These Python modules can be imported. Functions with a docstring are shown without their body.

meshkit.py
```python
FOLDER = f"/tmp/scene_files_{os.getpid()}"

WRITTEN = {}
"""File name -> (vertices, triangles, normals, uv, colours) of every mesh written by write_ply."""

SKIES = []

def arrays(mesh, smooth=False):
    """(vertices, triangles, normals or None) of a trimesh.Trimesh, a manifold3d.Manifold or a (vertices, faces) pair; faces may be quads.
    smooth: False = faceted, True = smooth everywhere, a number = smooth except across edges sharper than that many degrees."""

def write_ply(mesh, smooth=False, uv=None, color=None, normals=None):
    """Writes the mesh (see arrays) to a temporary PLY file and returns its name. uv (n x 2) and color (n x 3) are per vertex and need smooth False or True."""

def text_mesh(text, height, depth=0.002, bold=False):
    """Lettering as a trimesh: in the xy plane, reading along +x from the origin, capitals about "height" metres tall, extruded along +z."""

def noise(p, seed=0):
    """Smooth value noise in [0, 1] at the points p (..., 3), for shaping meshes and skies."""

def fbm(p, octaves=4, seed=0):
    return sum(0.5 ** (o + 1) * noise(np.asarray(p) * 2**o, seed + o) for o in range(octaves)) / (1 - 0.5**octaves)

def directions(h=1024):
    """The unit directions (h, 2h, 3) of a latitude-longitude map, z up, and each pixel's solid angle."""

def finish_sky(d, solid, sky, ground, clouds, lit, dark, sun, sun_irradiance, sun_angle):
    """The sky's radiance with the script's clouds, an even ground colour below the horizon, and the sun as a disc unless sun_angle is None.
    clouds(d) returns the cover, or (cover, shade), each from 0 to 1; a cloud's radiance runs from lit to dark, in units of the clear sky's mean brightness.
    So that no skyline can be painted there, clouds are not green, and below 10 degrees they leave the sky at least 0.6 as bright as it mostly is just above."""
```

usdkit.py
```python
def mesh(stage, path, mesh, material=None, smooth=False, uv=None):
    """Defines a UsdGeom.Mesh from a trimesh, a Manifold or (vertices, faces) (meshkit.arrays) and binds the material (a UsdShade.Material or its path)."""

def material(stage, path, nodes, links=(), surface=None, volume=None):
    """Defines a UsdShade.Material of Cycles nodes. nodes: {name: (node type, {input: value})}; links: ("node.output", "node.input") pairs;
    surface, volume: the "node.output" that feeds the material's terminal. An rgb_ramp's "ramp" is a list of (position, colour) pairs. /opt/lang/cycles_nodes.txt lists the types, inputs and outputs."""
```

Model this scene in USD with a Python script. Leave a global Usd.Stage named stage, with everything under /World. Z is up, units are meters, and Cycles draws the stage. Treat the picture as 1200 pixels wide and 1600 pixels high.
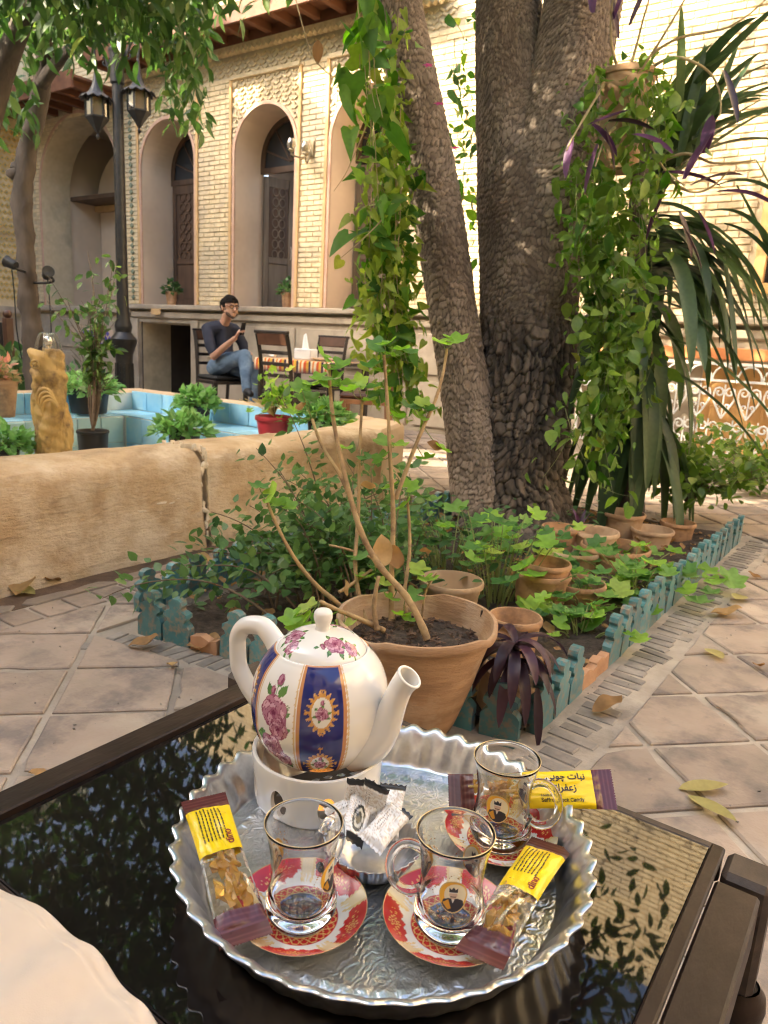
import math, random
import numpy as np, trimesh, shapely
from shapely.geometry import Polygon, Point, box as sbox
from shapely import affinity
import manifold3d as m3
import usdkit, meshkit
from pxr import Usd, UsdGeom, UsdLux, UsdShade, Gf, Sdf, Vt
rng = np.random.default_rng(7); random.seed(7)
PI = math.pi
stage = Usd.Stage.CreateInMemory()
UsdGeom.SetStageUpAxis(stage, 'Z'); UsdGeom.SetStageMetersPerUnit(stage, 1.0)
world = UsdGeom.Xform.Define(stage, '/World'); stage.SetDefaultPrim(world.GetPrim())
UsdGeom.Scope.Define(stage, '/World/Looks')
# ------------------------------------------------------------------ camera, sky, sun, exposure
EXPOSURE = 2.65
FPX, YAW, PITCH, ROLL = 1150.0, math.radians(34.8), math.radians(12.8), math.radians(3.1)
CAM = np.array([0, 0, .92])
CF = np.array([-math.sin(YAW)*math.cos(PITCH), math.cos(YAW)*math.cos(PITCH), -math.sin(PITCH)])
_r0 = np.array([math.cos(YAW), math.sin(YAW), 0]); _u0 = np.cross(_r0, CF)
CR = _r0*math.cos(ROLL)+_u0*math.sin(ROLL); CU = _u0*math.cos(ROLL)-_r0*math.sin(ROLL)
cam = UsdGeom.Camera.Define(stage, '/World/camera')
mm = np.eye(4); mm[0, :3] = CR; mm[1, :3] = CU; mm[2, :3] = -CF; mm[3, :3] = CAM
cam.AddTransformOp().Set(Gf.Matrix4d(*mm.ravel().tolist()))
cam.CreateHorizontalApertureAttr(36.0); cam.CreateVerticalApertureAttr(48.0)
cam.CreateFocalLengthAttr(36.0*FPX/1200); cam.CreateClippingRangeAttr(Gf.Vec2f(.02, 500))
cam.CreateFStopAttr(16.0); cam.CreateFocusDistanceAttr(.95); cam.CreateExposureAttr(EXPOSURE)
SUN_EL = math.radians(33); SUN_AZ = math.atan2(-.70, -.71)      # rotation = atan2(x, y) of the direction towards the sun
sund = np.array([math.sin(SUN_AZ)*math.cos(SUN_EL), math.cos(SUN_AZ)*math.cos(SUN_EL), math.sin(SUN_EL)])
dome = UsdLux.DomeLight.Define(stage, '/World/sky'); dome.CreateIntensityAttr(1.0)
dm = usdkit.material(stage, '/World/Looks/sky', {
    's': ('sky_texture', {'sky_type': 'single_scattering', 'sun_disc': False, 'sun_elevation': SUN_EL, 'sun_rotation': SUN_AZ, 'aerosol_density': 6.0}),
    'b': ('background_shader', {'strength': .15})}, [('s.color', 'b.color')], surface='b.background')
UsdShade.MaterialBindingAPI.Apply(dome.GetPrim()).Bind(dm)
dome.GetPrim().SetCustomDataByKey('kind', 'structure')
sun = UsdLux.DistantLight.Define(stage, '/World/sun')
sun.CreateNormalizeAttr(True); sun.CreateIntensityAttr(.95); sun.CreateAngleAttr(.53); sun.CreateColorAttr(Gf.Vec3f(1, .86, .62))
_z = sund; _x = np.cross([0, 0, 1], _z); _x /= np.linalg.norm(_x); _y = np.cross(_z, _x)
sm = np.eye(4); sm[0, :3] = _x; sm[1, :3] = _y; sm[2, :3] = _z
sun.AddTransformOp().Set(Gf.Matrix4d(*sm.ravel().tolist()))
# ------------------------------------------------------------------ where a line of sight meets a plane of the place
def ray(x, y): return CF+CR*(x-600)/FPX-CU*(y-800)/FPX
def G(x, y, z=0.0):
    d = ray(x, y); return CAM+d*((z-CAM[2])/d[2])
def AY(x, y, Y):
    d = ray(x, y); return CAM+d*((Y-CAM[1])/d[1])
def DP(x, y, D): return CAM+ray(x, y)*D
def camdist(p): return np.linalg.norm(np.asarray(p)-CAM, axis=-1)
# ------------------------------------------------------------------ things, parts
used = {}
def uname(parent, name):
    k = used.setdefault(parent, {}); n = k.get(name, -1)+1; k[name] = n
    return name if n == 0 else f'{name}_{n:03d}'
def tag(prim, label=None, cat=None, group=None, kind=None):
    for k, v in (('label', label), ('category', cat), ('group', group), ('kind', kind)):
        if v: prim.SetCustomDataByKey(k, v)
def thing(name, label=None, cat=None, group=None, kind=None, loc=None, rz=0):
    p = '/World/'+uname('/World', name); x = UsdGeom.Xform.Define(stage, p)
    if loc is not None:
        x.AddTranslateOp().Set(Gf.Vec3d(*map(float, loc)))
        if rz: x.AddRotateZOp().Set(math.degrees(rz))
    tag(x.GetPrim(), label, cat, group, kind); return p
def part(parent, name, mesh, mat, smooth=False, col=None, label=None, kind=None, cat=None, group=None):
    if isinstance(mesh, trimesh.Trimesh) or hasattr(mesh, 'to_mesh'): mesh = meshkit.arrays(mesh)[:2]
    p = parent+'/'+uname(parent, name)
    if col is not None and smooth not in (True, False): smooth = True
    m = usdkit.mesh(stage, p, mesh, MATS[mat] if isinstance(mat, str) else mat, smooth)
    if col is not None:
        UsdGeom.PrimvarsAPI(m).CreatePrimvar('Col', Sdf.ValueTypeNames.Color3fArray, 'vertex').Set(Vt.Vec3fArray.FromNumpy(np.asarray(col, np.float32)))
    tag(m.GetPrim(), label, cat, group, kind); return p
def solo(name, mesh, mat, label=None, cat=None, group=None, kind=None, smooth=False, col=None):
    return part('/World', name, mesh, mat, smooth, col, label, kind, cat, group)
def copy_of(src, name, label, loc, rz=0, group=None):
    cd = stage.GetPrimAtPath(src).GetCustomData()
    p = thing(name, label, cd['category'], group or cd.get('group'), loc=loc, rz=rz)
    pr = stage.GetPrimAtPath(p); pr.GetReferences().AddInternalReference(src); pr.SetInstanceable(True); return p
# ------------------------------------------------------------------ mesh helpers: a mesh is (V, F)
def cat(ms):
    ms = [m if isinstance(m, tuple) else meshkit.arrays(m)[:2] for m in ms]
    n = np.cumsum([0]+[len(m[0]) for m in ms])
    return np.vstack([m[0] for m in ms]), np.vstack([m[1]+k for m, k in zip(ms, n)])
def rotm(rx=0, ry=0, rz=0): return trimesh.transformations.euler_matrix(rx, ry, rz)[:3, :3]
def xf(m, t=(0, 0, 0), R=None, s=1):
    V, F = m if isinstance(m, tuple) else meshkit.arrays(m)[:2]
    V = np.asarray(V, float)*s
    if R is not None: V = V@np.asarray(R).T
    return V+np.asarray(t, float), F
_BF = np.array([[0, 2, 3], [0, 3, 1], [4, 5, 7], [4, 7, 6], [0, 1, 5], [0, 5, 4], [2, 6, 7], [2, 7, 3], [0, 4, 6], [0, 6, 2], [1, 3, 7], [1, 7, 5]])
def box(c, s, R=None):
    V = np.array([[i, j, k] for i in (-.5, .5) for j in (-.5, .5) for k in (-.5, .5)])*np.asarray(s, float)
    return xf((V, _BF), c, R)
def bx(x0, x1, y0, y1, z0, z1): return box(((x0+x1)/2, (y0+y1)/2, (z0+z1)/2), (x1-x0, y1-y0, z1-z0))
def hull(P):
    h = trimesh.convex.convex_hull(np.asarray(P, float)); return np.array(h.vertices), np.array(h.faces)
def rbox(c, s, r, R=None):
    s = np.asarray(s, float)/2; P = []
    for sx in (-1, 1):
        for sy in (-1, 1):
            for sz in (-1, 1):
                q = np.array([sx, sy, sz])*s
                for k in range(3):
                    e = np.array([sx, sy, sz])*r; e[k] = 0; P.append(q-e)
    return xf(hull(P), c, R)
def rbx(x0, x1, y0, y1, z0, z1, r): return rbox(((x0+x1)/2, (y0+y1)/2, (z0+z1)/2), (x1-x0, y1-y0, z1-z0), r)
def gridf(n, m, wrap_m=False, wrap_n=False):
    i, j = np.meshgrid(np.arange(n-(not wrap_n)), np.arange(m-(not wrap_m)), indexing='ij')
    a = i*m+j; b = i*m+(j+1) % m; c = ((i+1) % n)*m+(j+1) % m; d = ((i+1) % n)*m+j
    return np.vstack([np.stack([a, b, c], -1).reshape(-1, 3), np.stack([a, c, d], -1).reshape(-1, 3)])
def spline(P, n):
    P = np.asarray(P, float); from_t = np.linspace(0, 1, len(P))
    if len(P) < 3: return np.stack([np.interp(np.linspace(0, 1, n), from_t, P[:, k]) for k in range(P.shape[1])], 1)
    from scipy.interpolate import PchipInterpolator
    L = np.r_[0, np.cumsum(np.linalg.norm(np.diff(P[:, :3], axis=0), axis=1)+1e-9)]; L /= L[-1]
    return PchipInterpolator(L, P)(np.linspace(0, 1, n))
def tube(P, r, sides=8, cap=True, closed=False):
    P = np.asarray(P, float); n = len(P); r = np.broadcast_to(np.asarray(r, float), (n,))
    T = (np.roll(P, -1, 0)-np.roll(P, 1, 0)) if closed else np.gradient(P, axis=0)
    T /= np.linalg.norm(T, axis=1, keepdims=True)+1e-12
    a = np.cross(T[0], [0, 0, 1.0]) if abs(T[0, 2]) < .9 else np.cross(T[0], [1.0, 0, 0]); a /= np.linalg.norm(a)
    A = [a]
    for k in range(1, n):
        a = A[-1]-T[k]*(A[-1]@T[k]); A.append(a/(np.linalg.norm(a)+1e-12))
    A = np.array(A); B = np.cross(T, A); t = np.arange(sides)*2*PI/sides
    V = P[:, None]+r[:, None, None]*(np.cos(t)[None, :, None]*A[:, None]+np.sin(t)[None, :, None]*B[:, None])
    V = V.reshape(-1, 3); F = gridf(n, sides, True, closed)
    if cap and not closed:
        c0 = len(V); V = np.vstack([V, P[:1], P[-1:]]); k = np.arange(sides)
        F = np.vstack([F, np.stack([np.full(sides, c0), (k+1) % sides, k], 1), np.stack([np.full(sides, c0+1), (n-1)*sides+k, (n-1)*sides+(k+1) % sides], 1)])
    return V, F
def lathe(prof, n=48, c=(0, 0, 0), wob=None):
    prof = np.asarray(prof, float); t = np.arange(n)*2*PI/n
    V = np.stack([prof[:, :1]*np.cos(t), prof[:, :1]*np.sin(t), np.repeat(prof[:, 1:], n, 1)], -1)
    F = gridf(len(prof), n, True)
    return V.reshape(-1, 3)+np.asarray(c, float), F[:, ::-1]
def extr(poly, d, axis='z', at=0.0):
    """polygon (shapely) thickened by d; axis y: polygon lies in x-z and stands at y = at .. at+d"""
    ms = []
    for g in getattr(poly, 'geoms', [poly]):
        if g.area < 1e-8: continue
        m = trimesh.creation.extrude_polygon(g, d, engine='earcut'); ms.append((np.array(m.vertices), np.array(m.faces)))
    V, F = cat(ms)
    if axis == 'y': V = np.stack([V[:, 0], at+V[:, 2], V[:, 1]], 1); F = F[:, ::-1]
    elif axis == 'x': V = np.stack([at+V[:, 2], V[:, 0], V[:, 1]], 1)
    else: V = V+[0, 0, at]
    return V, F
def arch(x0, x1, z0, zs, n=14, k=1.0):
    """an arched opening's outline in x-z: zs the springing, k the rise over the half width"""
    c, r = (x0+x1)/2, (x1-x0)/2
    return Polygon([(x0, z0), (x1, z0)]+[(c+r*math.cos(t), zs+k*r*math.sin(t)) for t in np.linspace(0, PI, n)])
def frames(d, nrm):
    d = d/(np.linalg.norm(d, axis=-1, keepdims=True)+1e-12)
    nrm = nrm-d*(nrm*d).sum(-1, keepdims=True); nrm = nrm/(np.linalg.norm(nrm, axis=-1, keepdims=True)+1e-12)
    return np.stack([d, np.cross(nrm, d), nrm], -1)      # columns x (along), y (across), z (normal)
def unit(v): v = np.asarray(v, float); return v/(np.linalg.norm(v, axis=-1, keepdims=True)+1e-12)
def hsh(*a): return (math.sin(sum(x*k for x, k in zip(a, (12.9898, 78.233, 37.719, 4.581))))*43758.5453) % 1
# ------------------------------------------------------------------ materials
MATS = {}
def mat(name, c1, c2=None, scale=6.0, rough=.6, bump=0.0, bscale=None, bdist=.01, metal=0.0, detail=4, stretch=(1, 1, 1), spec=.5, coat=0.0, isl=0.0, mid=None, c3=None, s3=1.5, obj=False, **kw):
    """principled surface; colour from noise between c1 and c2, big stains of c3, tone shifted per piece by isl"""
    c2 = c2 or c1
    nodes = {'g': ('geometry', {}), 'mp': ('mapping', {'scale': stretch}), 'n': ('noise_texture', {'scale': scale, 'detail': detail, 'roughness': .6}),
             'r': ('rgb_ramp', {'ramp': [(.3, c1), (.7, c2)] if mid is None else [(.28, c1), (.5, mid), (.72, c2)]}),
             'p': ('principled_bsdf', {'roughness': rough, 'metallic': metal, 'specular_ior_level': spec, 'coat_weight': coat, **kw})}
    links = [('g.position', 'mp.vector'), ('mp.vector', 'n.vector'), ('n.fac', 'r.fac')]
    if obj:
        nodes['tc'] = ('texture_coordinate', {}); links[0] = ('tc.object', 'mp.vector')
    out = 'r.color'
    if c3:
        nodes['n3'] = ('noise_texture', {'scale': s3, 'detail': 5, 'roughness': .65}); nodes['r3'] = ('rgb_ramp', {'ramp': [(.48, (0, 0, 0)), (.66, (1, 1, 1))]})
        nodes['x3'] = ('mix', {'color2': c3}); links += [('g.position', 'n3.vector'), ('n3.fac', 'r3.fac'), ('r3.color', 'x3.fac'), (out, 'x3.color1')]; out = 'x3.color'
    if isl:
        nodes['oi'] = ('object_info', {}); nodes['ad'] = ('math', {'math_type': 'add'}); nodes['fr'] = ('math', {'math_type': 'fraction'})
        nodes['mr'] = ('map_range', {'to_min': 1-isl, 'to_max': 1+isl}); nodes['hv'] = ('hsv', {})
        links += [('oi.random', 'ad.value1'), ('g.random_per_island', 'ad.value2'), ('ad.value', 'fr.value1'), ('fr.value', 'mr.value'), ('mr.result', 'hv.value'), (out, 'hv.color')]; out = 'hv.color'
    links.append((out, 'p.base_color'))
    if bump:
        nodes['bn'] = ('noise_texture', {'scale': bscale or scale*4, 'detail': 5, 'roughness': .65}); nodes['b'] = ('bump', {'strength': bump, 'distance': bdist})
        links += [('mp.vector', 'bn.vector'), ('bn.fac', 'b.height'), ('b.normal', 'p.normal')]
    MATS[name] = usdkit.material(stage, '/World/Looks/'+name, nodes, links, surface='p.BSDF'); return MATS[name]
def colmat(name, rough=.3, bump=0.0, bscale=60.0, bdist=.002, noise=0.0, **kw):
    """surface whose own printed or grown colours come with the mesh"""
    nodes = {'a': ('attribute', {'attribute': 'Col'}), 'p': ('principled_bsdf', {'roughness': rough, **kw})}; links = []
    out = 'a.color'
    if noise:
        nodes['g'] = ('geometry', {}); nodes['n'] = ('noise_texture', {'scale': bscale*.4, 'detail': 4}); nodes['mr'] = ('map_range', {'to_min': 1-noise, 'to_max': 1+noise}); nodes['h'] = ('hsv', {})
        links += [('g.position', 'n.vector'), ('n.fac', 'mr.value'), ('mr.result', 'h.value'), (out, 'h.color')]; out = 'h.color'
    links.append((out, 'p.base_color'))
    if bump:
        nodes['g'] = ('geometry', {}); nodes['bn'] = ('noise_texture', {'scale': bscale, 'detail': 4}); nodes['b'] = ('bump', {'strength': bump, 'distance': bdist})
        links += [('g.position', 'bn.vector'), ('bn.fac', 'b.height'), ('b.normal', 'p.normal')]
    MATS[name] = usdkit.material(stage, '/World/Looks/'+name, nodes, links, surface='p.BSDF')
def leafmat(name, stops, trans=.35, tcol=None, rough=.45, spec=.35):
    """foliage: tone by leaf, veiny bump, light passes through"""
    nodes = {'oi': ('object_info', {}), 'g': ('geometry', {}), 'ad': ('math', {'math_type': 'add'}), 'fr': ('math', {'math_type': 'fraction'}),
             'r': ('rgb_ramp', {'ramp': stops}), 'n': ('noise_texture', {'scale': 60.0, 'detail': 3}), 'mr': ('map_range', {'to_min': .72, 'to_max': 1.25}), 'h': ('hsv', {}),
             'b': ('bump', {'strength': .25, 'distance': .003}), 'p': ('principled_bsdf', {'roughness': rough, 'specular_ior_level': spec}), 'h2': ('hsv', {'value': 1.9, 'saturation': 1.1}),
             't': ('translucent_bsdf', {}), 'm': ('mix_closure', {'fac': trans})}
    links = [('oi.random', 'ad.value1'), ('g.random_per_island', 'ad.value2'), ('ad.value', 'fr.value1'), ('fr.value', 'r.fac'), ('g.position', 'n.vector'), ('n.fac', 'mr.value'),
             ('mr.result', 'h.value'), ('r.color', 'h.color'), ('h.color', 'p.base_color'), ('n.fac', 'b.height'), ('b.normal', 'p.normal'), ('h.color', 'h2.color'), ('h2.color', 't.color'),
             ('p.BSDF', 'm.closure1'), ('t.BSDF', 'm.closure2')]
    MATS[name] = usdkit.material(stage, '/World/Looks/'+name, nodes, links, surface='m.closure')
# ------------------------------------------------------------------ materials used
mat('mortar', (.30, .255, .205), (.44, .38, .31), 9, .95, .5, 60, c3=(.22, .19, .16))
mat('paving', (.235, .195, .155), (.385, .325, .26), 3.2, .68, .5, 38, .008, isl=.16, c3=(.165, .135, .12), s3=5.5, mid=(.33, .255, .20))
mat('slate', (.15, .135, .12), (.30, .26, .22), 14, .7, .5, 60, .006, isl=.2)
mat('soil', (.035, .024, .017), (.10, .07, .05), 40, .95, .9, 90, .02)
mat('chips', (.05, .03, .02), (.22, .13, .08), 30, .9, .4, isl=.5)
mat('gutter', (.07, .045, .03), (.16, .10, .065), 8, .9, .5)
mat('basin_stone', (.30, .205, .12), (.54, .41, .27), 5.5, .86, .9, 34, .016, c3=(.60, .49, .35), s3=3.4, mid=(.46, .325, .185), stretch=(1, .6, 1.6), detail=9)
mat('basin_top', (.52, .38, .24), (.66, .53, .38), 3, .8, .5, 30, .008, c3=(.42, .30, .18))
mat('white_mortar', (.52, .43, .31), (.68, .60, .47), 20, .9, .6, 60)
mat('pool_tile', (.22, .54, .80), (.36, .66, .86), 5, .22, .12, 25, .004, isl=.14, c3=(.42, .68, .80), s3=3)
mat('pool_tile_side', (.36, .58, .62), (.48, .68, .70), 5, .25, .12, 25, .004, isl=.12)
mat('pool_grout', (.55, .60, .58), (.66, .70, .67), 12, .8)
mat('water', (.10, .26, .28), None, 3, .03, .25, 9, .01, transmission_weight=.55, ior=1.33)
mat('brick', (.48, .37, .21), (.68, .56, .36), 12, .88, .6, 60, .005, isl=.32, c3=(.40, .33, .23), s3=1.2)
mat('brick_joint', (.50, .41, .27), (.60, .50, .34), 10, .95, .4, 60, c3=(.38, .32, .22))
mat('orange_trim', (.55, .34, .15), (.66, .44, .21), 8, .8, .4)
mat('pink_trim', (.50, .31, .22), (.60, .40, .29), 8, .8, .3)
mat('plaster', (.60, .47, .34), (.68, .55, .41), 1.5, .9, .2, 30, c3=(.55, .43, .31), s3=.9)
mat('stone_grey', (.36, .30, .22), (.50, .42, .32), 2.5, .85, .45, 20, .008, c3=(.29, .24, .18), s3=1.8)
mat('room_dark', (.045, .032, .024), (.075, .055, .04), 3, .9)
mat('door_wood', (.055, .03, .018), (.12, .068, .038), 10, .6, .4, 50, .004, stretch=(1, 1, .12))
mat('door_grey', (.10, .07, .045), (.20, .15, .10), 10, .7, .5, 50, .004, stretch=(1, 1, .12))
mat('eave_wood', (.10, .035, .015), (.20, .08, .035), 6, .75, .4, 40, stretch=(1, .15, 1))
mat('orange_wood', (.56, .30, .10), (.70, .42, .17), 6, .6, .3, 40, stretch=(1, 1, .2))
mat('red_band', (.58, .20, .07), (.66, .28, .10), 8, .6)
mat('white_iron', (.74, .74, .70), (.80, .80, .77), 20, .45)
mat('lattice_tile', (.30, .33, .36), (.50, .50, .47), 25, .4)
mat('yellow_mosaic', (.62, .40, .10), (.74, .52, .18), 9, .5, isl=.2)
mat('green_mosaic', (.16, .20, .14), (.28, .30, .20), 9, .5, isl=.3)
mat('blue_tile', (.06, .05, .26), (.12, .10, .40), 9, .4)
mat('pane_dark', (.03, .035, .04), None, 3, .06)
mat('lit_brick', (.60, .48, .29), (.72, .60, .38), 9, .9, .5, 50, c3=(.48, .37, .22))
# ------------------------------------------------------------------ ground
FENCE = [(-1.86, 1.36), (-.63, 1.545), (-.63, 4.25), (-2.02, 4.25)]           # the bed's kerb line
BED = Polygon(FENCE)
ground = thing('courtyard_ground', 'stone paved courtyard floor laid in diagonal squares', None, kind='structure')
V, F = np.array([[-150, -150, -.008], [150, -150, -.008], [150, 150, -.008], [-150, 150, -.008]], float), np.array([[0, 1, 2], [0, 2, 3]])
part(ground, 'mortar_bed', (V, F), 'mortar')
POOL = sbox(-5.65, -2.6, -2.47, 4.15)
paved = sbox(-12.1, -2.5, 4.5, 6.9).difference(sbox(-5.65, -2.6, -2.36, 4.15)).difference(BED.buffer(.02)).difference(sbox(-.63, 1.2, -.455, 4.4)).difference(sbox(-2.30, -2.6, -2.16, 6.9)).difference(Polygon([(-1.95, 1.24), (-.66, 1.44), (-.66, 1.7), (-1.95, 1.5)]))
def prism(poly, z0, z1, inset, tilt=0.0, seed=0.0):
    P = np.array(poly.exterior.coords)[:-1]
    if Polygon(P).exterior.is_ccw is False: P = P[::-1]
    c = P.mean(0); n = len(P); d = np.linalg.norm(P-c, axis=1, keepdims=True); T = c+(P-c)*np.maximum(1-inset/np.maximum(d, 1e-6), .2)
    tx, ty = (hsh(seed, 1)-.5)*tilt, (hsh(seed, 2)-.5)*tilt
    zt = z1+(T-c)@np.array([tx, ty])
    V = np.vstack([np.c_[P, np.full(n, z0)], np.c_[P, np.full(n, z1-inset*.7)+(P-c)@np.array([tx, ty])], np.c_[T, zt]])
    k = np.arange(n); j = (k+1) % n; F = [np.stack([k+o, j+o, j+o+n], 1) for o in (0, n)]+[np.stack([k+o, j+o+n, k+o+n], 1) for o in (0, n)]
    F.append(np.stack([np.full(n-2, 2*n), 2*n+np.arange(1, n-1), 2*n+np.arange(2, n)], 1))
    return V, np.vstack(F)
def inframe(p, m=60):
    q = np.asarray(p)-CAM; w = q@CF
    if w < .05: return False
    x, y = 600+FPX*(q@CR)/w, 800-FPX*(q@CU)/w
    return -m < x < 1200+m and -m < y < 1600+m
def rough(q, seed):
    q = q.segmentize(.06); P = np.array(q.exterior.coords)[:-1]; c = P.mean(0); k = np.arange(len(P)); h = np.abs(np.sin(k*127.1+seed*311.7)*43758.5) % 1; r = np.abs(np.sin(k*269.5+seed*183.3)*9571.3) % 1
    d = unit(c-P)*(h*.003+.010*(r > .93))[:, None]; return Polygon(P+d)
tiles = []
ds, dt = .29, .257
for i in range(-45, 45):
    for j in range(-55, 55):
        s0, t0 = -.203+ds*i, 1.748+dt*j; g = .0075+.002*hsh(i, j)
        C = [((s-t)/math.sqrt(2), (s+t)/math.sqrt(2)) for s, t in ((s0+g, t0+g), (s0+ds-g, t0+g), (s0+ds-g, t0+dt-g), (s0+g, t0+dt-g))]
        q = Polygon(C)
        if not paved.intersects(q): continue
        q = q.intersection(paved)
        for gq in getattr(q, 'geoms', [q]):
            if gq.geom_type == 'Polygon' and gq.area > .002:
                c = gq.centroid; tiles.append((camdist([c.x, c.y, 0]), inframe([c.x, c.y, 0]), prism(rough(gq.simplify(.002), i*3+j), -.03, .0015*(hsh(i, j, 5)-.5), .005, .012, i*1.7+j*.31)))
tiles.sort(key=lambda q: (not q[1], q[0]))
for d, on, m in tiles[:300]: part(ground, 'paving_tile', m, 'paving')
part(ground, 'far_paving_tiles', cat([m for _, _, m in tiles[300:]]), 'paving', kind='stuff')
# small slate pieces set on edge along the bed, and the brick ladder strip along the basin
edge = []
for k in range(62):
    y = 1.23+k*.05; w = .085+.045*hsh(k, 3)
    q = affinity.rotate(sbox(-.60+.02*hsh(k, 4), y, -.60+w, y+.03+.010*hsh(k, 1)), 14*(hsh(k, 2)-.5)-6)
    edge.append(q)
for k in range(24):
    t = k/23; y0 = 1.27+.185*t; x = -1.90+1.0*t
    edge.append(affinity.rotate(sbox(x, y0-.03*hsh(k, 1), x+.034, y0+.055+.03*hsh(k, 2)), 20*(hsh(k, 6)-.5)))
for k in range(12): edge.append(affinity.rotate(sbox(-1.9+.09*k, 1.17+.02*k, -1.85+.09*k, 1.215+.02*k), 40*hsh(k, 9)))
for k, q in enumerate(edge): part(ground, 'edging_stone', prism(q, -.03, -.006+.003*hsh(k, 8), .004, .05, k), 'slate')
for k in range(46):
    y = -.6+k*.115
    part(ground, 'strip_brick', prism(sbox(-2.29, y, -2.17, y+.098), -.03, -.001, .004, .02, k), 'paving')
soilP = BED.buffer(-.01)
n = 90; gx, gy = np.meshgrid(np.linspace(-2.02, -.62, n), np.linspace(1.3, 4.26, n*2), indexing='ij')
pts = np.stack([gx.ravel(), gy.ravel(), 0*gx.ravel()], 1); pts[:, 2] = -.005+.05*meshkit.fbm(pts*9, 4, 3)
F = gridf(n, 2*n); cen = pts[F].mean(1); F = F[shapely.contains_xy(soilP, cen[:, 0], cen[:, 1])]
_u, _i = np.unique(F, return_inverse=True)
solo("planter_soil", (pts[_u], _i.reshape(F.shape)), 'soil', 'dark crumbly soil filling the bed around the big tree', None, kind='structure', smooth=True)
gt = thing('grit', 'sand grains and crumbs of leaf scattered over the paving', 'grit', kind='stuff'); gm = []
rg = np.random.default_rng(31)
for k in range(1500):
    x, y = -2.3+2.9*rg.random(), .5+4.5*rg.random()
    if BED.contains(Point(x, y)): continue
    s = .0015+.004*rg.random()**3; gm.append(hull(np.array([x, y, .001])+(rg.random((6, 3))-.4)*np.array([s, s, s*.7])*2))
part(gt, 'grains', cat(gm), 'slate', kind='stuff')
solo('gutter', bx(-2.47, -2.31, -2.6, 6.9, -.03, -.006), 'gutter', 'shallow brown drain channel along the foot of the stone basin', None, kind='structure')
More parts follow.
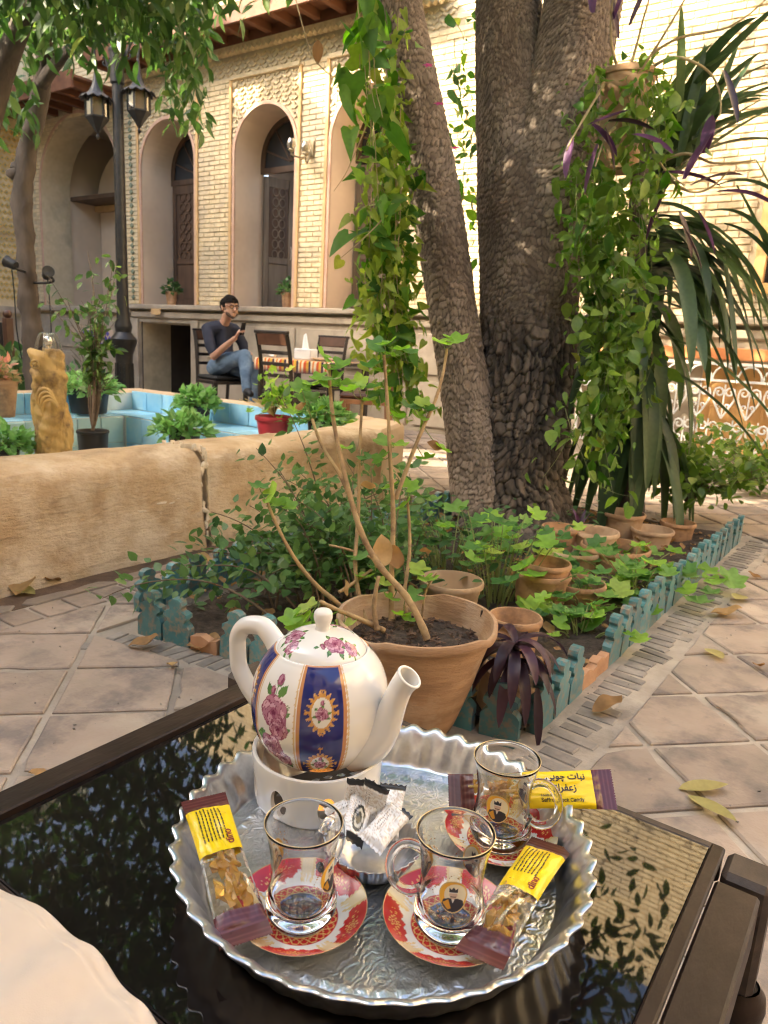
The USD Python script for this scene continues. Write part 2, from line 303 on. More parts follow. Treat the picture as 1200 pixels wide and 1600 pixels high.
# ------------------------------------------------------------------ pool basin
pool = thing('garden_pool', 'raised stone garden pool lined with pale blue tiles and holding a fish fountain', 'pool')
prof = np.array([(-2.445, -.03), (-2.455, .05), (-2.47, .12), (-2.475, .20), (-2.475, .28), (-2.478, .33), (-2.487, .37), (-2.508, .402), (-2.54, .422), (-2.60, .432), (-2.68, .434), (-2.76, .430), (-2.785, .42), (-2.79, .40), (-2.79, .30), (-2.79, .0)])
pr = spline(prof, 56)
for y0, y1 in ((-2.4, .3), (.3, 2.16), (2.18, 3.52)):
    ny = int((y1-y0)/.018); ys = np.linspace(y0, y1, ny)
    V = np.stack([np.repeat(pr[None, :, 0], ny, 0), np.repeat(ys[:, None], len(pr), 1), np.repeat(pr[None, :, 1], ny, 0)], -1).reshape(-1, 3)
    d = (meshkit.fbm(V*np.array([5, 3, 7]), 4, 11)-.5)*.030+(meshkit.fbm(V*24, 3, 5)-.5)*.008
    out = np.stack([np.where(V[:, 2] > .415, .15, np.where(V[:, 0] < -2.7, -1, 1)), 0*d, np.where(V[:, 2] > .39, 1, .1)], 1)
    e = np.minimum(V[:, 1]-y0, y1-V[:, 1]); pinch = .008*np.exp(-(e/.012)**2)
    V = V+out*(d-pinch)[:, None]
    Fq = gridf(ny, len(pr)); k = len(pr); c0 = len(V)
    caps = [(V[:k].mean(0), 0, 1), (V[-k:].mean(0), (ny-1)*k, -1)]
    for c, o, s in caps:
        V = np.vstack([V, c]); i = np.arange(k-1)
        t = np.stack([np.full(k-1, len(V)-1), o+i, o+i+1], 1); Fq = np.vstack([Fq, t if s > 0 else t[:, ::-1]])
    part(pool, 'stone_block', (V, Fq), 'basin_stone', True)
# pale mortar smeared over the joint of two blocks
sv = []
for k in range(34):
    t = k/33; z = .435-.40*max(0, t-.18)/.82; x = -2.70+.225*min(1, t/.2) if t < .2 else -2.482-.006+.030*max(0, (t-.5))
    y = 2.15-.05*math.exp(-((t-.1)/.12)**2)+.035*math.sin(t*9)+.02*hsh(k)
    sv.append((hull(np.array([x, y, z])+(rng.random((14, 3))-.5)*np.array([.016, .022+.05*(hsh(k, 2) > .75), .042]))))
for k in range(9): sv.append(hull(np.array([-2.477, 2.02-.07*k*(hsh(k)+.3), .235-.008*k])+(rng.random((10, 3))-.5)*np.array([.012, .07, .014])))
part(pool, 'mortar_seam', cat(sv), 'white_mortar', kind='stuff')
part(pool, 'far_rim', cat([rbx(-5.65, -3.0, 3.95, 4.17, -.02, .425, .02), hull([(x_+(c_[0]-x_)*e_, y_+(c_[1]-y_)*e_, z_) for c_ in [(-2.8, 3.9)] for x_, y_ in ((-2.48, 3.50), (-2.79, 3.50), (-3.1, 3.96), (-3.0, 4.165), (-2.72, 4.1)) for e_, z_ in ((0, -.02), (0, .36), (.05, .405), (.16, .425))]), rbx(-5.65, -5.40, -2.4, 3.95, -.02, .425, .02)]), 'basin_top')
part(pool, 'pool_shell', cat([bx(-5.41, -2.78, 3.93, 3.96, -.3, .41), bx(-5.43, -5.395, -2.4, 3.95, -.3, .41), bx(-5.4, -2.78, 3.58, 3.94, -.3, .262), bx(-5.4, -5.04, -2.4, 3.6, -.3, .262), bx(-5.4, -2.7, -2.4, 3.9, -.32, -.28), bx(-3.05, -2.78, -2.4, 3.6, -.3, .258)]), 'pool_grout')
def ptile(a, b, mm): part(pool, 'pool_tile', rbox((np.array(a)+np.array(b))/2, np.abs(np.array(b)-np.array(a)), .003), mm)
T = .195
for k in range(13):
    x = -5.4+.2*k
    ptile((x+.003, 3.918, .272), (x+T, 3.932, .425), 'pool_tile'); ptile((x+.003, 3.585, .262), (x+T, 3.745, .27), 'pool_tile'); ptile((x+.003, 3.75, .262), (x+T, 3.915, .27), 'pool_tile')
    for r in range(2):
        if x > -5.1: ptile((x+.003, 3.568, .062-.2*r), (x+T, 3.582, .257-.2*r), 'pool_tile')
for k in range(16):
    y = 3.57-.2*(k+1)
    ptile((-5.396, y+.003, .272), (-5.382, y+T, .425), 'pool_tile'); ptile((-5.38, y+.003, .262), (-5.21, y+T, .27), 'pool_tile'); ptile((-5.205, y+.003, .262), (-5.04, y+T, .27), 'pool_tile')
    for r in range(2): ptile((-5.042, y+.003, .062-.2*r), (-5.028, y+T, .257-.2*r), 'pool_tile_side')
part(pool, 'water', (np.array([[-5.03, -2.4, -.03], [-2.8, -2.4, -.03], [-2.8, 3.57, -.03], [-5.03, 3.57, -.03]]), np.array([[0, 1, 2], [0, 2, 3]])), 'water')
# ------------------------------------------------------------------ the house across the court
YF = 7.0
X = lambda px: AY(px, 300, YF)[0]
house = thing('courtyard_house', 'long buff brick house with tall arched doorways, stone plinth and white iron grille', 'house')
A = [(-9.30, -8.19), (-7.43, -6.41), (-5.86, -4.83)]
ops = [arch(a, b, 1.30, 3.15) for a, b in A]
porch = arch(-11.85, -9.80, 1.25, 3.0, 18, .95); base_op = sbox(-9.34, -.1, -8.22, 1.04); win_r = sbox(-1.25, 1.5, -.2, 2.7); base_r = sbox(-2.6, .12, .9, .93); base_d = sbox(-1.55, .12, .9, .95)
outline = sbox(-12.2, -.1, 3.2, 6.3)
wallP = outline
for o in ops+[porch, base_op, win_r, base_r]: wallP = wallP.difference(o)
part(house, 'wall', extr(wallP, .5, 'y', YF), 'brick_joint')
low = sbox(-12.2, -.05, 3.2, 1.12).difference(base_op.buffer(.02)).difference(base_r.buffer(.0))
part(house, 'plinth', extr(low, .05, 'y', YF-.05), 'stone_grey')
part(house, 'ledge', cat([rbx(-9.5, 3.2, YF-.14, YF-.002, 1.235, 1.30, .012), rbx(-9.5, 3.2, YF-.09, YF-.002, 1.12, 1.20, .012)]), 'stone_grey')
part(house, 'ledge', rbx(-12.2, -9.5, YF-.12, YF-.002, 1.17, 1.25, .012), 'stone_grey')
part(house, 'plinth_pier', rbx(-8.20, -8.06, YF-.085, YF-.052, -.05, 1.10, .008), 'stone_grey')
part(house, 'plinth_pier', rbx(-9.52, -9.36, YF-.085, YF-.052, -.05, 1.10, .008), 'stone_grey')
for x0, x1 in ((-11.6, -10.6), (-10.5, -9.6), (-7.9, -6.3), (-6.2, -4.6), (-4.5, -2.8)):
    part(house, 'plinth_panel', rbx(x0, x1, YF-.072, YF-.052, .62, 1.06, .008), 'stone_grey'); part(house, 'plinth_panel', rbx(x0, x1, YF-.072, YF-.052, .06, .55, .008), 'stone_grey')
# reveals, arch trims, rooms behind
def arch_shell(a, b, z0, zs, t, y0, d):
    o = arch(a-t, b+t, z0-t, zs, 24); return extr(o.difference(arch(a, b, z0, zs, 24)), d, 'y', y0)
for a, b in A:
    part(house, 'arch_trim', arch_shell(a+.002, b-.002, 1.30, 3.15, .04, YF-.022, .02), 'pink_trim')
    part(house, 'reveal', arch_shell(a+.004, b-.004, 1.304, 3.15, .10, YF+.004, 1.0 if a < -9.9 else .50), 'plaster')
part(house, 'arch_trim', arch_shell(-11.848, -9.802, 1.25, 3.0, .04, YF-.02, .018), 'pink_trim')
part(house, 'porch_room', cat([bx(-12.0, -11.86, YF, 8.6, 1.2, 4.1), bx(-9.79, -9.66, YF, 8.6, 1.2, 4.1), bx(-12, -9.6, 8.5, 8.6, 1.2, 4.1), bx(-12, -9.6, YF+.02, 8.6, 4.05, 4.15), bx(-12, -9.6, YF+.02, 8.6, 1.15, 1.24)]), 'plaster')
part(house, 'porch_lunette', extr(arch(-11.75, -9.95, 3.02, 3.03, 18, .85).difference(sbox(-13, 2, -9, 3.03)), .1, 'y', 7.95), 'plaster')
part(house, 'porch_ceiling', bx(-11.84, -9.98, 7.5, 8.45, 2.95, 3.01), 'door_wood')
part(house, 'porch_beam', bx(-11.85, -9.95, 7.95, 8.05, 2.86, 2.945), 'orange_trim')
part(house, 'porch_screen', extr(sbox(-11.84, 1.26, -9.82, 2.85).difference(sbox(-11.45, 1.27, -10.5, 2.62)), .1, 'y', 8.05), 'plaster')
part(house, 'porch_door', bx(-11.46, -10.49, 8.35, 8.45, 1.26, 2.62), 'door_grey')
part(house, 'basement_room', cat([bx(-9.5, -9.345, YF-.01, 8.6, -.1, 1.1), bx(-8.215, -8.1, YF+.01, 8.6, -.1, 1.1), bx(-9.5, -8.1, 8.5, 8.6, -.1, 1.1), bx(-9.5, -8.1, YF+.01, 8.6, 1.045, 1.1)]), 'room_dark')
part(house, 'brass_plate', rbx(-8.95, -8.75, YF-.155, YF-.142, 1.16, 1.24, .004), 'orange_trim')
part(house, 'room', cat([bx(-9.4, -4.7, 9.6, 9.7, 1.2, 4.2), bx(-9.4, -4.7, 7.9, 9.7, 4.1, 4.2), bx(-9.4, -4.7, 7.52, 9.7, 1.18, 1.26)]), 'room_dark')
def leaf_door(name, w, z0, z1, loc, ang, m1, m2):
    """a panelled timber leaf hinged at loc, turned by ang about z"""
    R = rotm(0, 0, ang); h = z1-z0
    def L(ms): return xf(cat(ms), (loc[0], loc[1], z0), R)
    fr = [rbx(0, .07, -.02, .02, 0, h, .004), rbx(w-.07, w, -.02, .02, 0, h, .004)]+[rbx(.072, w-.072, -.019, .019, z, z+t, .004) for z, t in ((0, .12), (h*.36, .08), (h*.93, h*.07))]
    d = part(house, name, L(fr), m1)
    part(d, 'door_panel', L([rbx(.073, w-.073, -.008, .008, .121, h*.359, .006)]), m1)
    part(d, 'door_panel', L([rbx(.073, w-.073, -.006, .006, h*.36+.081, h*.929, .006)]), m2)
    zc = np.linspace(h*.43, h*.9, 7); cv = []
    for k, z in enumerate(zc):
        for s in (-1, 1):
            t = np.linspace(0, 2*PI, 14); cv.append(tube(np.stack([w/2+s*w*.11+w*.10*np.cos(t), 0*t-.014, z+.055*np.sin(t)], 1), .010, 5, True, False))
    part(d, 'carving', L(cv), m1)
    part(d, 'door_handle', L([tube([(w-.035, -.03, h*.4), (w-.035, -.05, h*.42), (w-.035, -.05, h*.48), (w-.035, -.03, h*.5)], .008, 6)]), 'stone_grey')
def transom(a, b, y, m='door_wood'):
    t = part(house, 'transom', extr(arch(a, b, 3.0, 3.15, 20).difference(arch(a+.07, b-.07, 3.07, 3.15, 20)), .06, 'y', y), m)
    c = (a+b)/2; r = (b-a)/2-.07
    part(t, 'transom_pane', extr(arch(a+.06, b-.06, 3.06, 3.15, 20), .012, 'y', y+.025), 'pane_dark')
    part(t, 'transom_bar', cat([tube([(c, y+.02, 3.12), (c+r*math.cos(q), y+.02, 3.15+r*math.sin(q))], .012, 5) for q in np.linspace(.3, PI-.3, 5)]), m)
a, b = A[0]; transom(a, b, 7.50); leaf_door('door', .55, 1.30, 3.0, (a+.02, 7.53), 0, 'door_wood', 'door_wood'); leaf_door('door', .55, 1.30, 3.0, (b-.01, 7.53), PI, 'door_wood', 'door_wood')
a, b = A[1]; transom(a, b, 7.44); leaf_door('door', .42, 1.30, 2.98, (a+.05, 7.46), 1.15, 'door_grey', 'door_wood'); leaf_door('door', .42, 1.30, 2.98, (b-.03, 7.48), PI-1.7, 'door_wood', 'door_wood')
sc = part(house, 'tiled_niche', bx(-8.2, -6.4, 9.1, 9.2, 1.26, 2.2), 'door_wood'); zz = []
for k in range(14):
    for j in range(9): zz.append(box((-8.15+k*.12, 9.095, 1.32+j*.1+.03*(k % 2)), (.075, .012, .055), rotm(0, PI/4 if (k+j) % 2 else -PI/4, 0)))
part(sc, 'niche_tiles', cat(zz), 'lattice_tile', kind='stuff')
a, b = A[2]; transom(a, b, 7.44); leaf_door('door', .50, 1.30, 2.98, (a+.02, 7.46), .1, 'door_grey', 'door_grey'); leaf_door('door', .50, 1.30, 2.98, (b-.02, 7.46), PI, 'door_grey', 'door_grey')
w = part(house, 'window', extr(win_r.difference(sbox(-1.17, 1.58, -.28, 2.62)), .12, 'y', YF-.03), 'orange_wood'); part(w, 'window_pane', bx(-1.18, -.27, YF+.05, YF+.06, 1.57, 2.63), 'pane_dark'); part(w, 'mullion', cat([bx(-.75, -.71, YF, YF+.045, 1.58, 2.62)]+[bx(-1.17, -.28, YF+.01, YF+.04, z, z+.035) for z in (1.95, 2.3)]), 'orange_wood')
# plinth openings on the right, with red band and white scrollwork grille in front
part(house, 'red_band', rbx(-2.75, 3.2, YF-.075, YF-.052, .945, 1.045, .006), 'red_band')
part(house, 'plinth_window', bx(-2.6, -1.56, YF+.10, YF+.14, .10, .94), 'stone_grey'); part(house, 'plinth_door', cat([bx(-1.55, .9, YF+.08, YF+.12, .10, .94)]), 'orange_wood')
for k in range(4): part(house, 'plinth_door_panel', rbx(-1.45+k*.42, -1.12+k*.42, YF+.06, YF+.085, .2, .55, .01), 'orange_wood')
gr = part(house, 'iron_grille', cat([bx(-2.62, .9, YF-.07, YF-.05, .13, .155), bx(-2.62, .9, YF-.07, YF-.05, .90, .925), bx(-2.62, .9, YF-.07, YF-.05, .76, .78)]+[bx(x, x+.018, YF-.069, YF-.051, .15, .92) for x in (-2.62, -.9, .88)]), 'white_iron')
def spiral(c, r0, turns, a0, dirn, n=16):
    t = np.linspace(0, 1, n); ang = a0+dirn*turns*2*PI*t; r = r0*(1-.8*t); return np.stack([c[0]+r*np.cos(ang), 0*t+YF-.06, c[1]+r*np.sin(ang)], 1)
for row, (zb, hh) in enumerate(((.45, .29), (.16, .28))):
    for k in range(16):
        x = -2.52+k*.2+(.1 if row else 0); ms = []
        for s in (-1, 1):
            heart = spline([(x, YF-.06, zb), (x+s*.05, YF-.06, zb+.09), (x+s*.088, YF-.06, zb+hh*.62), (x+s*.075, YF-.06, zb+hh*.86)], 8)
            sp = spiral((x+s*.044, zb+hh*.76), .046, 1.15, (.5 if s > 0 else PI-.5), s)
            ms.append(tube(np.vstack([heart, sp[2:]]), .009, 5)); ms.append(tube(spiral((x+s*.03, zb+hh*.36), .026, 1.0, -PI/2, s, 12), .007, 5))
        ms.append(tube([(x, YF-.06, zb), (x, YF-.06, zb+hh)], .007, 5)); part(gr, 'scroll', cat(ms), 'white_iron', True)
for k in range(17):
    x = -2.54+k*.2; t = np.linspace(0, PI, 10); part(gr, 'loop', tube(np.stack([x+.095*np.cos(t), 0*t+YF-.06, .78+.115*np.sin(t)], 1), .009, 5), 'white_iron', True)
# bricks: courses on the piers, small basket bricks in the spandrels
excl = shapely.union_all([o.buffer(.045) for o in ops+[porch, win_r]])
panels = [sbox(a-.04, 2.6, b+.04, 4.0).difference(arch(a, b, 1.3, 3.15).buffer(.045)) for a, b in A]
panelU = shapely.union_all(panels+[sbox(-12.2, 4.04, -4.3, 4.26)]); shapely.prepare(excl); shapely.prepare(panelU)
big, small = [], []
for r in range(84):
    z = 1.335+r*.058
    for k in range(75):
        L = .205; x = -12.1+k*.2+(.1 if r % 2 else 0)
        xs = [(x, x+L-.012)]
        for x0, x1 in xs:
            x1 = min(x1, 3.1); c = ((x0+x1)/2, z)
            b = sbox(x0, z-.024, x1, z+.024)
            if excl.intersects(b):
                b = b.difference(excl); b = max(getattr(b, 'geoms', [b]), key=lambda q: q.area)
                if b.area < .0015: continue
                x0, _, x1, _ = b.bounds
            if panelU.contains(Point((x0+x1)/2, z)): continue
            d = .010+.005*hsh(r, k); big.append((camdist([c[0], YF, z]), inframe([c[0], YF, z], 0), rbx(x0, x1, YF-d, YF+.005, z-.0245+.002*hsh(r, k, 2), z+.0245, .004)))
for pn in panels+[sbox(-12.2, 4.04, -4.3, 4.26)]:
    x0, z0, x1, z1 = pn.bounds
    for j in range(int((z1-z0)/.05)):
        for i in range(int((x1-x0)/.075)):
            x, z = x0+.0375+i*.075+(.035 if j % 2 else 0), z0+.025+j*.05
            if pn.contains(Point(x, z)): small.append(rbox((x, YF-.004, z), (.062, .022+.01*hsh(i, j), .024), .003, rotm(0, (.5 if (i+j) % 2 else -.5), 0)))
big.sort(key=lambda q: (not q[1], q[0]))
for d, on, m in [q for q in big if q[1]][:300:1]: part(house, 'brick', m, 'brick')
part(house, 'brick_courses', cat([q[2] for q in big[300:]]), 'brick', kind='stuff'); part(house, 'spandrel_bricks', cat(small), 'brick', kind='stuff')
for x in (-8.13, -7.50, -6.345, -5.925, -4.77, -9.36): part(house, 'pilaster_strip', rbx(x-.022, x+.022, YF-.035, YF-.012, 1.31, 4.0, .005), 'orange_trim')
for a, b in A: part(house, 'panel_moulding', rbx(a-.06, b+.06, YF-.05, YF-.014, 3.985, 4.035, .006), 'brick')
part(house, 'green_tile_strip', cat([box((-9.52, YF-.022, 1.4+k*.09), (.05, .02, .05), rotm(0, PI/4, 0)) for k in range(28)]), 'green_mosaic', kind='stuff')
part(house, 'cornice', cat([rbx(-9.7, -4.4, YF-.07, YF-.005, 4.30, 4.36, .008)]+[box((-9.65+k*.075, YF-.06, 4.285), (.05, .06, .05), rotm(0, PI/4, 0)) for k in range(70)]), 'brick')
ev = part(house, 'eave', cat([bx(-9.9, -4.6, 6.5, 7.2, 4.47, 4.50), bx(-9.9, -4.6, 6.47, 6.51, 4.36, 4.56), bx(-9.9, -4.6, 6.93, 6.995, 4.36, 4.468)]), 'eave_wood')
for k in range(15): part(ev, 'rafter', rbx(-9.8+k*.37, -9.72+k*.37, 6.515, 6.925, 4.375, 4.468, .006), 'eave_wood')
ev = part(house, 'eave', cat([bx(-12.2, -9.62, 6.2, 7.0, 4.12, 4.15), bx(-12.2, -9.62, 6.16, 6.2, 3.98, 4.2)]), 'eave_wood')
for k in range(7): part(ev, 'rafter', rbx(-12.1+k*.38, -12.02+k*.38, 6.21, 6.99, 4.03, 4.118, .006), 'eave_wood')
vent = part(house, 'lattice_vent', bx(-10.75, -9.95, YF-.082, YF-.074, .66, .92), 'plaster')
part(vent, 'vent_tile', cat([box((-10.68+.1*k+(.05 if j % 2 else 0), YF-.085, .71+j*.075), (.055, .014, .055), rotm(0, PI/4, 0)) for k in range(7) for j in range(3)]), 'blue_tile', kind='stuff')
# side and rear wings that close the court
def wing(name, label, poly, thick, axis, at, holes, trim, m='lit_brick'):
    t = thing(name, label, 'house wing'); P = poly
    for h in holes: P = P.difference(h)
    part(t, 'wall', extr(P, thick, axis, at), m)
    for h in holes: part(t, 'window_pane', extr(h, .03, axis, at+thick*.6), 'pane_dark')
    part(t, 'cornice', trim, 'brick'); return t
lw = wing('left_wing', 'left wing of the house with yellow diamond tilework beside the small tree', sbox(-3, -.1, 7.6, 9.2).difference(sbox(1.3, 8.15, 2.2, 9.3)), .4, 'x', -12.6, [arch(y, y+1.0, 1.3, 3.0) for y in (-1.5, .4, 2.3, 4.2)], bx(-12.2, -12.05, -3, 6.98, 4.3, 4.45))
part(lw, 'stone_plinth', bx(-12.2, -12.14, -3, 6.94, -.1, 1.1), 'stone_grey'); part(lw, 'plinth_ledge', bx(-12.2, -12.08, -3, 6.86, 1.1, 1.2), 'stone_grey')
my, mg = [], []
for k in range(16):
    for j in range(26):
        y, z = 5.6+k*.085+(.0425 if j % 2 else 0), 1.35+j*.10
        my.append(box((-12.195, y, z), (.02, .054, .062), rotm(PI/4, 0, 0))); mg.append(box((-12.188, y, z), (.02, .022, .022), rotm(PI/4, 0, 0)))
part(lw, 'mosaic_tiles', cat(my), 'yellow_mosaic', kind='stuff'); part(lw, 'mosaic_centres', cat(mg), 'green_mosaic', kind='stuff')
wing('rear_wing', 'rear wing of the house behind the tea table', sbox(-12.6, -.1, 5, 6.9), .4, 'y', -3.0, [arch(x, x+1.1, 1.3, 3.0) for x in (-10, -7.5, -5, -2.5, 0, 2.5)]+[sbox(x, 4.4, x+.9, 5.9) for x in (-10, -7.5, -5, -2.5, 0, 2.5)], bx(-12.6, 5, -2.6, -2.45, 3.9, 4.05))
wing('right_wing', 'right wing of the house beyond the paved court', sbox(-2.5, -.1, 6.99, 6.0), .4, 'x', 4.7, [arch(y, y+1.0, 1.3, 3.0) for y in (-1.5, .6, 2.7, 4.8)], bx(4.55, 4.7, -2.5, 6.9, 3.9, 4.05))
# ------------------------------------------------------------------ tea table
mat('table_wood', (.012, .0065, .0045), (.026, .015, .010), 9, .42, .4, 60, .003, stretch=(1, .25, 1), spec=.22, c3=(.04, .024, .017), s3=9)
mat('worn_wood', (.03, .019, .013), (.075, .05, .034), 30, .55, .5, 90, .002, stretch=(1, .25, 1), c3=(.03, .018, .012), s3=30)
mat('table_glass', (.006, .0045, .004), (.010, .0075, .006), 4, .02, 0, spec=.45)
ZT = .42
tbl = thing('tea_table', 'low dark wooden table with a black glass top and turned legs', 'table')
part(tbl, 'glass_top', rbx(-.692, -.092, .288, .770, ZT-.008, ZT, .0015), 'table_glass')
part(tbl, 'table_board', bx(-.70, -.085, .28, .775, ZT-.03, ZT-.0085), 'table_wood')
part(tbl, 'rail', rbx(-.738, -.694, .215, .705, ZT-.05, ZT+.003, .003), 'table_wood')
part(tbl, 'lip', rbx(-.702, -.692, .288, .772, ZT-.004, ZT+.008, .002), 'table_wood')
part(tbl, 'lip', rbx(-.092, -.078, .285, .775, ZT-.004, ZT+.004, .002), 'table_wood')
part(tbl, 'rail', rbx(-.077, -.036, .215, .725, ZT-.06, ZT-.001, .003), 'table_wood')
part(tbl, 'rail', rbx(-.69, -.08, .772, .786, ZT-.04, ZT-.002, .003), 'worn_wood')
part(tbl, 'rail', rbx(-.69, -.08, .215, .286, ZT-.05, ZT+.003, .003), 'table_wood')
def spun(prof, c, n=24): return lathe(prof, n, c)
legp = [(.0, 0), (.018, 0), (.022, .02), (.026, .05), (.018, .075)]
for k in range(4): legp += [(.017, .085+.052*k), (.026, .10+.052*k), (.0275, .112+.052*k), (.026, .124+.052*k), (.017, .136+.052*k)]
legp += [(.019, .29), (0, .292)]
for x0, x1, y0, y1, zt in ((-.055, -.028, .735, .782, .001), (-.745, -.69, .708, .775, .010), (-.052, -.012, .20, .25, .0), (-.745, -.69, .20, .25, .0)):
    lg = part(tbl, 'leg', spun(legp, ((x0+x1)/2, (y0+y1)/2, 0)), 'table_wood', True)
    part(lg, 'corner_block', rbx(x0-.02, x1, y0, y1, ZT-.13, ZT+zt, .006), 'worn_wood')
# ------------------------------------------------------------------ engraved fluted tray
def alu(name, c, rough, bump, scale, kind='floor'):
    nodes = {'g': ('geometry', {}), 'n': ('noise_texture', {'scale': scale, 'detail': 5, 'distortion': 2.2}), 'v': ('voronoi_texture', {'scale': scale*1.7, 'feature': 'smooth_f1'}), 'mx': ('mix', {'fac': .5}),
             'w': ('wave_texture', {'scale': scale*.55, 'distortion': 14.0, 'detail': 3, 'detail_scale': 1.4}), 'ad': ('math', {'math_type': 'multiply_add', 'value2': .65}),
             'b': ('bump', {'strength': bump, 'distance': .0016}), 'rn': ('noise_texture', {'scale': 40.0, 'detail': 4}), 'mr': ('map_range', {'to_min': rough*.6, 'to_max': rough*1.5}),
             'p': ('principled_bsdf', {'metallic': 1.0, 'base_color': c})}
    links = [('g.position', 'n.vector'), ('g.position', 'w.vector'), ('g.position', 'v.vector'), ('w.fac', 'ad.value1'), ('v.distance', 'ad.value3'), ('ad.value', 'b.height'), ('b.normal', 'p.normal'), ('g.position', 'rn.vector'), ('rn.fac', 'mr.value'), ('mr.result', 'p.roughness')]
    MATS[name] = usdkit.material(stage, '/World/Looks/'+name, nodes, links, surface='p.BSDF')
alu('tray_engraved', (.53, .54, .55), .33, .34, 88.0); alu('tray_metal', (.58, .59, .61), .29, .10, 40.0)
TC = np.array([-.346, .526, ZT+.001]); NF = 44
tray = thing('tray', 'large round silvery tray with a fluted wavy rim and engraved floor', 'tray')
flr = np.array([(.0, .004), (.06, .004), (.120, .004), (.146, .0045), (.149, .0062), (.152, .0062), (.155, .0045), (.168, .0045)])
fl = spline(flr, 40); n = 264; th = np.arange(n)*2*PI/n
V = np.stack([fl[:, :1]*np.cos(th), fl[:, :1]*np.sin(th), np.repeat(fl[:, 1:], n, 1)], -1)
band = np.exp(-((fl[:, 0]-.150)/.004)**2)[:, None]; V[..., 2] += band*.0012*np.cos(60*th)[None]
part(tray, 'tray_floor', (V.reshape(-1, 3)+TC, gridf(len(fl), n, True)), 'tray_engraved', True)
wall = np.array([(.164, .004), (.1685, .004), (.172, .007), (.176, .016), (.181, .026), (.187, .036), (.192, .0425), (.1965, .0445), (.1995, .0435), (.1985, .0415), (.195, .0412), (.190, .039), (.1845, .030), (.179, .019), (.175, .009), (.172, .002), (.168, 0), (.10, 0), (0, .0)])
amp = .72*np.array([0, .0002, .0008, .0016, .0019, .0022, .0028, .0031, .0032, .0032, .003, .0025, .0022, .0019, .0014, .0006, 0, 0, 0])
zamp = .65*np.array([0, 0, 0, 0, .0005, .0012, .0022, .0028, .003, .003, .0026, .0018, .001, .0004, 0, 0, 0, 0, 0])
ww = spline(np.c_[wall, amp, zamp], 66); n = NF*14; th = np.arange(n)*2*PI/n
fl_ = np.cos(NF*th); flute = fl_
dent = 1+.25*(meshkit.noise(np.stack([np.cos(th)*4, np.sin(th)*4, 0*th], 1), 3)-.5)
R_ = ww[:, :1]+ww[:, 2:3]*flute*dent; Z_ = ww[:, 1:2]+ww[:, 3:4]*flute
V = np.stack([R_*np.cos(th), R_*np.sin(th), Z_], -1)
part(tray, 'fluted_rim', (V.reshape(-1, 3)+TC, gridf(len(ww), n, True)), 'tray_metal', True)
TZ = TC[2]+.0046
# ------------------------------------------------------------------ printing: colours at the points of a fine mesh
def paint(col, uv, layers):
    for poly, c in layers:
        x0, y0, x1, y1 = poly.bounds; i = np.nonzero((uv[:, 0] > x0) & (uv[:, 0] < x1) & (uv[:, 1] > y0) & (uv[:, 1] < y1))[0]
        if len(i): i = i[shapely.contains_xy(poly, uv[i, 0], uv[i, 1])]; col[i] = c
    return col
def blob(cx, cy, r, seed=0, n=22, wob=.14, k=5, sx=1.0, sy=1.0, rot=0.0):
    t = np.linspace(0, 2*PI, n, endpoint=False); q = r*(1+wob*np.sin(k*t+seed)+.06*np.sin(3*t+2*seed))
    return affinity.rotate(Polygon(np.c_[cx+sx*q*np.cos(t), cy+sy*q*np.sin(t)]), rot, origin=(cx, cy)).buffer(0)
def petal(cx, cy, r, a, w): return affinity.rotate(Polygon([(cx+r*x, cy+r*w*y) for x, y in ((0, 0), (.3, .55), (.7, .6), (1, .2), (1, -.2), (.7, -.6), (.3, -.55))]).buffer(r*.08), a, origin=(cx, cy))
def leafp(cx, cy, L, a): return affinity.rotate(Polygon([(cx, cy), (cx+.25*L, cy+.26*L), (cx+.6*L, cy+.27*L), (cx+L, cy), (cx+.6*L, cy-.27*L), (cx+.25*L, cy-.26*L)]), a, origin=(cx, cy))
PINKS = [(.18, .030, .075), (.28, .075, .13), (.42, .17, .24), (.60, .33, .40), (.34, .10, .17)]
def rose(cx, cy, r, seed, leaves=True):
    o = []; rg = np.random.default_rng(seed)
    if leaves:
        for k in range(6):
            a = 60*k+rg.random()*30; c, s = math.cos(math.radians(a)), math.sin(math.radians(a))
            o += [(leafp(cx+.75*r*c, cy+.75*r*s, .8*r, a), (.07, .17, .035)), (leafp(cx+.8*r*c, cy+.8*r*s, .5*r, a), (.16, .29, .08))]
    o.append((blob(cx, cy, r, seed, 24, .08), PINKS[1]))
    for ring, (rr, npet) in enumerate(((1.0, 7), (.78, 6), (.55, 5), (.34, 4))):
        for k in range(npet):
            a = 360*k/npet+rg.random()*40; c, s = math.cos(math.radians(a)), math.sin(math.radians(a)); q = rr*r
            o += [(blob(cx+q*.55*c, cy+q*.55*s, q*.47, seed+k, 14, .08), PINKS[0] if k % 2 else PINKS[1]), (blob(cx+q*.60*c, cy+q*.60*s, q*.39, seed+k, 14, .08), PINKS[2+(k+ring) % 2] if ring < 3 else PINKS[4])]
    o.append((blob(cx, cy, r*.16, seed, 12), PINKS[0])); return o
def rosebud(cx, cy, r, a=90):
    return [(leafp(cx, cy-1.2*r, 1.6*r, a+28), (.10, .22, .05)), (leafp(cx, cy-1.2*r, 1.5*r, a-32), (.07, .17, .04)), (blob(cx, cy, r, 1, 14, .06, sx=.75, sy=1.15), PINKS[1]), (blob(cx-.15*r, cy+.1*r, r*.6, 2, 12, .06, sx=.6, sy=1.2), PINKS[2]), (blob(cx+.3*r, cy, r*.4, 2, 12, sx=.5, sy=1.3), PINKS[0])]
GOLD = (.56, .27, .06)
colmat('porcelain', .10, coat_weight=.35, coat_roughness=.03); mat('white_glaze', (.71, .68, .62), (.75, .72, .665), 8, .10, coat=.35, coat_roughness=.03)
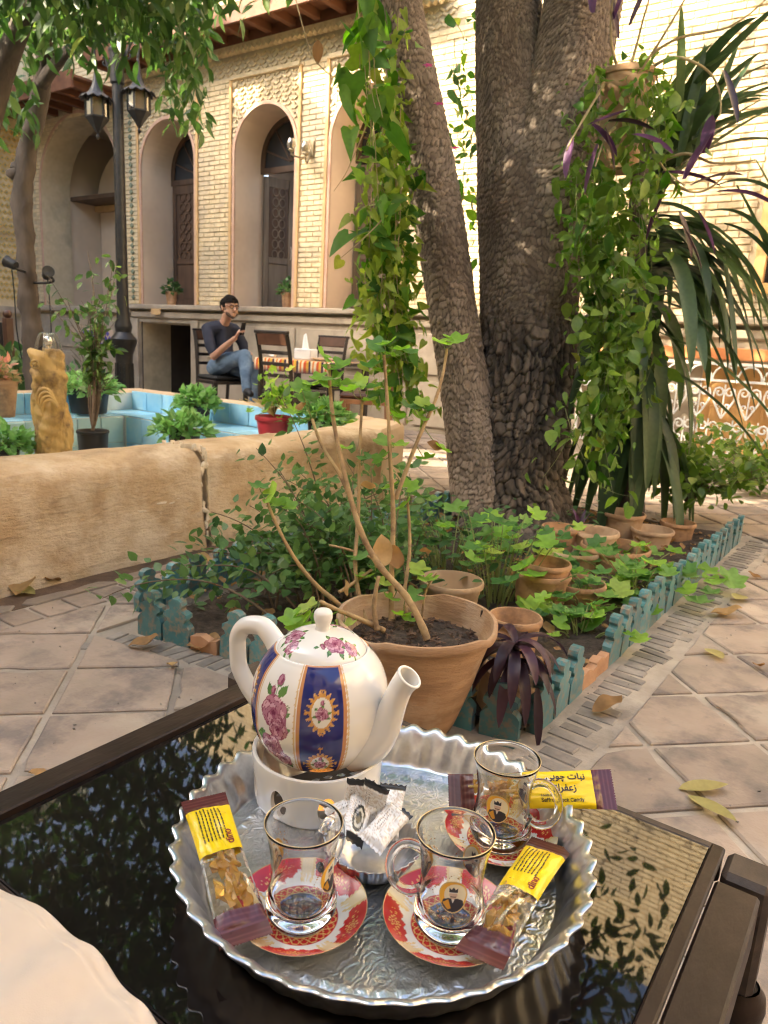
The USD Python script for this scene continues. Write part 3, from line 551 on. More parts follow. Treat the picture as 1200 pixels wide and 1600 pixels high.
mat('ceramic_hole', (.10, .085, .07), None, 5, .6); mat('candle_wax', (.75, .24, .04), (.85, .34, .06), 12, .4, emission_color=(1, .35, .05), emission_strength=.25); mat('tin', (.45, .43, .40), None, 9, .3, metal=1.0)
# ------------------------------------------------------------------ teapot warmer and teapot
WC = G(495, 1238, TZ); WC[2] = TZ
wr = thing('teapot_warmer', 'white ceramic teapot warmer ring with round air holes, under the teapot', 'warmer')
wp = [(.0585, 0), (.0665, 0), (.069, .004), (.0705, .03), (.0725, .055), (.0722, .0585), (.0705, .060), (.068, .0585), (.066, .050), (.0645, .02), (.062, .004), (.0585, 0)]
body = trimesh.creation.revolve(np.array(wp), sections=96)
bm = m3.Manifold(m3.Mesh(vert_properties=np.asarray(body.vertices, np.float32), tri_verts=np.asarray(body.faces, np.uint32)))
if bm.volume() < 0: bm = m3.Manifold(m3.Mesh(vert_properties=np.asarray(body.vertices, np.float32), tri_verts=np.asarray(body.faces[:, ::-1], np.uint32)))
camang = math.atan2(-WC[1], -WC[0])                      # azimuth from the pot towards the tea drinker
for q in (-.62, .16, .95, 1.8, 2.6, 3.4, 4.3, 5.0):
    a = camang+q; h = m3.Manifold.cylinder(.04, .0125, .0125, 28).scale([1.25, .72, 1]).rotate([0, 90, 0]).translate([.05, 0, .024]).rotate([0, 0, math.degrees(a)])
    bm = bm-h
part(wr, 'warmer_ring', meshkit.arrays((lambda mm_: (mm_.vert_properties[:, :3]+WC, mm_.tri_verts))(bm.to_mesh()))[:2], 'white_glaze', 38)
tl = part(wr, 'tea_light', lathe([(0, .002), (.019, .002), (.0195, .017), (.0185, .017), (.018, .013), (0, .013)], 28, WC+unit(np.array([math.cos(camang+.16), math.sin(camang+.16), 0]))*.036), 'tin', True)
part(tl, 'candle', lathe([(0, .0132), (.0178, .0132), (.0178, .0175), (.008, .022), (0, .0235)], 24, WC+unit(np.array([math.cos(camang+.16), math.sin(camang+.16), 0]))*.036), 'candle_wax', True)
part(wr, 'warmer_floor', lathe([(0, .001), (.0583, .001)], 40, WC), 'ceramic_hole')
tp = thing('teapot', 'white porcelain teapot printed with pink roses and blue gilded panels', 'teapot')
ZS = lambda z: .050+(z-.050)*.93
bp = spline([(r*.95, ZS(z)) for r, z in [(.0, .050), (.036, .051), (.054, .058), (.0685, .076), (.0768, .102), (.0780, .120), (.0762, .142), (.0695, .163), (.0600, .1775), (.0555, .1825), (.0525, .1855), (.0505, .1845), (.0495, .180)]], 150)
n = 480; th = np.arange(n)*2*PI/n; phi = (th+PI) % (2*PI)-PI        # 0 faces the tea drinker, positive to the right in the picture
V = np.stack([bp[:, :1]*np.cos(camang+phi), bp[:, :1]*np.sin(camang+phi), np.repeat(bp[:, 1:], n, 1)], -1).reshape(-1, 3)
U_ = np.repeat(phi[None], len(bp), 0).ravel(); Zz = V[:, 2]; RR = np.hypot(V[:, 0], V[:, 1])
arc = np.r_[0, np.cumsum(np.linalg.norm(np.diff(bp, axis=0), axis=1))]; sv_ = np.repeat(arc[:, None]-np.interp(.115, bp[:, 1], arc), n, 1).ravel()
col = np.tile(np.array([.75, .715, .65]), (len(V), 1)); smax = np.interp(ZS(.1835), bp[:, 1], arc)-np.interp(.115, bp[:, 1], arc)
for pc in (0.03, -1.42, 1.98, 3.35):
    du = (U_-pc+PI) % (2*PI)-PI; w = .335+.0*sv_; t = du/w; rr = np.minimum(RR, .0765)
    e = np.abs(t)-1; ok = (sv_ > -.075) & (sv_ < smax-.006)
    dots = (np.abs(e-.13) < .055*(.4+.6*np.abs(np.sin(sv_*520)))) & ok; col[dots] = (.60, .42, .22)
    g = (e < .06) & (e > -.09) & ok; col[g] = (.50, .22, .08)
    inn = (e <= -.09) & (sv_ > -.075) & (sv_ < smax-.0085); col[inn] = (.018, .022, .13)
    col[(np.abs(sv_-(smax-.0072)) < .0013) & (e < .06)] = (.50, .22, .08)
    uv = np.c_[du*.0745*np.minimum(1, rr/.074), sv_]
    lay = []
    for cy, sx in ((.021, 1.0), (-.040, .92)):
        for k in range(18):
            a = 2*PI*k/18; x, y = .0118*sx*math.cos(a), cy+.0172*sx*math.sin(a)*(1 if cy > 0 else .8)
            lay += [(blob(x*1.12, cy+(y-cy)*1.1, .0019, k, 10), GOLD), (blob(x*1.33, cy+(y-cy)*1.22, .0011, k, 8), (.70, .40, .14))]
        for a in (0, 90, 180, 270): lay += [(affinity.rotate(sbox(-.0006, .0165 if a % 180 == 0 else .0125, .0006, .0235 if a % 180 == 0 else .0175), a, origin=(0, 0)), GOLD), (affinity.rotate(Point(.0015, .0225 if a % 180 == 0 else .0165).buffer(.0011), a, origin=(0, 0)), GOLD), (affinity.rotate(Point(-.0015, .0225 if a % 180 == 0 else .0165).buffer(.0011), a, origin=(0, 0)), GOLD)]
        lay[-12:] = [(affinity.translate(p, 0, cy), c) for p, c in lay[-12:]]
        yy = 1 if cy > 0 else .8
        lay += [(affinity.translate(affinity.scale(Point(0, 0).buffer(1, 12), .0122*sx, .0178*sx*yy), 0, cy), GOLD), (affinity.translate(affinity.scale(Point(0, 0).buffer(1, 12), .0102*sx, .0155*sx*yy), 0, cy), (.72, .68, .58))]
        lay += rose(0, cy-.001, .0066*sx, int(40+cy*1000)); lay += rosebud(.0005, cy+.0105*yy, .0026)
    m = np.abs(du) < .5; c2 = col[m]; col[m] = paint(c2, uv[m], lay)
for pc in (-.70, 2.65):
    du = (U_-pc+PI) % (2*PI)-PI; uv = np.c_[du*.0745*np.minimum(1, np.minimum(RR, .0765)/.074), sv_]
    lay = [(leafp(.004, .030, .016, 60), (.10, .22, .05)), (leafp(-.006, .028, .014, 120), (.07, .17, .04)), (leafp(.010, -.006, .014, 25), (.12, .25, .06)), (leafp(-.010, -.012, .013, 200), (.07, .17, .04)), (leafp(.006, -.036, .017, -40), (.12, .25, .06)), (leafp(.010, -.040, .016, -70), (.07, .17, .04)), (leafp(-.012, -.022, .014, 160), (.12, .25, .06)),
           (leafp(.012, .012, .011, 30), (.10, .22, .05)), (Polygon([(-.0005, .03), (.0005, .03), (.002, .046), (.001, .046)]), (.10, .2, .05))]
    lay += rosebud(.0015, .047, .0055); lay += rosebud(-.004, .035, .0042, 100)
    lay += rose(.001, .013, .0175, 5, False); lay += rose(.008, -.003, .0115, 8, False); lay += rose(-.003, -.027, .0150, 9, False); lay += rose(.009, -.040, .0100, 12, False)
    for k in range(8): lay.append((blob(.017+.002*hsh(k), .024-.0012*k, .0007, k, 6), (.14, .2, .08)))
    m = np.abs(du) < .6; col[m] = paint(col[m], uv[m], lay)
part(tp, 'body', (V+WC, gridf(len(bp), n, True)[:, ::-1]), 'porcelain', True, col)
ZO = .1835-ZS(.1835); lp = spline([(r*.95, z-ZO) for r, z in [(.0500, .1830), (.0497, .1848), (.047, .189), (.038, .1965), (.026, .2015), (.013, .2040), (.0085, .2050), (.0078, .2085), (.0092, .2135), (.0107, .219), (.0103, .2235), (.0075, .227), (.003, .2282), (0, .2284)]], 90); n = 260; th = np.arange(n)*2*PI/n
V = np.stack([lp[:, :1]*np.cos(camang+th), lp[:, :1]*np.sin(camang+th), np.repeat(lp[:, 1:], n, 1)], -1).reshape(-1, 3)
col = np.tile(np.array([.75, .715, .65]), (len(V), 1)); r_ = np.hypot(V[:, 0], V[:, 1]); a_ = np.repeat(th[None], len(lp), 0).ravel(); m = r_ > .0135
for pc in (.45, -1.35, 2.5):
    du = (a_-pc+PI) % (2*PI)-PI; uv = np.c_[r_*np.sin(du), r_*np.cos(du)-.032]
    lay = rose(0, -.002, .0105, 21); lay = [(affinity.translate(p, 0, 0), c) for p, c in lay]+[(p, c) for p, c in rose(.016, .0035, .0070, 23)]+rosebud(-.013, -.003, .0034)+[(leafp(-.017, -.004, .006, 200), (.07, .17, .04))]
    mm2 = m & (np.abs(du) < 1.2); col[mm2] = paint(col[mm2], uv[mm2], lay)
lid = part(tp, 'lid', (V+WC, gridf(len(lp), n, True)[:, ::-1]), 'porcelain', True, col)
def polar(az, r, z): return WC+np.array([.95*r*math.cos(camang+az), .95*r*math.sin(camang+az), .05+(z-.05)*.945])
SA = 1.06
sp = spline([np.r_[polar(SA, r, z), q] for r, z, q in ((.046, .078, .031), (.062, .085, .0275), (.077, .099, .0205), (.087, .122, .0155), (.094, .144, .0132), (.100, .160, .0126), (.108, .173, .0142))], 40)
so = tube(sp[:, :3], sp[:, 3], 28, False); tip = sp[-1, :3]; inn = sp[::-1][:14].copy(); inn[:, 3] -= .0028
si = tube(inn[:, :3], inn[:, 3], 28, False)
k = 28; rim = np.vstack([so[0][-k:], si[0][:k]])
part(tp, 'spout', cat([so, si]), 'white_glaze', True); 
rm = [tip+(v-tip)*.905 for v in so[0][-k:]]; part(tp, 'spout_lip', tube(np.array(rm), .0016, 8, closed=True), 'white_glaze', True)
hd = spline([polar(SA+PI, r, z) for r, z in ((.052, .157), (.064, .176), (.083, .190), (.103, .186), (.116, .165), (.115, .139), (.102, .112), (.083, .093), (.066, .084))], 48)
part(tp, 'handle', tube(hd, np.interp(np.linspace(0, 1, 48), [0, .12, .5, .9, 1], [.0145, .0115, .0095, .0103, .0135]), 20), 'white_glaze', True)
# ------------------------------------------------------------------ saucers and glass cups
colmat('saucer_glaze', .16, coat_weight=.08); RED = (.46, .010, .010)
def saucer_mesh(rot):
    sp_ = spline([(.0, .0035), (.020, .0035), (.030, .0040), (.038, .0062), (.047, .0110), (.0555, .0170), (.0575, .0185), (.0580, .0188), (.0575, .0178), (.0525, .0138), (.044, .0068), (.036, .002), (.030, .0), (.026, .0), (.025, .0015), (0, .0015)], 104); n = 300; t = np.arange(n)*2*PI/n
    V = np.stack([sp_[:, :1]*np.cos(t), sp_[:, :1]*np.sin(t), np.repeat(sp_[:, 1:], n, 1)], -1).reshape(-1, 3)
    r = np.hypot(V[:, 0], V[:, 1]); a = np.repeat(t[None], len(sp_), 0).ravel()+rot; top = np.repeat((np.arange(len(sp_)) < 51)[:, None], n, 1).ravel()
    col = np.tile(np.array([.72, .69, .63]), (len(V), 1)); S = 5
    ph = (a*S/(2*PI)) % 1-.5                                       # position inside one of five fields
    edge_in = .0385+.012*np.abs(ph*2)**2.2+.0012*np.sin(34*ph)
    outer = top & (r > edge_in) & (np.abs(ph) < .40) & (r < .0572); col[outer] = RED
    gb = top & (np.abs(np.abs(ph)-.405) < .022+.010*np.sin(r*1500)) & (r > .036) & (r < .0572); col[gb] = (.66, .47, .20)
    gb = top & (np.abs(np.abs(ph)-.47) < .05) & (r > .040+.004*np.sin(ph*60)) & (r < .0572); col[gb] = (.70, .56, .32)
    uv = np.c_[ph*2*PI/S*.047, r-.0475]; lay = []
    for k in range(9):
        b = 2*PI*k/9; lay.append((blob(.0052*math.cos(b), .0046*math.sin(b), .0011, k, 8), (.66, .36, .10)))
    lay += [(Point(0, 0).buffer(.0030).difference(Point(0, 0).buffer(.0018)), (.66, .36, .10)), (Point(0, 0).buffer(.0008), (.66, .36, .10))]
    for s in (-1, 1):
        for k in range(6): lay.append((blob(s*(.0075+.0017*k), .0025*math.sin(k*1.9), .0011-.0001*k, k, 8), (.66, .36, .10)))
    mm_ = outer; col[mm_] = paint(col[mm_], uv[mm_], lay)
    ring = top & (r > .0235) & (r < .0325); col[ring] = RED
    lat = ring & ((np.abs(np.sin(a*12)*.0032-(r-.028)) < .0007) | (np.abs(-np.sin(a*12)*.0032-(r-.028)) < .0007)); col[lat] = (.66, .42, .14)
    for q in (.0233, .0325): col[top & (np.abs(r-q) < .00045)] = (.62, .40, .15)
    cen = top & (r < .0230); col[cen] = (.022, .03, .07); x, y = r*np.cos(a), r*np.sin(a)
    col[cen & (np.sin(x*420+2*np.sin(y*300))+np.sin(y*380) > .5)] = (.10, .045, .03); col[cen & (np.abs(r-.0205+.002*np.sin(a*3)) < .0014) & (np.sin(a*4) > -.1)] = (.08, .15, .42)
    col[r > .0574] = (.62, .42, .20); col[~top & (r < .0572)] = (.62, .56, .44)
    return V, gridf(len(sp_), n, True)[:, ::-1], col
def glassmat(name, tint=(1, 1, 1), rough=0.0, ior=1.5):
    MATS[name] = usdkit.material(stage, '/World/Looks/'+name, {'p': ('principled_bsdf', {'base_color': tint, 'roughness': rough, 'transmission_weight': 1.0, 'ior': ior, 'specular_ior_level': .6})}, [], surface='p.BSDF')
glassmat('cup_glass', (.985, .985, .98)); mat('gilt', (.80, .64, .38), None, 9, .35, metal=1.0)
colmat('cup_print', .35)
co = [(.0, 0), (.019, 0), (.0235, .0015), (.0285, .007), (.0310, .0150), (.0308, .0215), (.0290, .030), (.0272, .040), (.0266, .050), (.0273, .062), (.0290, .074), (.0312, .085), (.0330, .0925), (.0334, .0938)]
ci = [(.0326, .0945), (.0318, .0935), (.0298, .085), (.0275, .074), (.0257, .062), (.0250, .050), (.0255, .040), (.0268, .031), (.0270, .024), (.0235, .0165), (.012, .0128), (0, .0122)]
cupprof = np.vstack([spline(co, 40), spline(ci, 36)])
def outer_r(z): return np.interp(z, [q[1] for q in co], [q[0] for q in co])
def medallion(base, az, z0, s=1.0, back=False):
    """a small printed oval with a crowned, moustached figure, and a sprinkle of gilt rays, lying on the glass"""
    n, m = 96, 116; KM = 1.28; u = np.linspace(-.0185, .0185, n); v = np.linspace(-.0225, .0225, m); uu, vv = [q.ravel() for q in np.meshgrid(u, v, indexing='ij')]
    r = outer_r(z0+vv)+.0003; a = az+uu/.027; P = np.stack([r*np.cos(a), r*np.sin(a), z0+vv], 1)+base
    col = np.full((len(P), 3), -1.0); uv = np.c_[uu, vv]/KM; lay = []; rg = np.random.default_rng(5)
    for k in range(58):
        b = 2*PI*k/58; q = 1.12+.42*rg.random(); lay.append((blob(.0098*q*math.cos(b), .0122*q*math.sin(b), .0004+.00045*rg.random(), k, 7), (.50, .24, .08)))
    E = lambda f, dx=0, dy=0: affinity.translate(affinity.scale(Point(0, 0).buffer(1, 12), .0088*f, .0112*f), dx, dy)
    lay += [(E(1.08), (.62, .42, .18)), (E(1.0), (.80, .42, .03)), (E(.80, .0012, .0008), (.80, .72, .52))]
    lay += [(E(1.0).intersection(Polygon([(-.009, -.012), (-.0062, -.003), (-.003, -.0015), (.003, -.0015), (.0064, -.003), (.009, -.012)])), (.035, .03, .035)), (Polygon([(-.0066, -.0055), (-.003, -.0025), (-.001, -.0085), (-.003, -.0098)]), (.62, .30, .03)), (Polygon([(-.0012, -.0015), (.0012, -.0015), (0, -.005)]), (.72, .68, .6)), (blob(0, .0008, .0026, 0, 14, .03, sy=1.15), (.62, .46, .34)),
            (Polygon([(-.0026, .003), (-.0029, .0068), (-.0013, .0052), (0, .0072), (.0013, .0052), (.0029, .0068), (.0026, .003)]), (.03, .03, .035)), (sbox(-.0025, .0024, .0025, .0030), (.75, .73, .7)), (sbox(-.0018, -.0006, .0018, -.0001), (.04, .03, .03))]
    col = paint(col, uv, lay); F = gridf(n, m); keep = (col[F].min((1, 2)) >= 0); F = F[keep]; un, ix = np.unique(F, return_inverse=True)
    return P[un], ix.reshape(F.shape), col[un]
def cup(label, slab, px, py, rot, hang, meds):
    c = G(px, py, TZ+.004); c[2] = TZ
    sv, sf, sc_ = saucer_mesh(rot); solo('saucer', (sv+c, sf), 'saucer_glaze', slab, 'saucer', 'saucers on the tray', smooth=True, col=sc_)
    c = c+[0, 0, .0038]; t = thing('glass_cup', label, 'tea glass', 'tea glasses on the tray')
    part(t, 'glass', (lambda m_: (m_[0]+c, m_[1][:, ::-1]))(lathe(cupprof, 64)), 'cup_glass', True)
    rt = np.linspace(0, 2*PI, 64, endpoint=False); part(t, 'gilt_line', tube(np.stack([c[0]+.0331*np.cos(rt), c[1]+.0331*np.sin(rt), np.full(64, c[2]+.0946)], 1), .00042, 5, closed=True), 'gilt', True)
    a = math.atan2(-c[1], -c[0])+hang; tt = np.linspace(-2.35, 2.35, 36); hr = .0215
    H = np.stack([(.0375+.0175*np.cos(tt))*math.cos(a), (.0375+.0175*np.cos(tt))*math.sin(a), .052+.0235*np.sin(tt)], 1)+c
    part(t, 'handle', tube(H, .0042, 14), 'cup_glass', True)
    for ma in meds:
        V_, F_, C_ = medallion(c, math.atan2(-c[1], -c[0])+ma, .053); part(t, 'printed_medallion', (V_, F_), 'cup_print', True, C_)
    return c
cup('clear tea glass beside the long sweet that leans on the tray rim', 'red and gold saucer left of the sugar bowl, below the teapot', 470, 1432, .35, 2.45, [1.05, -2.0])
cup('clear tea glass nearest the right hand sweet, its handle turned left to the sugar bowl', 'red and gold saucer with a yellow sweet lying across its right edge', 700, 1447, -.75, -1.62, [.08, -1.95, 2.4])
cup('clear tea glass farthest back, its handle turned right over a yellow wrapper', 'red and gold saucer at the back of the tray, next to the outstretched sweet', 780, 1312, .9, 1.45, [-.18, 2.2])
# ------------------------------------------------------------------ sugar bowl and sachets
bc = G(582, 1354, TZ); bc[2] = TZ
sb = thing('sugar_bowl', 'small fluted silvery bowl heaped with sugar sachets', 'bowl')
bp_ = spline(np.c_[[(0, .004), (.020, .004), (.030, .009), (.038, .019), (.043, .027), (.0455, .0300), (.0462, .0295), (.0448, .0265), (.040, .0165), (.032, .006), (.022, .0), (0, 0)], [0, 0, .0004, .0008, .0012, .0016, .0016, .0014, .0010, .0005, 0, 0]], 48); n = 30*10; t = np.arange(n)*2*PI/n
r_ = bp_[:, :1]+bp_[:, 2:]*np.cos(30*t); part(sb, 'bowl_shell', (np.stack([r_*np.cos(t), r_*np.sin(t), bp_[:, 1:2]+bp_[:, 2:]*.6*np.cos(30*t)], -1).reshape(-1, 3)+bc, gridf(len(bp_), n, True)), 'tray_metal', True)
colmat('sachet_paper', .28, bump=.35, bscale=160, bdist=.0015, coat_weight=.25)
def pillow(L, W, T, nu=46, nv=24, wr=.0016, seed=0, crimp=.08):
    u, v = np.meshgrid(np.linspace(0, 1, nu), np.linspace(-1, 1, nv), indexing='ij')
    puff = np.clip(np.minimum(u, 1-u)/crimp-.6, 0, 1)**.6*np.sqrt(np.clip(1-np.abs(v)**2.6, 0, 1))
    W_ = W*(1-.10*np.sin(PI*u)); P = np.stack([L*u, W_/2*v, 0*u], -1)
    wn = (meshkit.fbm(np.stack([u*7+seed, v*2.5, 0*u+seed], -1), 3, seed)-.5)*2*wr*np.clip(puff*3, 0, 1)
    top = P+np.stack([0*u, 0*u, T*puff*.6+wn], -1); bot = P-np.stack([0*u, 0*u, T*puff*.4+.0003], -1)
    z = np.abs(((v+1)*9) % 1-.5)*.0035; top[0, :, 0] -= z[0]; bot[0, :, 0] -= z[0]; top[-1, :, 0] += z[0]; bot[-1, :, 0] += z[0]
    V = np.vstack([top.reshape(-1, 3), bot.reshape(-1, 3)]); f = gridf(nu, nv); return V, np.vstack([f, f[:, ::-1]+nu*nv]), np.tile(u.ravel(), 2), np.tile(v.ravel(), 2)
def orient(m, P0, P1, up, flip=False):
    d = unit(np.asarray(P1)-P0); R = frames(d, np.asarray(up, float)); return xf(m, P0, R)
toC = unit(CAM-bc)
sach = [((-.033, .004, .030), (.006, .016, .046), (.2, -.6, 1)), ((-.012, -.026, .030), (-.004, .012, .046), (.5, -.8, .7)), ((.004, .020, .022), (.010, .002, .072), (-.3, -1, .3)), ((-.012, .026, .024), (-.006, .010, .070), (.1, -1, .25)), ((.020, -.012, .024), (.026, .022, .056), (-.3, -.8, .8)), ((.006, -.030, .030), (.034, .006, .044), (.2, -.5, 1))]
cr_ = np.array([math.cos(YAW), math.sin(YAW), 0]); cf_ = np.array([-math.sin(YAW), math.cos(YAW), 0])
loc3 = lambda q: bc+cr_*(q[0]-.010)+cf_*q[1]+cf_*q[1]*0+np.array([0, 0, q[2]+.012])+cf_*.006
slabs = ['folded white sugar sachet with a black torn edge, leftmost in the bowl', 'dark marked sugar sachet at the front left of the bowl', 'white sugar sachet standing upright at the back right of the bowl', 'white sugar sachet with a black top standing at the back of the bowl', 'cream patterned sugar sachet leaning to the right in the bowl', 'sugar sachet with a black strip lying at the front right of the bowl']
for k, (a, b, up) in enumerate(sach):
    L = np.linalg.norm(loc3(b)-loc3(a)); V, F, u, v = pillow(max(L, .050), .027, .007, seed=k)
    col = np.tile(np.array([.80, .78, .74]), (len(V), 1)); w = np.sin(34*meshkit.fbm(np.stack([u*2.2, v*1.1, 0*u+k*3], -1), 3, k)*2.2) > .55
    col[w] = (.60, .52, .43); col[(u > .90)] = (.015, .015, .018)
    if k in (1, 3): col[(u < .12)] = (.015, .015, .018)
    if k == 1: col[(np.hypot((u-.45)*2, v) < .55)] = (.03, .035, .03); col[(np.abs(np.hypot((u-.45)*2, v)-.33) < .07)] = (.5, .5, .45)
    tx = (v > .25) & (v < .75) & (np.sin(u*150) > .1) & (np.abs(((v-.25)*8) % 1-.5) < .22) & (u > .3) & (u < .8); col[tx] = (.12, .11, .11)
    solo('sugar_sachet', orient((V, F), loc3(a), loc3(b), cr_*up[0]+cf_*up[1]+np.array([0, 0, up[2]])), 'sachet_paper', slabs[k], 'sachet', 'sugar sachets in the bowl', smooth=True, col=col)
# ------------------------------------------------------------------ rock candy sticks in wrappers
colmat('wrapper_film', .3, bump=.25, bscale=110, bdist=.002, coat_weight=.22, coat_roughness=.1); mat('rock_sugar', (.74, .36, .05), (.84, .52, .12), 60, .15, transmission_weight=.6, ior=1.45, subsurface_weight=.2, subsurface_scale=.01); mat('stick_wood', (.62, .42, .22), None, 9, .6); mat('print_ink', (.03, .02, .012), None, 9, .4); mat('print_logo', (.25, .02, .03), None, 9, .4); mat('logo_white', (.75, .72, .65), None, 9, .4)
MATS['clear_film'] = usdkit.material(stage, '/World/Looks/clear_film', {'t': ('transparent_bsdf', {'color': (.97, .93, .85)}), 'g': ('glossy_bsdf', {'roughness': .08, 'color': (1, 1, 1)}), 'ge': ('geometry', {}), 'n': ('noise_texture', {'scale': 90.0, 'detail': 3, 'distortion': 1.5}), 'b': ('bump', {'strength': .7, 'distance': .003}), 'f': ('fresnel', {'IOR': 1.22}), 'm': ('mix_closure', {})},
    [('ge.position', 'n.vector'), ('n.fac', 'b.height'), ('b.normal', 'g.normal'), ('f.fac', 'm.fac'), ('t.BSDF', 'm.closure1'), ('g.BSDF', 'm.closure2')], surface='m.closure')
def lettering(text, h, arabic=False):
    import glob
    from PIL import Image, ImageDraw, ImageFont
    fs = glob.glob('/opt/blender-*/*/datafiles/fonts/NotoSansArabic*.woff2') if arabic else []
    if arabic and not fs: return None
    if not arabic: m = meshkit.text_mesh(text, h, .0002, True); return np.array(m.vertices), np.array(m.faces)
    f = ImageFont.truetype(fs[0], 90); x0, y0, x1, y1 = f.getbbox(text, anchor='ls', stroke_width=2)
    im = Image.new('L', (x1-x0+8, y1-y0+8)); ImageDraw.Draw(im).text((4-x0, 4-y0), text, 255, font=f, anchor='ls', stroke_width=2)
    on = np.pad(np.asarray(im) > 127, ((0, 0), (1, 1))).astype(np.int8); rows, st = np.nonzero(np.diff(on, axis=1) == 1); en = np.nonzero(np.diff(on, axis=1) == -1)[1]
    sh = shapely.union_all(shapely.box(st, -rows-1, en, -rows)).buffer(.6).buffer(-.6).simplify(.8); s = h/70
    sh = affinity.affine_transform(sh, [s, 0, 0, s, -4*s, (4-y0)*s]); return extr(sh, .0002)
def candy(label, P0, P1, up, W, yfrom, yto, text_side):
    """P0 the clear end, P1 the yellow printed end"""
    t = thing('candy_wrapper', label, 'sweet', 'wrapped sugar sticks on the tray'); L = np.linalg.norm(P1-P0); sd = len(label)
    V, F, u, v = pillow(L, W, .011, 120, 34, .0022, sd, .13); n = 120*34
    bend = lambda q: q+np.stack([0*q[:, 0], 0*q[:, 0], .004*np.sin(PI*np.clip(q[:, 0]/L, 0, 1))], 1)
    uF = u[F].mean(1)
    def sub(lo, hi, rc):
        k = (uF >= lo) & (uF < hi); f = F[k]; un, ix = np.unique(f, return_inverse=True); c = np.tile(np.array(rc, float), (len(un), 1)); return orient((bend(V[un]), ix.reshape(f.shape)), P0, P1, up), c, un
    BR = (.075, .010, .011)
    for lo, hi in ((-1, .155), (.885, 2)):
        m_, c, un = sub(lo, hi, BR); c[np.sin(u[un]*260) > .6] = (.12, .030, .028); part(t, 'crimped_end', m_, 'wrapper_film', True, c)
    m_, c, un = sub(yfrom, .885, (.86, .60, .006)); part(t, 'printed_film', m_, 'wrapper_film', True, c)
    m_, c, un = sub(.155, yfrom, (1, 1, 1)); part(t, 'clear_window', m_, 'clear_film', True)
    rg = np.random.default_rng(sd); cr = []
    for k in range(34):
        x = L*(.15+.40*rg.random()); p = np.array([x, (rg.random()-.5)*W*.55, -.001+.0045*rg.random()]); cr.append(hull(p+(rg.random((9, 3))-.5)*np.array([.016, .011, .008])))
    part(t, 'rock_sugar', orient((bend(cat(cr)[0]), cat(cr)[1]), P0, P1, up), 'rock_sugar'); part(t, 'stick', orient((lambda q: (bend(q[0]), q[1]))(tube([(L*.2, 0, 0), (L*.5, 0, 0), (L*.85, 0, 0)], .0022, 8)), P0, P1, up), 'stick_wood', True)
    zt = lambda x: .0118
    def letter(txt, h, x, y, m, ar=False, turn=0):
        q = lettering(txt, h, ar)
        if q is None: return None
        q = xf(q, (0, 0, 0), rotm(0, 0, turn)); w = q[0][:, :2].max(0)-q[0][:, :2].min(0); q = xf(q, (x-q[0][:, 0].min(), y-q[0][:, 1].min(), 0))
        top = V[:n].reshape(120, 34, 3); xx = np.clip(q[0][:, 0]/L, .16, .87); yy = q[0][:, 1]/(W/2)
        iu = np.clip(xx*119, 0, 118.99); iv = np.clip((yy/(1-.10*np.sin(PI*xx))+1)/2*33, 0, 32.99); a, b = iu.astype(int), iv.astype(int); fu, fv = iu-a, iv-b
        Z = top[a, b, 2]*(1-fu)*(1-fv)+top[a+1, b, 2]*fu*(1-fv)+top[a, b+1, 2]*(1-fu)*fv+top[a+1, b+1, 2]*fu*fv
        q = (np.c_[q[0][:, :2], q[0][:, 2]+Z+.0004], q[1]); return part(t, 'print', orient((bend(q[0]), q[1]), P0, P1, up), m)
    if text_side == 'front':
        NB, ZF = ''.join(map(chr, [0xFBFD, 0xFE91, 0xFEEE, 0xFB7C, 0x20, 0xFE95, 0xFE8E, 0xFE92, 0xFEE7])), ''.join(map(chr, [0xFBFD, 0xFEE7, 0xFE8D, 0xFEAE, 0xFED4, 0xFECB, 0xFEAF]))
        letter(NB, .0075, L*.60, .0055, 'print_ink', True); letter(ZF, .0075, L*.61, -.0055, 'print_ink', True); letter('Saffron Rock Candy', .0034, L*.56, -.0150, 'print_ink'); letter('Foods Industry', .0022, L*.56, -.0095, 'print_ink'); letter('dino', .009, L*.48, .003, 'logo_white')
    else:
        for k in range(7):
            x = L*.60; rg2 = np.random.default_rng(k); y = -W*.20+k*.0034
            m_ = []
            while x < L*.84: w = .0015+.004*rg2.random(); m_.append((x, w)); x += w+.0012
            q = cat([bx(x, x+w, y, y+.0011, 0, .0002) for x, w in m_]); top = V[:n].reshape(120, 34, 3); iu = np.clip((q[0][:, 0]/L*119).round().astype(int), 0, 119); iv = np.clip(((q[0][:, 1]/(W/2)+1)/2*33).round().astype(int), 0, 33)
            q = (np.c_[q[0][:, :2], q[0][:, 2]+top[iu, iv, 2]+.0006], q[1]); part(t, 'print', orient((bend(q[0]), q[1]), P0, P1, up), 'print_ink')
        letter('dino', .0062, L*yfrom+.006, -W*.30, 'print_logo', turn=0.0)
pA, pB = G(385, 1470, TZ+.020), G(318, 1246, TZ+.046); candy('yellow wrapped sugar stick leaning against the left rim of the tray', pA, pB, unit(CAM-pA)*.8+np.array([.25, 0, .4]), .044, .52, .885, 'back')
pA, pB = G(748, 1498, TZ+.022), G(862, 1318, TZ+.020); candy('yellow wrapped sugar stick lying across the front right saucer', pA, pB, np.array([-.05, -.35, 1]), .042, .47, .885, 'back')
pA, pB = G(702, 1240, TZ+.028), G(958, 1233, TZ+.054); candy('yellow wrapped sugar stick with saffron lettering, sticking out past the right tray rim', pA, pB, np.array([.05, -.75, .8]), .042, .46, .885, 'front')
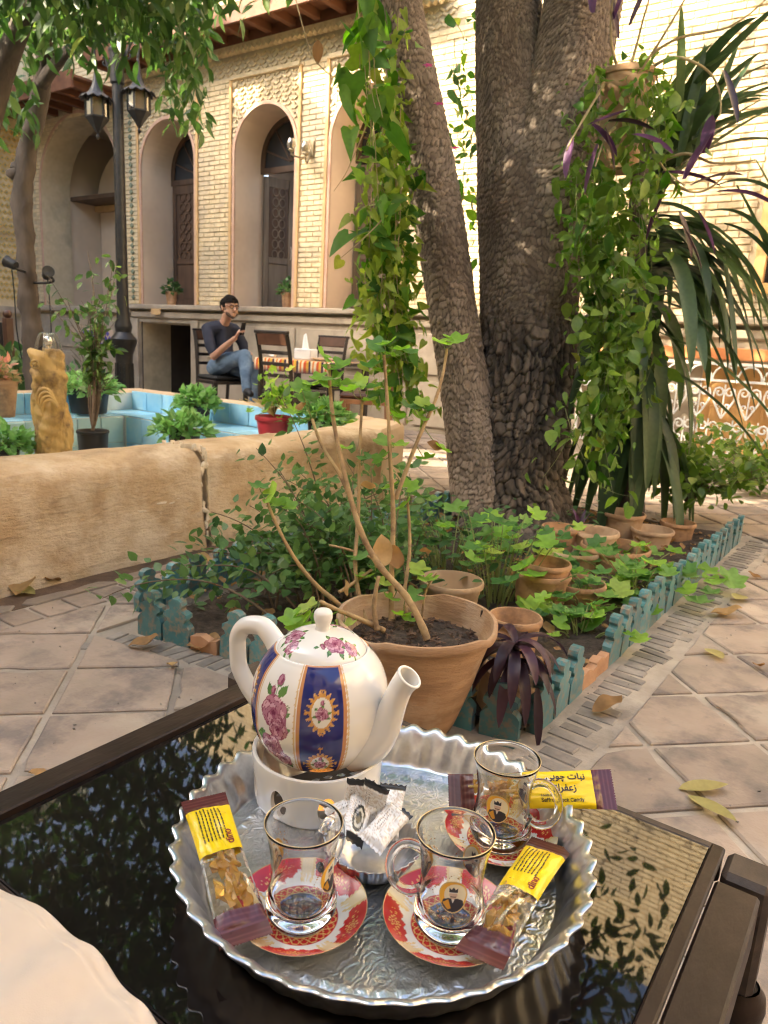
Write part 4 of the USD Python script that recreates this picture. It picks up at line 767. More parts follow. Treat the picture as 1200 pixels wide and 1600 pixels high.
# ------------------------------------------------------------------ beige cloth at the near corner
mat('beige_cloth', (.54, .445, .345), (.60, .50, .40), 7, .92, .35, 1400, .0008, sheen_weight=.15, c3=(.57, .47, .375), s3=12)
E_ = spline([DP(-330, 1235, .70), DP(-150, 1312, .66), DP(0, 1385, .62), DP(110, 1450, .58), DP(182, 1522, .55), DP(246, 1605, .52), DP(320, 1740, .48), DP(380, 1880, .45)], 220)
wv = np.r_[np.linspace(-.09, 0, 14)[:-1], np.linspace(0, .05, 26)[:-1], np.linspace(.05, .38, 70)]; dr = unit(-cf_*.62-cr_*.78); V = []
for w in wv:
    q = E_+(dr*max(w, 0)*.95)+np.array([0, 0, 1])*(w if w < 0 else .016*(1-math.exp(-w/.012))-.10*w*w)
    t_ = np.linspace(0, 1, 220); fold = .0075*np.sin(17*t_+9*w+2*np.sin(5*t_))*(.35+min(1, abs(w)/.12))+.004*np.sin(41*t_-22*w+1.7*np.sin(9*t_)); hem = -.0016*math.exp(-((w-.016)/.0016)**2)
    V.append(q+np.array([0, 0, 1])*(fold+hem)[:, None])
V = np.vstack(V); V[:, 2] += (meshkit.fbm(V*16, 4, 2)-.5)*.010; F = gridf(len(wv), 220); n = len(V)
solo('beige_cloth', (np.vstack([V, V-[0, 0, .003]]), np.vstack([F, F[:, ::-1]+n])), 'beige_cloth', 'pale beige cloth draped at the near left corner of the tea table', 'cloth', smooth=True)
# ------------------------------------------------------------------ bark and trunks
colmat('bark', .85, bump=.6, bscale=120, bdist=.004, noise=.25)
from scipy.spatial import cKDTree
def cells(s, h, w, hh, seed):
    """staggered, jittered plates over (s, h): distance to nearest and next plate, the plate's id and the height inside it"""
    rows = np.arange(math.floor(h.min()/hh)-2, math.ceil(h.max()/hh)+3); cols = np.arange(math.floor(s.min()/w)-2, math.ceil(s.max()/w)+3)
    rg = np.random.default_rng(seed); rr, cc = np.meshgrid(rows, cols, indexing='ij'); J = rg.random((2,)+rr.shape)
    P = np.stack([(cc+.5*(rr % 2)+.75*(J[0]-.5)), (rr+.8*(J[1]-.5))], -1).reshape(-1, 2)
    d, i = cKDTree(P).query(np.c_[s/w, h/hh], k=2, p=3.0); return d[:, 0], d[:, 1], i[:, 0], (h/hh-P[i[:, 0], 1])
def bark_tube(path, n, dang, plate=(.0185, .034), depth=.0068, seed=0, low=0.0, lump=.05):
    """path rows: x y z radius"""
    L = np.r_[0, np.cumsum(np.linalg.norm(np.diff(np.asarray(path, float)[:, :3], axis=0), axis=1))][-1]
    S = spline(path, max(int(L/.006), 30)); V, F = tube(S[:, :3], 1.0, n, False); ns = len(S)
    c = S[:, :3]; Dv = V.reshape(ns, n, 3)-c[:, None]; t = np.arange(n)*2*PI/n
    hL = np.r_[0, np.cumsum(np.linalg.norm(np.diff(c, axis=0), axis=1))]
    q = np.stack([np.cos(t)[None]*1.3+0*hL[:, None], np.sin(t)[None]*1.3+0*hL[:, None], np.repeat(hL[:, None]*1.1, n, 1)], -1)
    Rr = S[:, 3:4]*(1+lump*2*(meshkit.fbm(q*1.2, 3, seed)-.5)+.35*lump*np.sin(5*t+3*hL[:, None]*.6)[:, :])
    rm_ = S[:, 3].mean(); s = (t[None]*rm_+0*hL[:, None]).ravel(); h = np.repeat(hL[:, None], n, 1).ravel()
    wl = (meshkit.fbm(np.c_[s*4.5, h*3.5, 0*s], 2, seed+6)-.5)*.16; wl2 = (meshkit.fbm(np.c_[s*4.5, h*3.5, 0*s+4], 2, seed+8)-.5)*.18
    wob = wl+(meshkit.fbm(np.c_[s*26, h*18, 0*s], 3, seed)-.5)*.030; wob2 = wl2+(meshkit.fbm(np.c_[s*26, h*18, 0*s+7], 3, seed+9)-.5)*.030
    d1, d2, ident, ly = cells(s+wob, h+wob2, *plate, seed); e = np.clip((d2-d1)/.20, 0, 1)**.75
    f1, f2, id2, l2 = cells(s+wob*1.2, h+wob2*1.2, plate[0]*1.5, plate[1]*1.6, seed+5); e2 = np.clip((f2-f1)/.20, 0, 1)**.8
    rdg = 1-np.abs(2*meshkit.fbm(np.c_[s*30, h*7, 0*s+3], 3, seed+4)-1); rdg = np.clip((rdg-.55)/.45, 0, 1)
    k = np.clip((low-h)/.35+.5+.5*(meshkit.noise(np.c_[s*3, h*3, 0*s], 4)-.5), 0, 1) if low else 0*h
    rid = np.abs(np.sin(ident*12.9898)*43758.5) % 1; rid2 = np.abs(np.sin(id2*7.13)*9758.5) % 1
    fis = k*rdg
    disp = (1-k)*(depth*.9*(e-1)*(.6+.8*rid)-depth*.75*np.clip(ly, -.5, .6)*e+depth*.75*(rid-.5)*e)+k*(depth*1.7*(e2-1)*(.4+1.2*rid2)-depth*.8*np.clip(l2, -.5, .6)*e2+depth*1.5*(rid2-.5)*e2-depth*3.0*rdg)
    disp += depth*.55*(meshkit.fbm(np.c_[s*95, h*40, 0*s], 3, seed+2)-.5)
    V = (c[:, None]+Dv*(Rr+disp.reshape(ns, n))[..., None]).reshape(-1, 3)
    lo, hi = np.array([.135, .098, .072]), np.array([.33, .26, .205]); lo2, hi2 = np.array([.07, .053, .042]), np.array([.19, .145, .112])
    pat = meshkit.fbm(np.c_[s*3.2, h*2.2, 0*s+9], 3, seed+7)-.5; tone = np.clip(.1+.7*rid+1.3*pat+.5*(meshkit.fbm(np.c_[s*110, h*45, 0*s], 2, seed+3)-.5), 0, 1)[:, None]; t2 = np.clip(.1+.9*rid2, 0, 1)[:, None]
    col = (1-k[:, None])*(np.array([.055, .040, .031])*(1-e[:, None])+e[:, None]*(lo+(hi-lo)*tone))+k[:, None]*(np.array([.022, .017, .014])*(1-e2[:, None])+e2[:, None]*(lo2+(hi2-lo2)*t2))*(1-.72*rdg[:, None])
    return V, F, np.clip(col, 0, 1)
def pxpath(rows): return [np.r_[DP(x, y, d), r] for x, y, d, r in rows]
# ------------------------------------------------------------------ leaves: unit leaf along x, about 1 long
def leaf_oval(w=.42, fold=.18, droop=.22, n=5, pointy=1.0):
    x = np.linspace(0, 1, n); hw = w/2*np.sin(PI*np.clip(x, .02, 1)**(.85*pointy))**.8; hw[-1] = 0.004; hw[0] = .01
    z = -droop*x**2; V = np.stack([np.stack([x, -hw, z+fold*hw], 1), np.stack([x, 0*x, z], 1), np.stack([x, hw, z+fold*hw], 1)], 1).reshape(-1, 3); return V, gridf(n, 3)
def leaf_heart(w=.85):
    P = np.array([(0, .02), (-.14, .20), (-.10, .38), (.12, .46), (.42, .36), (.72, .19), (1, 0)]); Q = np.vstack([P*[1, w], (P*[1, -w])[::-1][1:]])
    V = np.vstack([[[.25, 0, 0]], np.c_[Q, .10*np.abs(Q[:, 1])-.22*np.clip(Q[:, 0], 0, 1)**2]]); n = len(Q); k = np.arange(n)
    return V, np.stack([np.zeros(n, int), 1+(k+1) % n, 1+k], 1)
def leaf_ger(seed=0, lobes=5):
    n = 30; t = np.linspace(0, 2*PI, n, endpoint=False); notch = np.abs(t-PI) < .28
    r = .5*(.86+.13*np.cos(lobes*t*1.0)+.045*np.cos(15*t+seed)); r[notch] *= .35
    ri = r*.55; ring = lambda q, z: np.c_[.5+q*np.cos(t), q*np.sin(t), z]
    V = np.vstack([[[.5, 0, -.05]], ring(ri, .012*np.cos(lobes*t)), ring(r, .07+.05*np.cos(lobes*t)+.03*np.cos(2*t+seed))]); k = np.arange(n); j = (k+1) % n
    return V, np.vstack([np.stack([0*k, 1+k, 1+j], 1), np.stack([1+k, 1+n+k, 1+n+j], 1), np.stack([1+k, 1+n+j, 1+j], 1)])
def leaf_curl(seed=0):
    V, F = leaf_oval(.5, .5, 0, 9); a = V[:, 0]*1.05; rg = np.random.default_rng(seed)
    V = np.c_[np.sin(a)/1.05, V[:, 1]*(1+.2*rg.random()), V[:, 2]+(1-np.cos(a))/1.9+.05*np.sin(V[:, 0]*9+seed)]; return V, F
def put(base, P, d, nrm, s):
    R = frames(np.asarray(d, float), np.asarray(nrm, float)); V = np.einsum('nij,kj->nki', R, base[0])*np.asarray(s, float).reshape(-1, 1, 1)+np.asarray(P, float)[:, None]; return V, base[1]
def foliage(parent, groups, m, nind=300, name='leaf', stuffname='foliage'):
    """groups: (verts n x k x 3, faces). The leaves that show largest become parts of their own, the rest one mass."""
    L = []
    for gi, (V, F) in enumerate(groups):
        c = V.mean(1); r = np.linalg.norm(V.max(1)-V.min(1), axis=1)/np.maximum(camdist(c), .2)
        for i in range(len(V)): L.append((r[i]*(1 if inframe(c[i], 0) else .02), gi, i))
    L.sort(key=lambda q: -q[0])
    pick = lambda q: (groups[q[1]][0][q[2]], groups[q[1]][1])
    for q in L[:nind]: part(parent, name, pick(q), m[q[1] % len(m)] if isinstance(m, list) else m, True)
    if len(L) > nind: part(parent, stuffname, cat([pick(q) for q in L[nind:]]), m[0] if isinstance(m, list) else m, True, kind='stuff')
def rnd(n, seed): return np.random.default_rng(seed).random((n, 3))-.5
leafmat('leaf_citrus', [(0, (.025, .062, .014)), (.5, (.055, .115, .026)), (.85, (.095, .170, .038)), (1, (.18, .25, .06))], .30)
leafmat('leaf_vine', [(0, (.035, .10, .012)), (.5, (.07, .17, .018)), (.85, (.13, .24, .028)), (1, (.24, .28, .05))], .45)
leafmat('leaf_vine_glossy', [(0, (.06, .12, .02)), (.5, (.115, .20, .034)), (1, (.21, .29, .065))], .35, rough=.3)
leafmat('leaf_rose', [(0, (.032, .080, .028)), (.6, (.062, .135, .042)), (.9, (.105, .195, .055)), (1, (.17, .25, .075))], .25)
leafmat('leaf_ger', [(0, (.13, .27, .035)), (.5, (.19, .36, .05)), (.85, (.26, .42, .065)), (1, (.36, .44, .11))], .42)
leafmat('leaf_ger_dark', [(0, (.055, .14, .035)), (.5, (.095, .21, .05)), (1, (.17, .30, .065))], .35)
leafmat('leaf_strap', [(0, (.022, .045, .018)), (.6, (.048, .085, .034)), (1, (.09, .14, .055))], .22, rough=.38)
leafmat('leaf_purple', [(0, (.035, .014, .035)), (.6, (.075, .030, .075)), (1, (.15, .07, .17))], .22, rough=.4)
leafmat('leaf_dark_purple', [(0, (.022, .010, .016)), (.6, (.04, .018, .026)), (1, (.07, .03, .045))], .15, rough=.35)
leafmat('leaf_dry', [(0, (.20, .10, .035)), (.5, (.32, .19, .08)), (1, (.42, .28, .12))], .2, rough=.7)
leafmat('leaf_dry_green', [(0, (.22, .22, .07)), (1, (.34, .29, .11))], .2, rough=.6)
leafmat('leaf_succulent', [(0, (.10, .23, .06)), (.6, (.18, .36, .11)), (1, (.28, .46, .18))], .3)
leafmat('leaf_salmon', [(0, (.16, .26, .08)), (.4, (.42, .30, .16)), (1, (.60, .26, .20))], .3)
leafmat('petal_pink', [(0, (.55, .05, .22)), (1, (.72, .18, .40))], .3)
mat('stem_tan', (.30, .19, .085), (.42, .30, .14), 25, .75, .5, 90, .003, c3=(.20, .12, .06), s3=20)
mat('stem_green', (.14, .19, .05), (.26, .28, .09), 20, .6); mat('twig', (.10, .065, .04), (.20, .14, .09), 20, .8); mat('vine_green', (.12, .14, .05), (.20, .22, .08), 20, .7); mat('vine_stem', (.26, .20, .10), (.38, .30, .16), 20, .7)
mat('citrus_bark', (.05, .038, .030), (.115, .09, .07), 9, .9, .7, 60, .01, stretch=(1, 1, .4))
# ------------------------------------------------------------------ the big tree
big = thing('courtyard_tree', 'massive old tree with scaly bark forking above a dark cracked foot, in the bed', 'tree')
V, F, col = bark_tube(pxpath([(806, 868, 4.0, .46), (804, 835, 4.0, .385), (803, 805, 4.0, .330), (800, 760, 4.0, .298), (806, 690, 4.0, .285), (820, 600, 4.0, .268), (826, 500, 4.0, .265), (828, 400, 4.0, .270), (822, 310, 4.0, .262), (806, 220, 4.02, .215), (797, 120, 4.05, .188), (794, 0, 4.1, .180), (792, -200, 4.2, .17), (770, -500, 4.3, .15)]), 340, 0, seed=1, low=1.30); tk = part(big, 'trunk', (V, F), 'bark', True, col)
V, F, col = bark_tube(pxpath([(842, 440, 3.97, .19), (850, 370, 3.95, .215), (858, 300, 3.93, .222), (872, 220, 3.91, .215), (886, 140, 3.90, .205), (900, 60, 3.9, .205), (915, -20, 3.9, .205), (960, -220, 3.9, .19), (1040, -480, 3.9, .16)]), 250, 0, seed=2); part(big, 'trunk', (V, F), 'bark', True, col)
V, F, col = bark_tube(pxpath([(752, 800, 3.9, .16), (742, 720, 3.9, .150), (728, 620, 3.9, .132), (712, 520, 3.88, .124), (698, 420, 3.86, .128), (682, 320, 3.84, .132), (664, 220, 3.8, .132), (642, 110, 3.75, .125), (622, 0, 3.7, .118), (590, -180, 3.6, .11), (540, -420, 3.4, .09)]), 190, 0, seed=3); part(big, 'trunk', (V, F), 'bark', True, col)
for k, (a, L_) in enumerate(((-1.9, .55), (-1.1, .6), (-.3, .5), (2.9, .5), (-2.6, .5))):
    b_ = G(803, 838); rp = [np.r_[b_+[L_*t*math.cos(a+.3*t), L_*t*math.sin(a+.3*t), .10*(1-t)**2-.05*t], .15*(1-t)+.02] for t in (.25, .55, .8, 1)]
    V, F, col = bark_tube(rp, 90, 0, seed=20+k, low=2.0); part(big, 'root', (V, F), 'bark', True, col)
rg = np.random.default_rng(11); tops = [DP(770, -500, 4.3), DP(1040, -480, 3.9), DP(540, -420, 3.4)]; ends = []
for k in range(20):
    a = tops[k % 3]; e = np.array([-1.7+4.2*(rg.random()-.5), 2.9+4.6*(rg.random()-.5), 4.3+2.6*rg.random()]); mid = (a+e)/2+np.array([0, 0, .4])
    S = spline([np.r_[a-[0, 0, .1], .07], np.r_[mid, .045], np.r_[e, .015]], 14); part(big, 'limb', tube(S[:, :3], S[:, 3], 8), 'citrus_bark', True); ends += [(e, .55), (mid, .5)]
P, Dd, Nn = [], [], []
for e, r in ends:
    n = 260; q = rg.normal(size=(n, 3))*r*.62; P.append(e+q); Dd.append(unit(rg.normal(size=(n, 3))+[0, 0, -.6])); Nn.append(unit(rg.normal(size=(n, 3))*.6+[0, 0, 1]))
for c_, n_ in (((-1.0, 4.4, 4.1), 420), ((-.2, 3.8, 4.2), 420), ((.4, 2.8, 4.0), 300), ((-1.8, 4.6, 4.6), 420)):
    S = spline([np.r_[tops[1]-[0, 0, .1], .05], np.r_[(tops[1]+c_)/2+[0, 0, .25], .035], np.r_[c_, .012]], 12); part(big, 'limb', tube(S[:, :3], S[:, 3], 8), 'citrus_bark', True)
    for j in range(4): part(big, 'limb', tube(spline([S[7, :3], (S[7, :3]+c_)/2+rg.normal(size=3)*.2, np.array(c_)+rg.normal(size=3)*.55], 10), np.linspace(.02, .006, 10), 6), 'citrus_bark', True)
    q = rg.normal(size=(n_, 3))*.48; P.append(c_+q); Dd.append(unit(rg.normal(size=(n_, 3))+[0, 0, -.6])); Nn.append(unit(rg.normal(size=(n_, 3))*.6+[0, 0, 1]))
P, Dd, Nn = map(np.vstack, (P, Dd, Nn)); keep = P[:, 2] > 3.55
Vc, Fc = put(leaf_oval(.42), P[keep], Dd[keep], Nn[keep], .09+.05*rg.random(keep.sum())); part(big, 'crown', cat([(v, Fc) for v in Vc]), 'leaf_vine_glossy', True, kind='stuff')
# ------------------------------------------------------------------ the citrus tree beyond the pool, its crown reaching over the lamp
ct = thing('citrus_tree', 'small citrus tree with a thin leaning trunk and dense green crown beyond the pool', 'tree')
S = spline(pxpath([(58, 640, 6.9, .125), (52, 560, 6.9, .112), (46, 470, 6.85, .104), (38, 380, 6.8, .100), (35, 300, 6.75, .104), (43, 240, 6.7, .098), (56, 180, 6.6, .094), (66, 120, 6.4, .09), (78, 40, 6.0, .08), (110, -60, 5.6, .07)]), 90)
V, F = tube(S[:, :3], S[:, 3]*.84*(1+.10*np.sin(np.arange(90)*.9)*.4), 20); V = V+(meshkit.fbm(V*7, 3, 3)[:, None]-.5)*.05; part(ct, 'trunk', (V, F), 'citrus_bark', True)
for rows in ([(30, 262, 6.75, .075), (22, 272, 6.7, .06), (12, 270, 6.7, .03)], [(-30, 250, 5.2, .09), (0, 120, 5.0, .085), (24, 60, 4.9, .07), (60, -20, 4.8, .05)], [(66, 130, 6.4, .06), (120, 70, 6.0, .04), (200, 30, 5.7, .02)], [(70, 90, 6.3, .06), (30, 40, 6.0, .045), (-20, 10, 5.6, .03)], [(80, 40, 6.0, .06), (190, -20, 5.4, .04), (290, -10, 5.1, .02)]):
    S = spline(pxpath(rows), 18); part(ct, 'branch', tube(S[:, :3], S[:, 3], 9), 'citrus_bark', True)
rg = np.random.default_rng(21); P, Dd, Nn, S_ = [], [], [], []
cl = [(30, 30, 5.2, 110), (90, 15, 4.9, 110), (145, 12, 5.3, 110), (215, -10, 5.4, 120), (285, 30, 5.5, 120), (312, 60, 5.7, 80), (292, 105, 5.7, 100), (283, 160, 5.8, 80), (296, 190, 5.9, 40), (20, 100, 5.8, 80), (25, 160, 6.4, 60), (150, -5, 4.6, 90), (60, -20, 4.6, 90), (220, 0, 5.0, 120), (290, 0, 5.2, 80), (340, -15, 4.8, 30), (120, -60, 4.6, 120), (230, -80, 4.8, 120), (0, -60, 4.6, 100), (15, 190, 6.6, 30), (60, -160, 4.4, 200), (220, -200, 4.6, 200), (-80, -20, 5, 150), (-100, 100, 5.6, 120)]
for x, y, d, n in cl:
    c = DP(x, y, d); q = rg.normal(size=(n, 3))*np.array([.22, .28, .13]); P.append(c+q); az = rg.random(n)*2*PI
    Dd.append(np.c_[np.cos(az)*.7, np.sin(az)*.7, -.75+.5*rg.normal(size=n)]); Nn.append(np.c_[rg.normal(size=(n, 2))*.7, np.ones(n)]); S_.append(.105+.055*rg.random(n))
P, Dd, Nn, S_ = np.vstack(P), np.vstack(Dd), np.vstack(Nn), np.hstack(S_)
for c_, s_, n_ in (((-3.7, 3.1, 4.3), (1.0, .9, .5), 2400), ((-3.0, 2.2, 4.0), (.8, .8, .45), 2000), ((-4.0, 1.55, 3.95), (.75, .75, .38), 2600), ((-4.8, 2.4, 4.4), (.8, .8, .5), 1500), ((-5.0, 3.6, 4.9), (.9, .8, .5), 1200)):
    q = rg.normal(size=(n_, 3))*np.array(s_)+np.array(c_); q = q[q[:, 2] > 3.3]; n_ = len(q); P = np.vstack([P, q]); Dd = np.vstack([Dd, rg.normal(size=(n_, 3))+[0, 0, -.7]]); Nn = np.vstack([Nn, rg.normal(size=(n_, 3))*.7+[0, 0, 1]]); S_ = np.r_[S_, .105+.055*rg.random(n_)]
q = P-CAM; w_ = q@CF; X_, Y_ = 600+FPX*(q@CR)/w_, 800-FPX*(q@CU)/w_; edge_ = np.where(X_ < 60, 235, np.where(X_ < 125, 105, np.where(X_ < 250, 100, np.where(X_ < 325, 205, 20))))+40*(rg.random(len(P))-.6)
ok_ = (w_ > .1) & ((Y_ < edge_) | (X_ < -60)); P, Dd, Nn, S_ = P[ok_], Dd[ok_], Nn[ok_], S_[ok_]
h = np.arange(len(P)) % 2 == 0; foliage(ct, [put(leaf_oval(.40, .25, .25), P[h], Dd[h], Nn[h], S_[h]), put(leaf_oval(.34, .15, .42), P[~h], Dd[~h], Nn[~h], S_[~h])], 'leaf_citrus', 300, 'leaf', 'crown')
# ------------------------------------------------------------------ bed edging: teal pieces with a knob and side notches
mat('teal_glaze', (.045, .145, .155), (.085, .225, .235), 12, .35, .25, 40, .003, isl=.25, c3=(.26, .19, .13), s3=42, coat=.05)
mat('terracotta_edge', (.36, .19, .10), (.48, .28, .16), 12, .85, .3, 60)
pg = Polygon([(-.049, 0), (.049, 0), (.049, .085), (.041, .098), (.030, .106), (.034, .118), (.044, .124), (.043, .140), (.030, .147), (.021, .150), (.019, .158), (.026, .170), (.022, .186), (.010, .194), (-.010, .194), (-.022, .186), (-.026, .170), (-.019, .158), (-.021, .150), (-.030, .147), (-.043, .140), (-.044, .124), (-.034, .118), (-.030, .106), (-.041, .098), (-.049, .085)])
pg = pg.buffer(.003).buffer(-.003); pv, pf = extr(pg, .028, 'y', -.014)
broken = (lambda m: m)(extr(Polygon([(-.049, 0), (.049, 0), (.049, .07), (.02, .062), (-.01, .075), (-.049, .066)]), .028, 'y', -.014))
def fence(label, P0, P1, skip=(), brk=(), hs=1.0):
    t = thing('bed_edging', label, 'edging'); P0, P1 = np.array(P0), np.array(P1); L = np.linalg.norm(P1-P0); n = int(L/.102); a = math.atan2(*(P1-P0)[::-1])
    for k in range(n):
        if k in skip: continue
        c = P0+(P1-P0)*(k+.5)/n; m = broken if k in brk else (pv, pf); hz = hs*.86*(1+.09*(hsh(k, 2)-.5))
        m = xf((m[0]*[1, 1, hz], m[1]), (c[0], c[1], -.02), rotm(.10*(hsh(k, 1)-.5), .07*(hsh(k, 3)-.5), a+.12*(hsh(k, 4)-.5))); p = part(t, 'edging_piece', m, 'terracotta_edge' if k in brk else 'teal_glaze')
    return t
fence('row of teal knobbed edging pieces along the right side of the bed', (-.63, 1.60), (-.63, 4.25), brk=(3, 4))
fence('teal knobbed edging row at the near left side of the bed', (-1.86, 1.36), (-1.12, 1.475), brk=(2,))
fence('short stub of teal edging at the near corner of the bed', (-.86, 1.51), (-.63, 1.55))
fence('teal edging along the pool side of the bed, under the rose bush', (-2.0, 1.45), (-2.02, 4.2), skip=(8,))
# ------------------------------------------------------------------ pots
mat('terracotta', (.33, .185, .095), (.50, .31, .17), 7, .9, .45, 50, .005, c3=(.22, .13, .075), s3=9, mid=(.43, .245, .125), stretch=(1, 1, 3))
mat('terracotta_pale', (.46, .31, .19), (.58, .42, .28), 5, .88, .3, 40, .004, c3=(.36, .22, .12), s3=6)
mat('terracotta_old', (.25, .145, .075), (.45, .29, .165), 5, .92, .6, 30, .006, c3=(.47, .36, .25), s3=4, mid=(.36, .215, .115), stretch=(1, 1, 5))
def pot(label, c, rt, rb, h, m='terracotta', grooves=0, rimh=.025, soil=None, tilt=(0, 0), n=56, wall=.010, jag=0.0, group=None, name='terracotta_pot'):
    t = thing(name, label, 'pot', group, loc=None); pr_ = [(0, 0), (rb, 0)]; zs = np.linspace(.02, h-rimh, 14)
    for z in zs:
        r = rb+(rt-.006-rb)*(z/h)**.9; pr_.append((r-(.0016 if grooves and int(z/h*grooves*2) % 2 else 0), z))
    pr_ += [(rt-.002, h-rimh+.002), (rt, h-rimh+.008), (rt, h-.006), (rt-.003, h), (rt-wall+.002, h), (rt-wall, h-.004), (rt-wall-.004, h-rimh), (rb+(rt-rb)*.5-wall, h*.5), (rb-wall, .02), (0, .02)]
    V, F = lathe(pr_, n); 
    if jag: top = V[:, 2] > h*.75; a = np.arctan2(V[:, 1], V[:, 0]); V[top, 2] -= jag*np.clip(np.sin(a[top]*3+1)+.6*np.sin(a[top]*7), 0, 1.2)*((V[top, 2]-h*.75)/(h*.25))
    V = V*(1+.02*(meshkit.noise(V*9+np.asarray(c), 3)[:, None]-.5)); R = rotm(tilt[0], tilt[1], 0); part(t, 'pot_shell', (V@R.T+c, F), m, 38)
    if soil:
        k = 26; rr = np.linspace(0, 1, 9); a = np.linspace(0, 2*PI, k, endpoint=False); rs = rb+(rt-rb)*(soil/h)**.9-wall*.8; V = np.stack([rs*rr[:, None]*np.cos(a), rs*rr[:, None]*np.sin(a), soil+.018*(meshkit.noise(np.stack([rr[:, None]*np.cos(a)*5, rr[:, None]*np.sin(a)*5, 0*a+0*rr[:, None]], -1), 3)-.3)], -1).reshape(-1, 3)
        part(t, 'soil', (V@R.T+c, gridf(9, k, True)[:, ::-1]), 'soil', True)
    return t
BPc = np.array([-.895, 1.455, 0.0]); BPR, BPH = .198, .275
bpot = pot('big worn terracotta pot with a cracked rim, right behind the teapot', BPc, BPR, .108, BPH, 'terracotta_old', 0, .022, .205, wall=.013, n=96, jag=.010)
chips = []
rg = np.random.default_rng(4)
for k in range(420):
    a, r = rg.random()*2*PI, .165*math.sqrt(rg.random()); c = BPc+[r*math.cos(a), r*math.sin(a), .208+.012*rg.random()]; chips.append(hull(c+(rg.random((6, 3))-.5)*np.array([.022, .010, .008])@rotm(0, 0, rg.random()*6).T))
part(bpot, 'bark_chips', cat(chips), 'chips', kind='stuff')
crk = [BPc+np.array([(BPR-.0145)*math.cos(a), (BPR-.0145)*math.sin(a), z]) for a, z in ((1.02, .272), (1.03, .258), (1.00, .245), (1.04, .230), (1.06, .218))]; part(bpot, 'crack', tube(np.array(crk), [.003, .0025, .003, .002, .001], 5), 'soil')
def gp(x, y, z=0.0): return G(x, y, z)
PG = 'empty terracotta pots in the bed'
for lab, x, y, rt, rb, h, m, gv in (
    ('grooved terracotta pot standing empty just right of the big cracked pot', 806, 962, .083, .066, .135, 'terracotta', 6),
    ('wide terracotta bowl behind the rim of the big cracked pot', 706, 905, .115, .085, .13, 'terracotta_pale', 3),
    ('larger terracotta pot of a nested pair between the geraniums', 848, 892, .105, .085, .15, 'terracotta', 4),
    ('shallow pale terracotta bowl in front of the big tree', 893, 856, .135, .105, .10, 'terracotta_pale', 0),
    ('wide low terracotta pot right of the shallow pale bowl', 962, 852, .15, .12, .12, 'terracotta', 4),
    ('small terracotta pot against the foot of the tree', 876, 822, .085, .06, .16, 'terracotta', 5),
    ('terracotta pot behind the shallow pale bowl', 930, 828, .11, .085, .15, 'terracotta_pale', 0),
    ('terracotta bowl with dry soil near the far end of the edging', 1020, 826, .105, .08, .10, 'terracotta_pale', 2),
    ('reddish terracotta pot holding a thorny shrub by the far edging', 1060, 815, .09, .07, .11, 'terracotta', 0),
    ('terracotta pot half hidden under geranium leaves beside the edging', 905, 908, .10, .08, .11, 'terracotta', 0),
    ('dark weathered pot under the strap leaved plant', 975, 800, .11, .08, .15, 'terracotta_old', 0)):
    z = h; c = G(x, y, h); c[2] = 0; pot(lab, c, rt, rb, h, m, gv, min(.022, h*.2), h*.45)
c = G(848, 892, .15); c[2] = .02; pot('smaller terracotta pot nested inside another between the geraniums', c+[.01, .01, .0], .088, .07, .165, 'terracotta', 4, .02, .08, name='terracotta_pot')
c = G(778, 1062, .10); c[2] = 0; pot('tilted yellowish broken pot in the corner of the bed with a dark purple plant', c, .082, .055, .12, 'terracotta_pale', 0, .02, .08, tilt=(-.25, .2), jag=.02)
# ------------------------------------------------------------------ geranium in the big pot: canes traced, lobed leaves on stalks
ger = thing('geranium_plant', 'tall bare stemmed geranium with lobed bright leaves growing in the big cracked pot', 'plant')
def gpath(rows, r0, r1, n=26): S = spline([DP(x, y, d) for x, y, d in rows], n); return S, .78*np.linspace(r0, r1, n)*(1+.08*np.sin(np.arange(n)*1.9))
canes = [([(668, 1000, 1.83), (640, 940, 1.85), (590, 880, 1.86), (560, 820, 1.86), (538, 740, 1.86), (520, 650, 1.86), (514, 570, 1.86)], .0125, .0055), ([(555, 800, 1.86), (530, 740, 1.88), (505, 700, 1.9), (488, 655, 1.92)], .0075, .005),
    ([(612, 990, 1.95), (612, 900, 1.95), (614, 790, 1.95), (610, 720, 1.94), (606, 640, 1.93), (600, 555, 1.92)], .011, .005), ([(618, 780, 1.95), (640, 720, 1.97), (660, 670, 1.98), (682, 620, 2.0), (698, 545, 2.02)], .008, .005),
    ([(560, 985, 1.9), (535, 950, 1.88), (490, 910, 1.84), (450, 855, 1.8), (418, 785, 1.78)], .009, .0045), ([(575, 980, 1.92), (556, 900, 1.95), (560, 800, 2.0), (562, 700, 2.02), (566, 625, 2.02)], .008, .005),
    ([(600, 985, 1.85), (556, 965, 1.80), (520, 950, 1.76), (500, 940, 1.74)], .009, .007), ([(640, 990, 1.96), (632, 930, 2.0), (640, 860, 2.03), (636, 780, 2.05)], .0085, .005), ([(530, 925, 1.9), (560, 905, 1.95), (590, 880, 1.97), (555, 862, 1.98), (515, 852, 2.0)], .006, .004),
    ([(590, 985, 1.82), (585, 940, 1.82), (592, 900, 1.82)], .009, .006), ([(622, 990, 1.99), (626, 950, 2.0), (622, 915, 2.0)], .010, .008), ([(660, 965, 1.93), (664, 930, 1.93), (682, 895, 1.92)], .004, .0025)]
for rows, a, b in canes:
    S, r = gpath(rows, a, b); c_ = part(ger, 'cane', tube(S, r, 9), 'stem_tan', True)
